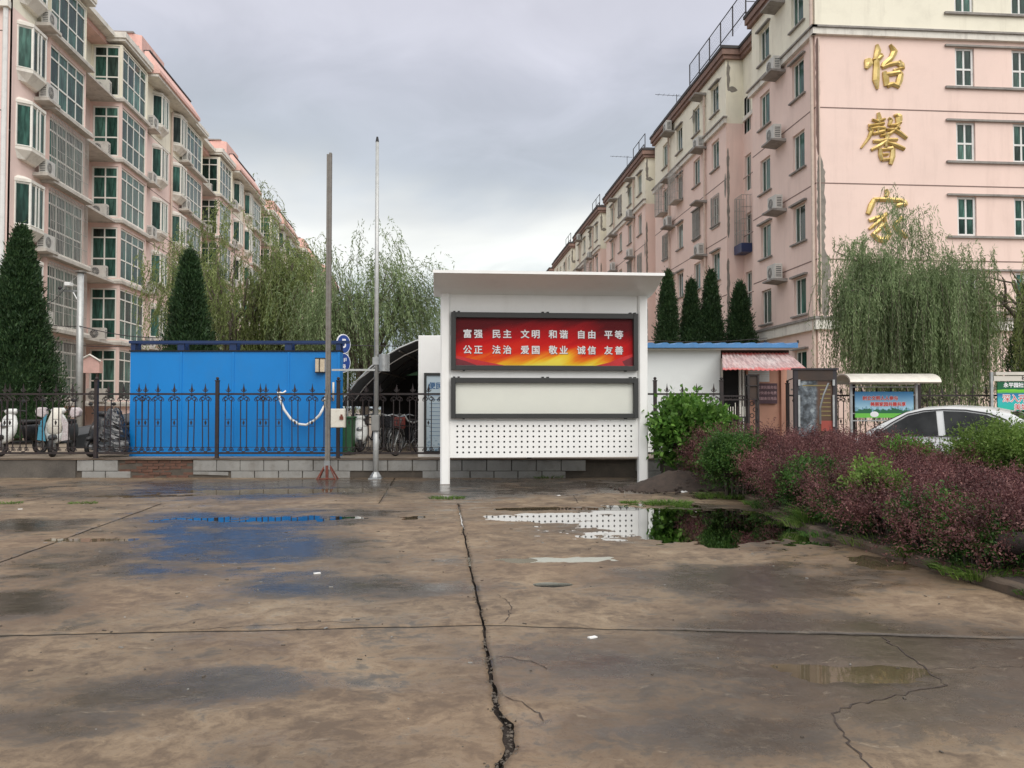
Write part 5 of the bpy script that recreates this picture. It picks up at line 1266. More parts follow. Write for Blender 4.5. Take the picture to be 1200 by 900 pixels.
# grass tufts and weeds
def tuft(label, x, y, n, r, h, seed, z=0., w_=.010, nm='grass_tuft', mat='grass'):
    rng = np.random.default_rng(seed); a = rng.uniform(0, 6.28, n); rr_ = r * np.sqrt(rng.random(n)); P = np.stack([x + rr_ * np.cos(a), y + rr_ * np.sin(a) * .6, np.full(n, z)], -1)
    D = np.stack([np.cos(a) * rng.uniform(.2, 1.1, n), np.sin(a) * rng.uniform(.2, 1.1, n), np.ones(n)], -1); L_ = h * rng.uniform(.4, 1.2, n)
    D = D / np.linalg.norm(D, axis=1, keepdims=True); S = np.cross(D, rng.normal(size=(n, 3))); S /= np.linalg.norm(S, axis=1, keepdims=True); Wd = w_
    m = P + D * L_[:, None] * .55; tip = P + D * L_[:, None] + np.stack([np.cos(a) * L_ * .3, np.sin(a) * L_ * .3, -.25 * L_], -1)
    V = np.stack([P - S * Wd * .5, P + S * Wd * .5, m + S * Wd * .45, m - S * Wd * .45, m - S * Wd * .45, m + S * Wd * .45, tip + S * Wd * .05, tip - S * Wd * .05], 1).reshape(-1, 3)
    o = link(nm, arr_mesh(nm, V, np.arange(8 * n).reshape(2 * n, 4), mat)); tag(o, label, 'grass')
    if nm == 'kerb_weeds': o['label'] = 'patch of weeds growing along the top of the kerb below the purple hedge'; o['group'] = 'weeds along the kerb'
    o['kind'] = 'stuff'; return o
tuft('small grass tuft in front of the left foot of the notice board', .12, 14.3, 240, .30, .07, 1)
tuft('longer strip of grass growing at the edge of the big puddle', 3.55, 13.15, 600, .38, .10, 2)
tuft('little grass sprout left of the grass strip by the puddle', 3.0, 13.35, 150, .14, .08, 3)
tuft('long bladed grass clump leaning over the kerb by the puddle', 4.72, 10.4, 260, .26, .30, 4, .08, .009)
tuft('sparse straw-green weeds on the kerb near the right', 4.72, 8.0, 160, .25, .18, 5, .06, .012)
tuft('tiny grass sprout at the far slab joint, left one', -6.75, 14.15, 140, .22, .05, 6)
tuft('tiny grass sprout at the far slab joint, right one', -5.6, 14.05, 140, .22, .05, 7)
tuft('weedy sprouts at the foot of the wall under the notice board', 2.35, 18.35, 150, .3, .10, 8)
tuft('ragged weeds at the right end of the kerb', 4.85, 7.1, 260, .5, .16, 9, .05, .010)
tuft('loose grass at the foot of the mid green shrub by the soil heap', 4.75, 13.9, 420, .5, .14, 10, .02, .010)
q = random.Random(12)
for i in range(11):
    y = 6.4 + i * .62 + q.uniform(-.2, .2); tuft('weeds along the kerb', kx(y) + q.uniform(-.03, .2), y, q.randrange(120, 260), q.uniform(.15, .35), q.uniform(.07, .20), 40 + i, .04, .010, 'kerb_weeds', q.choice(['grass', 'bush2', 'bushy']))
# soil heap
hp = MB(); n, m_ = 36, 18; vs = []
for i in range(n + 1):
    for j in range(m_ + 1):
        u, v = -1 + 2 * i / n, -1 + 2 * j / m_; x_, y_ = u * 1.15, v * .6; r_ = math.sqrt(u * u + v * v); z = max(0, 1 - r_) ** .8 * .36 * (.75 + .6 * (float(fbm(x_ + 9, y_ + 9, 4, 4, 70)))) - .02
        z += .05 * (float(fbm(x_ + 3, y_ + 9, 11, 3, 71)) - .5) if r_ < .95 else -.03; vs.append((x_, y_, z))
hp.add(vs, [(i * (m_ + 1) + j, (i + 1) * (m_ + 1) + j, (i + 1) * (m_ + 1) + j + 1, i * (m_ + 1) + j + 1) for i in range(n) for j in range(m_)])
o = hp.build('soil_heap', 'soil', None, (4.45, 15.6, 0), 0, smooth=True); tag(o, 'heap of dark dug soil beside the right foot of the notice board', 'soil heap')
clod = MB(); q = random.Random(3)
for _ in range(150):
    a = q.uniform(0, 6.28); r_ = q.uniform(.2, 1.5); clod.sphere((4.45 + r_ * math.cos(a), 15.5 + .6 * r_ * math.sin(a), .02 + max(0, .22 - r_ * .25)), q.uniform(.015, .05), 6, 4, sc=(1, 1, .7))
clod.build('soil_clods', 'soil', kind='stuff')
for (x_, y_, s_, lb_) in ((4.0, 15.2, .07, 'crumpled white scrap of litter left of the soil heap'), (4.35, 14.95, .05, 'small pale scrap of litter in front of the soil heap')):
    b = MB(); q = random.Random(x_); b.sphere((0, 0, .02), s_, 7, 5, sc=(1.3, .8, .35)); b.v = [(x + q.uniform(-.01, .01), y + q.uniform(-.01, .01), max(.004, z + q.uniform(-.008, .008))) for x, y, z in b.v]
    o = b.build('litter', 'white', None, (x_, y_, 0)); tag(o, lb_, 'litter')
for (x_, y_, lb_) in ((1.0, 5.55, 'tiny white scrap lying on the cross joint of the forecourt'), (-6.2, 13.3, 'tiny pale scrap near the left edge of the forecourt'), (2.05, 14.6, 'tiny white scrap on the concrete in front of the notice board'), (-1.1, 7.9, 'tiny white scrap between the puddles left of the centre crack')):
    b = MB(); b.box(-.03, -.015, 0, .03, .015, .008, rz=.5); o = b.build('litter', 'white', None, (x_, y_, float(ground_z(x_, y_)) + .001)); tag(o, lb_, 'litter')

# ================================================================== BLUE SHED AND THINGS BEHIND THE FENCE
SD = 19.55
k_ = SD / 1000; uu = lambda p: (p - 600) * k_; zz_ = lambda p: 1.5 + (479 - p) * k_
sh = thing('blue_shed', 'bright blue sheet metal shed behind the iron fence, with an open rail frame on top', 'shed', FR(uu(275), SD, .41), -YAW)
sw = (uu(398) - uu(152)) / 2; hT = zz_(412) - .41
edges = [-sw, uu(212) - uu(275), uu(273) - uu(275), uu(338) - uu(275), sw]
for a, b_ in zip(edges[:-1], edges[1:]):
    b = MB(); b.box(a + .004, 0, .0, b_ - .004, .04, hT); b.build('wall_panel', 'blue', sh, bevel=.004)
    b = MB(); b.box(b_ - .022 if b_ < sw else b_ - .05, -.016, .01, b_ + .022 if b_ < sw else b_ + .002, -.001, hT - .01); b.build('seam_strip', 'blue', sh)
b = MB(); b.box(-sw, .041, 0, -sw + .04, .34, hT); b.build('wall_panel', 'blue', sh); b = MB(); b.box(sw - .04, .041, 0, sw, .34, hT); b.build('wall_panel', 'blue', sh); b = MB(); b.box(-sw, .341, 0, sw, .37, hT); b.build('wall_panel', 'blue', sh)
b = MB(); b.box(-sw - .02, -.03, hT + .001, sw + .01, .38, hT + .03); b.build('roof_sheet', 'dark', sh)
rt = zz_(402.5) - .41; 
for i, u in enumerate([-sw + .05, uu(212) - uu(275), uu(273) - uu(275), uu(338) - uu(275), sw - .05]):
    for y in (.04, .30): b = MB(); b.box(u - .045 - (.05 if i in (1, 2, 3) else 0), y - .03, hT + .031, u + .06, y + .03, rt); b.build('rail_post', 'bluedark', sh)
b = MB(); b.box(-sw - .03, -.02, rt + .001, sw + .22, .07, rt + .065); b.build('top_rail', 'bluedark', sh)
b = MB(); b.box(-sw - .03, .27, rt + .001, sw + .05, .34, rt + .065); b.build('top_rail', 'bluedark', sh)
b = MB(); b.box(-sw, .071, rt + .001, -sw + .07, .269, rt + .05); b.build('top_rail', 'bluedark', sh); b = MB(); b.box(sw - .07, .071, rt + .001, sw, .269, rt + .05); b.build('top_rail', 'bluedark', sh)
la = thing('wall_lamp', 'small cream box lamp with dark edges mounted near the right end of the blue shed', 'wall lamp', FR(uu(376), SD - .09, zz_(437)), -YAW)
b = MB(); b.box(-.115, -.04, 0, .115, .07, .022); b.box(-.115, -.04, .32, .115, .07, .34); b.box(-.02, -.045, .022, .0, -.03, .32); b.build('frame', 'black', la)
b = MB(); b.box(-.105, -.03, .022, .105, .06, .319); b.build('lamp_glass', 'lampglass', la)
def Pq(p, q_, d): return FR((p - 600) * d / 1000, d, 1.5 + (479 - q_) * d / 1000)
b = MB(); P = [(326, 459), (328, 468), (333, 480), (341, 491), (350, 497), (359, 498), (368, 493), (375, 486), (380, 476)]
b.tube([Pq(a, c_, SD - .16) for a, c_ in P], .030, 7); b.tube([Pq(a, c_, SD - .16) for a, c_ in [(326, 459), (331, 461), (335, 458)]], .022, 6)
o = b.build('hose', 'white', None, smooth=True); tag(o, 'white hose hanging in a loop on the front of the blue shed', 'hose')
b = MB(); b.tube([Pq(390.5, 470, SD - .1), Pq(390.5, 448, SD - .1)], .025, 6); b.tube([Pq(382, 463, SD - .1), Pq(381, 474, SD - .1), Pq(379, 478, SD - .12)], .03, 6)
o = b.build('pipe_stub', 'boxwhite', None, smooth=True); tag(o, 'short white pipe upright beside the end of the hose loop', 'pipe')
# round blue signs
for (cx_, cy_, r_, tx, d, lb_) in ((402, 403, .165, '5', 20.5, 'upper round blue sign showing a white 5 beside the blue shed'), (402, 425, .165, '', 20.52, 'lower round blue sign half hidden under the one marked 5')):
    o_ = thing('round_sign', lb_, 'sign', Pq(cx_, cy_, d), -YAW + R(48))
    n = 28; b = MB(); b.prism([(r_ * 1.25 * math.cos(2 * math.pi * i / n), r_ * 1.45 * math.sin(2 * math.pi * i / n)) for i in range(n)], -.012, .012); b.build('rim', 'letterwhite', o_)
    b = MB(); b.prism([(r_ * 1.12 * math.cos(2 * math.pi * i / n), r_ * 1.30 * math.sin(2 * math.pi * i / n)) for i in range(n)], -.022, -.013); b.build('disc', 'signblue', o_)
    if tx: link('lettering', text_mesh(tx, .30, 'letterwhite', .007), o_, (0, -.026, 0))
    else:
        b = MB(); 
        for i in range(4): b.box(-.10 + i * .05, -.026, -.02 + .02 * i, -.075 + i * .05, -.0225, .09 + .01 * i)
        b.build('print', 'letterwhite', o_, kind='stuff'); link('lettering', text_mesh('号', .13, 'letterwhite', .004), o_, (0, -.026, -.11))
b = MB(); b.tube([Pq(407.5, 530, 20.7), Pq(407.5, 396, 20.7)], .02, 6); o = b.build('sign_post', 'galv', None); tag(o, 'thin steel post carrying the two round blue signs', 'post')

# arched bicycle shelter
BD = 20.6; kb = BD / 1000
bs = thing('bicycle_shelter', 'arched dark bicycle shelter whose curved roof rises to the right behind the fence', 'shelter', FR((440 - 600) * kb, BD, .41), -YAW)
arc = [(400, 476), (408, 462), (420, 446.5), (436, 430.5), (452, 418.5), (468, 409), (488, 400.5), (510, 395.5), (535, 394), (560, 396), (590, 403), (620, 417), (648, 440), (668, 470)]
A = [((p - 440) * kb, 1.5 + (479 - q_) * kb - .41) for p, q_ in arc]
ys = [0, 1.6, 3.2, 4.8, 6.4]
b = MB(); vs = [(x_, y_, z_) for y_ in (-.1, 6.6) for x_, z_ in A] + [(x_, y_, z_ + .03) for y_ in (-.1, 6.6) for x_, z_ in A]; n = len(A)
fs = [(i, i + 1, n + i + 1, n + i) for i in range(n - 1)] + [(2 * n + i, 3 * n + i, 3 * n + i + 1, 2 * n + i + 1) for i in range(n - 1)] + [(i, 2 * n + i, 2 * n + i + 1, i + 1) for i in range(n - 1)]
b.add(vs, fs); b.build('roof_sheet', 'tarp', bs, smooth=True)
for y_ in ys:
    b = MB(); b.tube([(x_, y_ - .12 if y_ == 0 else y_, z_ + .02 if y_ == 0 else z_ - .03) for x_, z_ in A], .022, 5); b.build('arch_rib', 'galvpaint' if y_ == 0 else 'rail', bs)
    if y_ == 0: b = MB(); b.tube([(x_ * .97 + .15, y_ - .10, z_ - .16) for x_, z_ in A[1:]], .013, 5); b.build('arch_rib', 'rusty', bs)
    for x_, z_ in (A[0], A[-1]): b = MB(); b.tube([(x_, y_, 0), (x_, y_, z_)], .03, 6); b.build('post', 'rail', bs)
for (x_, z_) in (A[3], A[5], A[7]): b = MB(); b.tube([(x_, -.05, z_ - .05), (x_, 6.5, z_ - .05)], .02, 5); b.build('purlin', 'rusty', bs)
b = MB(); b.box(A[0][0] + .02, 6.45, 0, A[-1][0] - .02, 6.5, 1.6); b.prism([(x_, z_) for x_, z_ in A] , 6.46, 6.5, 'y'); b.build('back_sheet', 'dark', bs)
b = MB(); b.prism([((466 - 440) * kb, 1.5 + (479 - 437) * kb - .41), ((492 - 440) * kb, 1.5 + (479 - 428) * kb - .41), ((492 - 440) * kb, 1.5 + (479 - 437) * kb - .41)], 1.55, 1.58, 'y'); 
b.build('green_pennant', 'green', bs)
# white cabinet board partly behind the notice board
CD = 19.3; kc = CD / 1000
wc = thing('white_cabinet', 'white upright cabinet board with a black framed notice, half hidden behind the notice board', 'cabinet', FR((490 - 600) * kc, CD, .41), -YAW)
zc0 = lambda q_: 1.5 + (479 - q_) * kc - .41
b = MB(); W_ = 1.75; b.box(0, 0, .0, W_, .3, zc0(393)); b.build('body', 'white', wc, bevel=.01)
x0_ = 7 * kc; z1_ = zc0(437)
b = MB(); b.box(x0_, -.03, .08, x0_ + .055, -.001, z1_); b.box(W_ - .2, -.03, .08, W_ - .15, -.001, z1_); b.box(x0_ + .056, -.029, z1_ - .06, W_ - .201, -.001, z1_ - .001); b.box(x0_ + .056, -.029, .081, W_ - .201, -.001, .14); b.build('notice_frame', 'casefr', wc)
def notice_mat():
    g = G('pale_blue_notice_print'); X, Y, Z = g.xyz(g.obj); n = g.noise(9, 5, .7, vec=g.obj, sc3=(1, 1, 2.2)); lo_ = g.ramp(Z, [(.1, 1.), (.55, 0.)])
    g.set(color=g.mix(g.math('MULTIPLY', g.ramp(n, [(.5, 0.), (.56, 1.)]), lo_), (.50, .60, .66), (.02, .15, .30)), rough=.3); return g.m
M['notice'] = notice_mat()
b = MB(); b.quad((x0_ + .05, -.006, .12), (W_ - .2, -.006, .12), (W_ - .2, -.006, z1_ - .05), (x0_ + .05, -.006, z1_ - .05)); nt_ = b.build('notice', 'notice', wc)
link('lettering', text_mesh('便民服务', .16, 'letterblue', .003), nt_, (x0_ + .42, -.012, z1_ - .3))
for i in range(11): b = MB(); b.box(x0_ + .12, -.010, z1_ - .52 - i * .09, x0_ + .12 + (.62 if i % 3 else .48), -.0065, z1_ - .512 - i * .09); b.build('printed_line', 'letterblue', nt_)
# wheelie bin
wb = thing('wheelie_bin', 'tall green wheelie bin beside the blue shed', 'bin', Pq(408.5, 518, 20.2), -YAW); wb.location.z = .41
b = MB(); b.prism([(-.115, .05), (.115, .05), (.14, .86), (-.14, .86)], -.2, .2, 'y'); b.build('body', 'green', wb, bevel=.012); b = MB(); b.box(-.16, -.23, .862, .16, .22, .91); b.build('lid', 'green', wb, bevel=.01)
for s_ in (-1, 1): b = MB(); b.torus((s_ * .12, .2, .09), .07, .022, 12, 5, axis='x'); b.build('wheel', 'black', wb)

# bicycles
def bicycle(label, loc, rz, frame='black', basket=True, bag=None, group='bicycles under the arched shelter'):
    t = thing('bicycle', label, 'bicycle', loc, rz, group); R_ = .31
    for x_ in (-.52, .52):
        b = MB(); b.torus((x_, 0, R_ + .02), R_, .018, 24, 6); w_ = b.build('wheel', 'black', t)
        b = MB(); b.torus((x_, 0, R_ + .02), R_ - .03, .008, 24, 4)
        for i in range(8): a = math.pi * i / 8; b.tube([(x_ - .28 * math.cos(a), 0, R_ + .02 - .28 * math.sin(a)), (x_ + .28 * math.cos(a), 0, R_ + .02 + .28 * math.sin(a))], .0035, 3)
        b.build('rim', 'galv', w_)
        b = MB(); b.tube([(x_ + .36 * math.cos(a), 0, R_ + .02 + .36 * math.sin(a)) for a in [R(20 + 14 * i) for i in range(11)]], .014, 4); b.build('mudguard', 'plastic', t)
    b = MB(); bb = (-.05, 0, .28); st = (-.2, 0, .68); hd = (.34, 0, .70)
    for p, q_ in ((bb, st), (bb, (.36, 0, .62)), (st, hd), (st, (-.52, 0, .33)), (bb, (-.52, 0, .33))): b.tube([p, q_], .016, 6)
    b.build('frame', frame, t); b = MB(); b.tube([(.30, 0, .86), (.36, 0, .62), (.52, 0, .33)], .014, 6); b.build('fork', 'galv', t)
    b = MB(); b.tube([(.22, -.30, .93), (.33, -.24, .96), (.30, 0, .90), (.33, .24, .96), (.22, .30, .93)], .012, 6); h_ = b.build('handlebar', 'galv', t)
    for s_ in (-1, 1): g_ = MB(); g_.tube([(.12, s_ * .31, .92), (.23, s_ * .30, .93)], .018, 6); g_.build('grip', 'black', h_)
    b = MB(); b.prism([(-.36, -.09), (-.36, .09), (-.25, .07), (-.08, .018), (-.08, -.018), (-.25, -.07)], .78, .84, 'z'); b.tube([(-.2, 0, .66), (-.23, 0, .79)], .013, 6); b.build('saddle', 'black', t, bevel=.01)
    b = MB(); b.tube([(-.05, -.06, .28), (.08, -.07, .18)], .01, 5); b.tube([(-.05, .06, .28), (-.18, .07, .38)], .01, 5); b.torus((-.05, -.04, .28), .07, .008, 14, 4); b.build('crank', 'galv', t)
    b = MB(); b.tube([(-.15, -.02, .3), (-.25, -.13, .02)], .009, 5); b.build('kickstand', 'galv', t)
    if basket:
        b = MB()
        for i in range(7):
            for y_ in (-.15, .15): x_ = .42 + i * .045; b.box(x_ - .004, y_ - .003, .66, x_ + .004, y_ + .003, .90)
            y_ = -.15 + .05 * i
            for x_ in (.42, .70): b.box(x_ - .003, y_ - .004, .66, x_ + .003, y_ + .004, .90)
        for z_ in (.66, .74, .82, .90): b.box(.42, -.155, z_ - .004, .70, -.147, z_ + .004); b.box(.42, .147, z_ - .004, .70, .155, z_ + .004); b.box(.416, -.15, z_ - .0035, .424, .15, z_ + .0035); b.box(.696, -.15, z_ - .0035, .704, .15, z_ + .0035)
        b.box(.42, -.15, .65, .70, .15, .658); b.build('basket', 'plastic', t)
    return t
bike = bicycle('black bicycle with a front basket, nearest the white cabinet', at3(478, 20.1, .41), -YAW - R(115))
bg_ = MB(); bg_.box(-.14, -.09, 0, .14, .09, .28); o = bg_.build('red_bag', 'redbag', None, at3(468, 20.25, 1.03), -YAW, bevel=.03); tag(o, 'faded red bag on the bicycle near the white cabinet', 'bag')
for i, (p, d, a, lb_) in enumerate(((463, 22.0, -100, 'dark bicycle just behind the one with the red bag'), (449, 22.6, -75, 'dark bicycle in the shade right of the silver pole'), (434, 22.1, -108, 'dark bicycle in the shade behind the silver pole'), (426, 23.4, -80, 'dark bicycle deepest in the shade beside the green bin'))):
    copy_tree(bike, loc=at3(p, d, .41), rz=-YAW + R(a), label=lb_)
hb = MB(); hb.tube([at3(468, 19.95, 1.30), at3(474, 19.9, 1.36), at3(478, 19.9, 1.22), at3(484, 19.9, 1.17), at3(490, 19.9, 1.21)], .022, 6)
o = hb.build('handlebar_cover', 'boxgrey', None, smooth=True); tag(o, 'pale curved cover over the handlebar of the nearest bicycle', 'cover')

# scooters seen from the front
def lathe_loft(b, secs, n=12, m=0):
    """secs: (x, y, z, half width, half depth); rings stacked upwards"""
    vs = [(x_ + w_ * math.cos(2 * math.pi * j / n), y_ + d_ * math.sin(2 * math.pi * j / n), z_) for x_, y_, z_, w_, d_ in secs for j in range(n)]; k = len(secs)
    b.add(vs, [(i * n + j, i * n + (j + 1) % n, (i + 1) * n + (j + 1) % n, (i + 1) * n + j) for i in range(k - 1) for j in range(n)] + [tuple(range(n)), tuple((k - 1) * n + j for j in range(n))], m)
def scooter(label, loc, rz, c1, c2, cover=None, s=1.):
    t = thing('scooter', label, 'scooter', loc, rz); t.scale = (s, s, s)
    b = MB(); b.torus((0, -.62, .23), .19, .05, 18, 8, axis='x'); w_ = b.build('wheel', 'black', t, smooth=True); b = MB(); b.tube([(-.05, -.62, .23), (.05, -.62, .23)], .07, 10); b.build('rim', 'galv', w_)
    b = MB(); b.torus((0, .62, .23), .19, .05, 18, 8, axis='x'); w_ = b.build('wheel', 'black', t, smooth=True); b = MB(); b.tube([(-.06, .62, .23), (.06, .62, .23)], .07, 10); b.build('rim', 'galv', w_)
    b = MB(); lathe_loft(b, [(0, -.50, .30, .06, .10), (0, -.48, .36, .16, .14), (0, -.42, .55, .24, .13), (0, -.36, .75, .23, .11), (0, -.32, .90, .15, .10), (0, -.30, .98, .08, .07)], 14); b.build('front_fairing', c1, t, smooth=True)
    b = MB(); lathe_loft(b, [(0, -.62, .40, .09, .20), (0, -.62, .47, .08, .17), (0, -.6, .50, .04, .10)], 12); b.build('mudguard', c2, t, smooth=True)
    b = MB(); b.sphere((0, -.50, .70), .085, 12, 7, sc=(1.1, .6, .8)); b.build('headlight', 'galv', t, smooth=True)
    b = MB(); b.tube([(-.34, -.20, 1.03), (-.2, -.28, 1.05), (0, -.30, 1.0), (.2, -.28, 1.05), (.34, -.20, 1.03)], .018, 7); b.build('handlebar', 'black', t)
    b = MB(); lathe_loft(b, [(0, -.29, .96, .12, .08), (0, -.30, 1.03, .17, .10), (0, -.28, 1.09, .12, .07)], 12); b.build('handlebar_cowl', c1, t, smooth=True)
    for s_ in (-1, 1):
        m_ = MB(); m_.tube([(s_ * .22, -.26, 1.06), (s_ * .30, -.28, 1.22)], .008, 5); m_.sphere((s_ * .32, -.28, 1.26), .055, 8, 6, sc=(1.2, .35, .8)); m_.build('mirror', 'black', t, smooth=True)
    b = MB(); b.box(-.15, -.36, .28, .15, .22, .34); b.build('footboard', c2, t, bevel=.02)
    b = MB(); lathe_loft(b, [(0, .45, .32, .12, .30), (0, .45, .50, .17, .38), (0, .42, .68, .17, .40), (0, .42, .74, .13, .36)], 14); b.build('rear_body', c2, t, smooth=True)
    b = MB(); lathe_loft(b, [(0, .36, .741, .14, .40), (0, .36, .80, .15, .40), (0, .36, .83, .10, .34)], 14); b.build('seat', 'black', t, smooth=True)
    if cover:
        for s_ in (-1, 1): b = MB(); b.prism([(s_ * .24, .95), (s_ * .30, .86), (s_ * .44, .90), (s_ * .48, 1.02), (s_ * .42, 1.10), (s_ * .28, 1.10)], -.36, -.14, 'y'); b.build('hand_cover', cover, t, bevel=.03)
        b = MB(); lathe_loft(b, [(0, -.50, .45, .08, .05), (0, -.53, .55, .15, .07), (0, -.52, .75, .17, .07), (0, -.44, .95, .12, .06), (0, -.36, 1.08, .10, .05)], 12); b.build('wind_cover', 'boxwhite', t, smooth=True)
        for s_ in (-1, 1): b = MB(); b.prism([(s_ * .16, .35), (s_ * .33, .38), (s_ * .30, .75), (s_ * .14, .95), (s_ * .20, .6)], -.60, -.57, 'y'); b.build('blue_flap', 'cloth2' if s_ < 0 else 'cloth1', t)
    return t
scooter('white scooter standing behind the fence at the left edge', at3(25, 20.0, .41), -YAW + R(-12), 'scwhite', 'plastic')
scooter('scooter with pale patterned hand covers and a blue wind cover, second from the left', at3(74, 19.95, .41), -YAW + R(10), 'scwhite', 'tarp', 'cloth1', 1.02)
scooter('black scooter wrapped in glossy plastic next to the blue shed', at3(129, 19.85, .41), -YAW + R(-12), 'plastic', 'plastic', None, .95)
scooter('white scooter in the shade between the green bin and the silver pole', at3(421, 21.2, .41), -YAW + R(12), 'scwhite', 'scwhite', None, .85)
# crumpled plastic sheet over the black scooter
rng = np.random.default_rng(4); n = 22; vs = []; q = random.Random(9)
b = MB()
for i in range(n + 1):
    for j in range(n + 1):
        a = 2 * math.pi * j / n; t = i / n; r_ = (.10 + .30 * t ** .7) * (1 + .35 * (float(fbm(3 + math.cos(a) * 1.5, t * 4 + math.sin(a) * 1.5, 2.2, 3, 90)) - .5)); vs.append((r_ * math.cos(a), r_ * .8 * math.sin(a), .98 * (1 - t) + .10 + .05 * q.random()))
b.add(vs, [(i * (n + 1) + j, i * (n + 1) + j + 1, (i + 1) * (n + 1) + j + 1, (i + 1) * (n + 1) + j) for i in range(n) for j in range(n)])
M['shiny'] = paint('glossy_black_sheeting', (.02, .02, .022), .12, var=.3, spec=.9)
o = b.build('plastic_sheet', 'shiny', None, at3(134, 19.35, .41), -YAW); tag(o, 'crumpled glossy black plastic sheet draped at the fence left of the blue shed', 'sheet')
# grey tarpaulin slope
b = MB(); vs = []
for i in range(15):
    for j in range(9):
        u, v = i / 14, j / 8; vs.append((-.75 + 1.5 * u, .0 + 1.3 * v, (.62 + .42 * u) * (1 - (1 - min(1, v * 3.5)) ** 2 * .35) - .06 * math.sin(u * 7) * .3 + .03 * (float(fbm(u * 5, v * 5, 1, 3, 95)) - .5)))
b.add(vs, [(i * 9 + j, (i + 1) * 9 + j, (i + 1) * 9 + j + 1, i * 9 + j + 1) for i in range(14) for j in range(8)])
b.add([(-.75 + 1.5 * i / 14, .0, (.62 + .42 * i / 14) * .65) for i in range(15)] + [(-.75 + 1.5 * i / 14, .03, .12) for i in range(15)], [(i, i + 1, 16 + i, 15 + i) for i in range(14)])
o = b.build('tarpaulin', 'tarp', None, at3(118, 20.9, .41), -YAW, smooth=True); tag(o, 'dark grey tarpaulin over a cart between the scooters and the blue shed', 'tarpaulin')

# lamp post with cables on the left
lp = thing('lamp_post', 'grey steel post with side arm and small white camera left of the blue shed', 'post', at3(92.5, 27.5, .41), -YAW)
hp_ = 1.5 + (479 - 319) * .0275 - .41
b = MB(); b.tube([(0, 0, 0), (0, 0, hp_)], [.12, .10], 10); b.build('shaft', 'galvpaint', lp, smooth=True); b = MB(); b.tube([(0, 0, hp_), (0, 0, hp_ + .06)], .17, 10); b.build('cap', 'rusty', lp)
b = MB(); b.box(-.72, -.03, hp_ - .62, -.10, .03, hp_ - .57); b.tube([(-.25, 0, hp_ - .6), (-.06, 0, hp_ - .95)], .02, 5); b.tube([(-.72, 0, hp_ - .6), (-.55, 0, hp_ - .5), (-.1, 0, hp_ - .1)], .012, 4); b.build('side_arm', 'galv', lp)
b = MB(); b.box(-.42, -.22, hp_ - .45, -.25, .05, hp_ - .33); b.build('camera_housing', 'white', lp, bevel=.015)
b = MB(); b.sphere((-.66, 0, hp_ - .50), .06, 8, 6); b.build('spotlight', 'rail', lp)
cbn = 'black cables sagging from the pink block past the grey post towards the shed'
b = MB()
def sag(p, q_, s_, r_=.014): P = [Vector(p).lerp(Vector(q_), i / 10) - Vector((0, 0, s_ * math.sin(math.pi * i / 10))) for i in range(11)]; b.tube(P, r_, 4)
sag(Pq(46, 378, 28), Pq(92, 382, 27.4), .05); sag(Pq(92, 382, 27.4), Pq(204, 396, 27.0), .12); o = b.build('cable', 'rail', None); tag(o, cbn, 'cable')
b = MB(); sag(Pq(46, 397, 28), Pq(170, 404, 27.4), .15, .012); o = b.build('cable', 'rail', None); tag(o, 'thinner lower black cable beneath the main cable at the left', 'cable')
b = MB(); sag(Pq(47, 358, 27.6), Pq(74, 338, 27.4), .12, .010); o = b.build('cable', 'rail', None); tag(o, 'short slanting cable from the cypress to the arm of the grey post', 'cable')
b = MB(); sag(Pq(400, 404, 25), Pq(494, 404.5, 25), .03, .013); o = b.build('cable', 'rail', None); tag(o, 'thin black cable crossing level behind the silver pole', 'cable')
b = MB(); sag(Pq(757, 398.5, 30), Pq(900, 396, 30), .10, .012); sag(Pq(880, 262, 33), Pq(1000, 330, 26), 1.4, .0) if False else None; o = b.build('cable', 'rail', None); tag(o, 'thin black cable in front of the four cypresses', 'cable')
# little gabled porch sign at the left block
pg_ = thing('entrance_canopy', 'small pink gabled entrance canopy beside the grey post', 'canopy', at3(105, 30, 0), -YAW)
z0 = 1.5 + (479 - 437) * .030
b = MB(); b.prism([(-.32, z0), (.33, z0), (.33, z0 + .42), (0, z0 + .60), (-.32, z0 + .46)], 0, .25); b.build('gable', 'pinkroof', pg_); b = MB(); b.tube([(-.38, -.03, z0 + .44), (0, -.03, z0 + .64), (.39, -.03, z0 + .40)], .035, 4); b.build('edge_trim', 'trim', pg_)
b = MB(); b.box(-.28, .02, .41, -.2, .1, z0 - .002); b.box(.2, .02, .41, .28, .1, z0 - .002); b.build('support', 'brown', pg_)

# ================================================================== KIOSK, POSTER STANDS AND CAR
KD = 21.4; kk = KD / 1000; ku = lambda p: (p - 757) * kk; kz = lambda q_: 1.5 + (479 - q_) * kk - .41
ki = thing('kiosk', 'long low kiosk with white panel wall, salmon end and thin blue corrugated roof', 'kiosk', FR((757 - 600) * kk, KD, .41), -YAW)
b = MB(); b.box(-1.2, 0, 0, ku(845), .06, kz(410)); b.build('white_wall', 'kioskwall', ki)
b = MB(); b.box(-1.2, 3.0, 0, ku(926), 3.06, kz(410)); b.box(-1.2, .061, 0, -1.14, 2.999, kz(410)); b.box(ku(926) - .06, .30, 0, ku(926), 2.999, kz(410)); b.build('rear_walls', 'kioskpink', ki)
xL, xD0, xD1, xS0, xS1, xE = ku(845), ku(850), ku(869), ku(878), ku(905), ku(926)
b = MB(); b.box(xS0, .24, 0, xE, .30, kz(412)); b.build('salmon_wall', 'kioskpink', ki)
b = MB(); b.box(ku(918), .16, 0, ku(922), .239, kz(414)); b.build('pillar', 'kioskpink', ki)
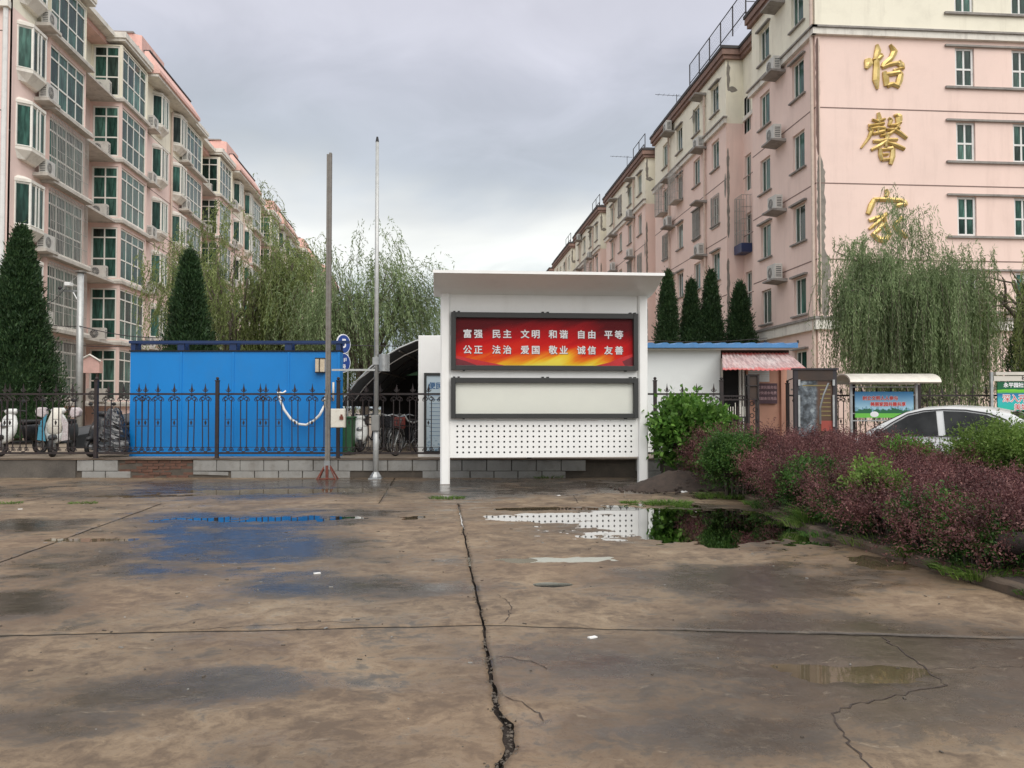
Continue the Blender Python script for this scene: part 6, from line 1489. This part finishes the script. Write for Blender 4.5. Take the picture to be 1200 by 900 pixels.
b = MB(); b.box(xL - .02, .0, .0, xL + .05, .24, kz(420)); b.build('door_jamb', 'boxwhite', ki); b = MB(); b.box(xL + .051, .061, kz(414), xE, .24, kz(410)); b.build('beam', 'brown', ki)
b = MB(); b.box(xL + .051, .28, 0, xD1, .30, kz(414)); d_ = b.build('doorway_shade', 'dark', ki)  # near-black sheet painted as the shaded inside of the open doorway
b = MB(); b.box(xD1 + .001, .20, 0, xD1 + .05, .30, kz(414)); b.box(xD1 + .09, .20, 0, xD1 + .13, .30, kz(414)); b.build('door_frame', 'wframe', ki)
for i in range(7): b = MB(); b.box(ku(880) + .0, .225, kz(447) + i * .048, ku(905), .238, kz(447) + i * .048 + .042); b.build('shutter_slat', 'kioskwall', ki)
sb = MB(); sb.box(ku(885), .17, kz(473), ku(913.5), .205, kz(449)); s_ = sb.build('sign_board', 'purple', ki, label='plum coloured sign board with three rows of pale characters')
for i, tx in enumerate(('社区便民服务站', '代收快递水电费', '烟酒副食日用品')): link('lettering', text_mesh(tx, .082, 'letterpink', .002), s_, (ku(899.3), .165, kz(454 + i * 6.6)))
# roof: corrugated sheet with ribs seen at its edge
b = MB(); x_ = -1.5; n = int((ku(932) + 1.5) / .09); vs = []
for i in range(n + 1):
    x_ = -1.5 + i * .09; h_ = [0, .045, .045, 0][i % 4] * 1.
    for (y_, zo) in ((-.32, 0), (3.3, .18)): vs += [(x_, y_, kz(408.5) + .0 + zo), (x_, y_, kz(404.6) + h_ + zo)]
b.add(vs, [(4 * i + 0, 4 * i + 4, 4 * i + 5, 4 * i + 1) for i in range(n)] + [(4 * i + 1, 4 * i + 5, 4 * i + 7, 4 * i + 3) for i in range(n)] + [(4 * i, 4 * i + 2, 4 * i + 6, 4 * i + 4) for i in range(n)])
b.add([vs[0], vs[1], vs[3], vs[2]], [(0, 1, 2, 3)]); b.add([vs[-4], vs[-3], vs[-1], vs[-2]], [(3, 2, 1, 0)]); b.build('roof', 'blueroof', ki)
b = MB(); b.box(-1.3, -.22, kz(410.4), xE, 0, kz(408.7)); b.build('soffit', 'boxwhite', ki)
for p in (888, 894, 902, 910): pass
for p in (894.5, 932): b = MB(); b.box(ku(p) - .02, -.25, kz(403), ku(p) + .02, -.21, kz(399.5)); b.build('roof_clip', 'black', ki)
# corrugated awning
def awn_mat():
    g = G('red_white_awning_sheet'); X, Y, Z = g.xyz(g.obj); e = g.noise(2.2, 5, .6, vec=g.obj, sc3=(1, .35, 1)); 
    t = g.math('ABSOLUTE', g.math('SUBTRACT', Y, -.62)); m_ = g.ramp(g.math('ADD', t, g.math('MULTIPLY', g.math('SUBTRACT', e, .5), .55)), [(.47, 0.), (.60, 1.)])
    s_ = g.noise(7, 4, .7, vec=g.obj, sc3=(2.6, .2, 1)); gr_ = g.ramp(s_, [(.42, (.26, .25, .25)), (.60, (.62, .58, .56))])
    m2 = g.ramp(g.noise(1.3, 3, .5, vec=g.obj), [(.40, .9), (.62, .35)])
    red = g.mix(g.math('MULTIPLY', m_, .95), g.mix(g.math('MULTIPLY', m2, .45), gr_, (.55, .22, .20)), (.55, .11, .10)); g.set(color=red, rough=.45); return g.m
M['awn'] = awn_mat()
aw = thing('awning', 'corrugated red and white awning over the kiosk window', 'awning', FR((757 - 600) * kk, KD, .41), -YAW)
n = 74; b = MB(); vs = []; yb_, yf_ = -.005, -1.30; zb_ = kz(413.5); df = KD - 1.30; zf_ = 1.5 + (479 - 433.5) * df / 1000 - .41
for i in range(n + 1):
    t = i / n; w_ = .009 * math.sin(i * math.pi / 2)
    xb_ = ku(846.5) + (ku(924) - ku(846.5)) * t; xf_ = ((847 - 600) * df / 1000 - (757 - 600) * kk) + (100 * df / 1000) * t
    vs += [(xb_, yb_, zb_ + w_), (xf_, yf_, zf_ + w_ + .01 * math.sin(t * 9))]
b.add(vs, [(2 * i, 2 * i + 1, 2 * i + 3, 2 * i + 2) for i in range(n)]); sh_ = b.build('sheet', 'awn', aw, fix=False); sm = sh_.modifiers.new('thickness', 'SOLIDIFY'); sm.thickness = .006
b = MB(); b.tube([(ku(905) + .3, -1.22, zf_ - .03), (ku(942), -1.22, zf_ - .02)], .018, 5); b.tube([(ku(924), -.02, zf_ - .2), (ku(930), -1.2, zf_ - .03)], .016, 5); b.build('bracket', 'rail', aw)
# gate leaf and gate post
gt = thing('iron_gate', 'small black iron gate with pale vertical bars in front of the kiosk doorway', 'gate', FR((847 - 600) * .0186, WD + .14, 0), -YAW)
gz = lambda q_: 1.5 + (479 - q_) * .0186; gu = lambda p: (p - 847) * .0186
b = MB(); b.box(0, -.02, .45, .035, .02, gz(464)); b.box(gu(875) - .04, -.02, .45, gu(875), .02, gz(464))
for q_ in (464, 468.5, 489, 530): b.box(.036, -.015, gz(q_) - .015, gu(875) - .041, .015, gz(q_) + .015)
b.build('gate_frame', 'iron', gt)
for i in range(9):
    b = MB(); x_ = .075 + i * .052; hh_ = gz(476.5) if i not in (4, 6) else gz(472); b.box(x_ - .0075, -.024, gz(488), x_ + .0075, -.016, hh_); b.build('bar', 'boxwhite' if i not in (5,) else 'brown', gt)
for i in range(5): b = MB(); b.torus((.08 + i * .1, 0, gz(466.3)), .03, .007, 10, 4); b.build('scroll', 'iron', gt)
b = MB()
for i in range(5): b.torus((.08 + i * .1, 0, gz(496)), .04, .008, 10, 4); b.torus((.08 + i * .1, 0, gz(512)), .04, .008, 10, 4)
b.build('lower_scrollwork', 'iron', gt, kind='stuff')
gp = thing('gate_pillar', 'dark openwork iron gate pillar right of the small gate', 'pillar', FR((877 - 600) * .0186, WD + .14, 0), -YAW)
b = MB()
for x_ in (0, .21): b.box(x_ - .02, -.1, .42, x_ + .02, -.06, gz(439)); b.box(x_ - .02, .06, .42, x_ + .02, .1, gz(439))
for z_ in (.44, gz(468), gz(452), gz(439.5)): b.box(-.02, -.1, z_ - .012, .23, .1, z_ + .012)
b.build('pillar_frame', 'iron', gp)
b = MB(); b.box(.021, -.07, gz(467), .189, .07, gz(440)); b.build('dark_panel', 'brown', gp)
for i in range(7): b = MB(); s_ = 1 if i % 2 else -1; b.torus((.105 + s_ * .035, -.08, gz(473) - i * .13), .045, .010, 10, 4); b.build('scroll', 'iron', gp)
# dark poster stand
D1 = 19.6; k1 = D1 / 1000; u1 = lambda p: (p - 930) * k1; z1 = lambda q_: 1.5 + (479 - q_) * k1
ps_ = thing('poster_stand', 'tall black framed poster stand with a faded silver and yellow poster', 'poster stand', FR((930 - 600) * k1, D1, 0), -YAW)
b = MB(); b.box(0, -.05, .41, .09, .05, z1(433.5)); b.build('post', 'rail', ps_); b = MB(); b.box(u1(980) - .09, -.05, .41, u1(980), .05, z1(433.5)); b.build('post', 'rail', ps_)
b = MB(); b.box(.091, -.05, z1(446), u1(980) - .091, .05, z1(433.7)); b.build('header', 'brown', ps_); b = MB(); b.box(-.03, -.08, z1(433.4), u1(980) + .03, .08, z1(431.5)); b.build('cap', 'rail', ps_)
for p in (935.2, 975.5): b = MB(); b.box(u1(p) - .02, -.07, z1(500), u1(p) + .025, -.051, z1(463)); b.build('pale_strip', 'galv', ps_); b = MB(); b.box(u1(p) - .02, -.08, z1(452), u1(p) + .03, -.051, z1(445)); b.build('clamp', 'galv', ps_)
def dark_poster():
    g = G('faded_film_poster_print'); n = g.noise(6, 5, .65, vec=g.obj); n2 = g.noise(2.2, 2, .5, vec=g.obj); X, Y, Z = g.xyz(g.obj)
    a = g.ramp(n, [(.40, (.035, .04, .045)), (.55, (.12, .14, .16)), (.68, (.32, .36, .38))]); edge = g.ramp(g.math('ADD', X, g.math('MULTIPLY', n2, .2)), [(.60, 0.), (.68, 1.)])
    g.set(color=g.mix(edge, a, (.10, .055, .035)), rough=.25); return g.m
M['filmposter'] = dark_poster()
b = MB(); b.quad((.095, -.02, z1(530)), (u1(980) - .095, -.02, z1(530)), (u1(980) - .095, -.02, z1(446)), (.095, -.02, z1(446))); po = b.build('poster', 'filmposter', ps_)
for i in range(8): b = MB(); x0_ = .20 if i == 0 else .60; b.box(x0_, -.026, z1(452.5 + i * 5) - .0, .84, -.021, z1(452.5 + i * 5) + .026); b.build('yellow_caption', 'letteryellow', po)
b = MB(); b.tube([(.60, -.026, z1(497)), (.60, -.026, z1(478)), (.68, -.026, z1(463)), (.80, -.026, z1(449))], .022, 4); b.build('pale_swoosh', 'galv', po)
b = MB(); b.box(.62, -.027, z1(505), .88, -.021, z1(493)); b.build('red_corner', 'redbag', po)
# arched-roof board and its neighbour at the right edge
def city_mat(x0, x1, z0, z1_):
    g = G('green_city_print'); X, Y, Z = g.xyz(g.obj); v = g.math('MULTIPLY', g.math('SUBTRACT', Z, z0), 1 / (z1_ - z0)); n = g.noise(7, 4, .6, vec=g.obj); n2 = g.noise(16, 3, .6, vec=g.obj, sc3=(1, 1, .25))
    sky_ = g.ramp(v, [(.35, (.40, .66, .80)), (1., (.03, .27, .62))])
    bld = g.math('GREATER_THAN', g.math('ADD', g.math('MULTIPLY', n2, .75), -.02), v); c = g.mix(g.math('MULTIPLY', bld, .75), sky_, (.13, .30, .42))
    tree_ = g.math('GREATER_THAN', g.math('ADD', g.math('MULTIPLY', n, .55), .03), v); c = g.mix(tree_, c, (.02, .14, .06)); lawn = g.math('GREATER_THAN', .17, v); c = g.mix(lawn, c, (.16, .55, .07))
    g.set(color=c, rough=.35); return g.m
def blue_mat(z0, z1_):
    g = G('green_blue_wave_print'); X, Y, Z = g.xyz(g.obj); v = g.math('MULTIPLY', g.math('SUBTRACT', Z, z0), 1 / (z1_ - z0)); v = g.math('ADD', v, g.math('MULTIPLY', X, -.05)); n = g.noise(2.5, 4, .6, vec=g.obj, sc3=(1, 1, 3))
    c = g.ramp(g.math('ADD', v, g.math('MULTIPLY', g.math('SUBTRACT', n, .5), .12)), [(0., (.02, .50, .36)), (.35, (.03, .45, .50)), (.55, (.02, .12, .36)), (.60, (.10, .45, .05)), (.68, (.20, .60, .04)), (.70, (.004, .12, .045)), (1., (.004, .10, .04))]); g.set(color=c, rough=.35); return g.m
D2 = 20.2; k2 = D2 / 1000; u2 = lambda p: (p - 997) * k2; z2 = lambda q_: 1.5 + (479 - q_) * k2
ab = thing('bulletin_board', 'bulletin board with curved pale metal roof and a bright blue and green banner', 'bulletin board', FR((997 - 600) * k2, D2, 0), -YAW)
for x_ in (0, u2(1073.5)): b = MB(); b.box(x_ - .025, -.03, .41, x_ + .03, .03, z2(446)); b.build('post', 'galv', ab)
def vault(root, xa, xb, zlo, zhi, name='canopy', mt='silverroof', dy=.55):
    b = MB(); n = 12; pr = [(-dy * math.cos(math.pi * i / n), zlo + (zhi - zlo) * math.sin(math.pi * i / n)) for i in range(n + 1)]
    b.prism(pr + [(y_ * .93, z_ - .03) for y_, z_ in pr[::-1]], xa, xb, 'x'); return b.build(name, mt, root, smooth=False)
vault(ab, u2(986), u2(1090), z2(448.5), z2(438))
for q_ in (453.5, 493): b = MB(); b.box(.031, -.015, z2(q_) - .012, u2(1073.5) - .026, .015, z2(q_) + .012); b.build('cross_bar', 'galv', ab)
for (x_, q_) in ((1.5, 462), (1.5, 485)): pass
for q_ in (463, 484.5):
    b = MB(); b.box(.031, -.01, z2(q_) - .01, u2(1001.5), .01, z2(q_) + .01); b.build('bracket', 'galv', ab); b = MB(); b.box(u2(1070), -.01, z2(q_) - .01, u2(1073.5) - .026, .01, z2(q_) + .01); b.build('bracket', 'galv', ab)
M['city'] = city_mat(0, 1, z2(489.5), z2(459))
b = MB(); b.box(u2(1001.6), -.02, z2(489.5), u2(1070), .015, z2(459)); bn = b.build('banner', 'city', ab, label='blue and green city banner with two lines of red characters')
link('lettering', text_mesh('树立文明人人参与', .105, 'letterwhite', .010), bn, (u2(1031), -.026, z2(467))); link('lettering', text_mesh('树立文明人人参与', .105, 'letterred', .004), bn, (u2(1031), -.030, z2(467)))
link('lettering', text_mesh('美丽家园共建共享', .105, 'letterwhite', .010), bn, (u2(1040), -.026, z2(474))); link('lettering', text_mesh('美丽家园共建共享', .105, 'letterred', .004), bn, (u2(1040), -.030, z2(474)))
b = MB(); b.sphere((u2(1024), -.022, z2(485.5)), .085, 12, 6, sc=(1.2, .05, .8)); b.build('white_emblem', 'letterwhite', bn)
for p in (1015, 1027, 1034): b = MB(); b.box(u2(p) - .012, -.01, z2(493) + .013, u2(p) + .012, .01, z2(489.6)); b.build('strut', 'galv', ab)
D3 = 20.4; k3 = D3 / 1000; u3 = lambda p: (p - 1162) * k3; z3 = lambda q_: 1.5 + (479 - q_) * k3
rb3 = thing('bulletin_board', 'bulletin board with beige header at the right edge, teal banner with red characters', 'bulletin board', FR((1162 - 600) * k3, D3, 0), -YAW)
for x_ in (0, 2.3): b = MB(); b.box(x_ - .03, -.03, .41, x_ + .03, .03, z3(436)); b.build('post', 'galv', rb3)
b = MB(); b.box(u3(1166), -.06, z3(439.6), 2.5, .10, z3(436)); b.build('roof_bar', 'silverroof', rb3); b = MB(); b.box(u3(1164), -.04, z3(446.6), 2.27, -.01, z3(440.6)); hd = b.build('header', 'silverroof', rb3)
link('lettering', text_mesh('社区精神文明宣传栏', .10, 'brown', .003), hd, (1.15, -.045, z3(443.5)))
M['wave'] = blue_mat(z3(481), z3(447)); b = MB(); b.box(u3(1168.5), -.02, z3(481), 2.24, .01, z3(447.2)); bn = b.build('banner', 'wave', rb3)
link('lettering', text_mesh('永平园社区文化墙', .12, 'letterwhite', .004), bn, (u3(1173) + .53, -.026, z3(451.7)))
link('lettering', text_mesh('深入开展创建文明', .19, 'letterwhite', .014), bn, (u3(1172) + .80, -.026, z3(467.5))); link('lettering', text_mesh('深入开展创建文明', .19, 'letterred', .0), bn, (u3(1172) + .80, -.031, z3(467.5)))
link('lettering', text_mesh('美好社区家园', .17, 'letterwhite', .012), bn, (u3(1183) + .60, -.026, z3(477.5))); link('lettering', text_mesh('美好社区家园', .17, 'letterred', .0), bn, (u3(1183) + .60, -.031, z3(477.5)))

# ------------------------------------------------ car
def car(label, loc, rz, paintm):
    t = thing('car', label, 'car', loc, rz)          # local +x = front, y = left
    st = [-2.15, -2.05, -1.7, -1.25, -.8, 0, .8, 1.2, 1.7, 2.05, 2.18]
    belt = {-2.15: .80, -2.05: .98, -1.7: 1.02, -1.25: 1.02, -.8: .99, 0: .97, .8: .95, 1.2: .93, 1.7: .84, 2.05: .74, 2.18: .60}
    hw = {-2.15: .62, -2.05: .76, -1.7: .83, -1.25: .85, -.8: .86, 0: .86, .8: .86, 1.2: .85, 1.7: .80, 2.05: .70, 2.18: .55}
    b = MB(); vs = []; K = 0
    for x_ in st:
        z_ = belt[x_]; w_ = hw[x_]; ring = [(w_ * .86, .20), (w_ * .98, .38), (w_, .62), (w_ * .965, z_ - .08), (w_ * .90, z_ - .01), (w_ * .55, z_ + .02), (0, z_ + .035)]
        full = [(y_, q_) for y_, q_ in ring] + [(-y_, q_) for y_, q_ in ring[-2::-1]]; K = len(full); vs += [(x_, y_, q_) for y_, q_ in full]
    n = len(st); b.add(vs, [(i * K + j, i * K + j + 1, (i + 1) * K + j + 1, (i + 1) * K + j) for i in range(n - 1) for j in range(K - 1)] + [(i * K + K - 1, i * K, (i + 1) * K, (i + 1) * K + K - 1) for i in range(n - 1)] + [tuple(range(K)), tuple((n - 1) * K + j for j in range(K))])
    body = b.build('body', paintm, t, smooth=True)
    # cabin: roofline (x, z) at the centre; half width falls with height
    RL = [(-1.78, 1.0), (-1.45, 1.21), (-1.15, 1.375), (-.75, 1.465), (-.2, 1.50), (.25, 1.475), (.55, 1.40), (.95, 1.19), (1.32, .96)]
    def cw_(z_, x_=0): return .80 - .20 * max(0, (z_ - .95)) / .53 - (.04 if abs(x_) > 1.2 else 0)
    b = MB(); vs = []; n = len(RL)
    for x_, z_ in RL:
        zb = .93; w0 = cw_(zb, x_); w1 = cw_(z_, x_)
        zs_ = max(z_ - .05, zb + .01); w2 = cw_(zs_, x_); ring = [(w0, zb), (w2, zs_), (w1 - .06, z_ - .008), (w1 * .5, z_ + .018), (0, z_ + .026)]
        full = ring + [(-y_, q_) for y_, q_ in ring[-2::-1]]; K = len(full); vs += [(x_, y_, q_) for y_, q_ in full]
    b.add(vs, [(i * K + j, i * K + j + 1, (i + 1) * K + j + 1, (i + 1) * K + j) for i in range(n - 1) for j in range(K - 1)] + [tuple(range(K)), tuple((n - 1) * K + j for j in range(K))]); b.build('cabin', paintm, t, smooth=True)
    def side(poly, off, name, mt, sgn):
        m_ = MB(); P_ = [(x_, sgn * (cw_(z_) + off), z_) for x_, z_ in poly]; m_.add(P_, [tuple(range(len(P_)))]); return m_.build(name, mt, t)
    fw = [(.98, .985), (.72, 1.18), (.48, 1.33), (.22, 1.395), (.02, 1.415), (-.06, .985)]; rw = [(-.18, .985), (-.10, 1.415), (-.45, 1.405), (-.80, 1.35), (-1.05, 1.25), (-1.20, 1.08), (-1.14, .985)]
    for s_ in (1, -1):
        side(fw, .012, 'side_window', 'carglass', s_); side(rw, .012, 'side_window', 'carglass', s_)
        m_ = MB(); m_.tube([(x_, s_ * (cw_(z_) + .008), z_) for x_, z_ in [(1.05, .975), (.76, 1.20), (.50, 1.36), (.22, 1.425), (-.10, 1.445), (-.46, 1.435), (-.84, 1.375), (-1.10, 1.27), (-1.26, 1.09), (-1.2, .97)]], .010, 5); m_.build('window_trim', 'rail', t)
        m_ = MB(); m_.tube([(1.05, s_ * .815, .972), (-1.2, s_ * .815, .972)], .010, 5); m_.build('window_trim', 'rail', t)
        m_ = MB(); m_.sphere((.92, s_ * .93, 1.02), .11, 12, 8, sc=(.6, 1., .72)); m_.build('mirror', 'plastic', t, smooth=True)
        for x_ in (.85, -.10, -1.22): m_ = MB(); m_.box(x_ - .004, s_ * .853, .30, x_ + .004, s_ * .866, .93); m_.build('door_gap', 'black', t)
        for x_ in (.10, -.95): m_ = MB(); m_.box(x_ - .09, s_ * .862, .80, x_ + .09, s_ * .885, .83); m_.build('door_handle', paintm, t, bevel=.006)
        for x_ in (1.38, -1.32):
            m_ = MB(); m_.torus((x_, s_ * .76, .31), .22, .09, 24, 8, sq=1.); w_ = m_.build('wheel', 'black', t, smooth=True); m_ = MB(); m_.tube([(x_, s_ * .74, .31), (x_, s_ * .83, .31)], .17, 14); m_.build('rim', 'galv', w_)
        m_ = MB(); m_.sphere((2.0, s_ * .58, .66), .14, 10, 6, sc=(.7, 1., .6)); m_.build('headlight', 'galv', t, smooth=True); m_ = MB(); m_.sphere((-2.02, s_ * .62, .84), .15, 10, 6, sc=(.5, .9, .7)); m_.build('tail_light', 'redbag', t, smooth=True)
    def slope(x0, z0_, x1, z1_, name):
        nx, nz = z1_ - z0_, -(x1 - x0); l = math.hypot(nx, nz); ox, oz = nx / l * .012, nz / l * .012
        if oz < 0: ox, oz = -ox, -oz
        m_ = MB(); wA, wB = cw_(z0_) - .12, cw_(z1_) - .13; rows = []
        for t_ in (0, .5, 1):
            x_ = x0 + (x1 - x0) * t_; z_ = z0_ + (z1_ - z0_) * t_ + (.012 if t_ == .5 else 0); w_ = wA + (wB - wA) * t_; rows.append([(x_ + ox, y_ * w_, z_ + oz + .030 * (1 - y_ * y_) ** .5 * .8) for y_ in (-1, -.6, 0, .6, 1)])
        m_.add([p for r_ in rows for p in r_], [(i * 5 + j, i * 5 + j + 1, i * 5 + 6 + j, i * 5 + 5 + j) for i in range(2) for j in range(4)]); m_.build(name, 'carglass', t, smooth=True)
    slope(-1.68, 1.07, -1.12, 1.38, 'rear_window'); slope(1.24, 1.015, .60, 1.375, 'windscreen')
    m_ = MB(); m_.box(-2.20, -.22, .62, -2.16, .22, .76); m_.build('number_plate', 'signblue', t)
    return t
PH = R(42)
cc = at3(1110, 16.2, 0); CAR = car('silver-white sedan parked behind the purple hedge, seen from its rear left', cc, math.pi - PH - YAW, 'carwhite'); CAR.scale = (1.03, 1.03, 1.03)
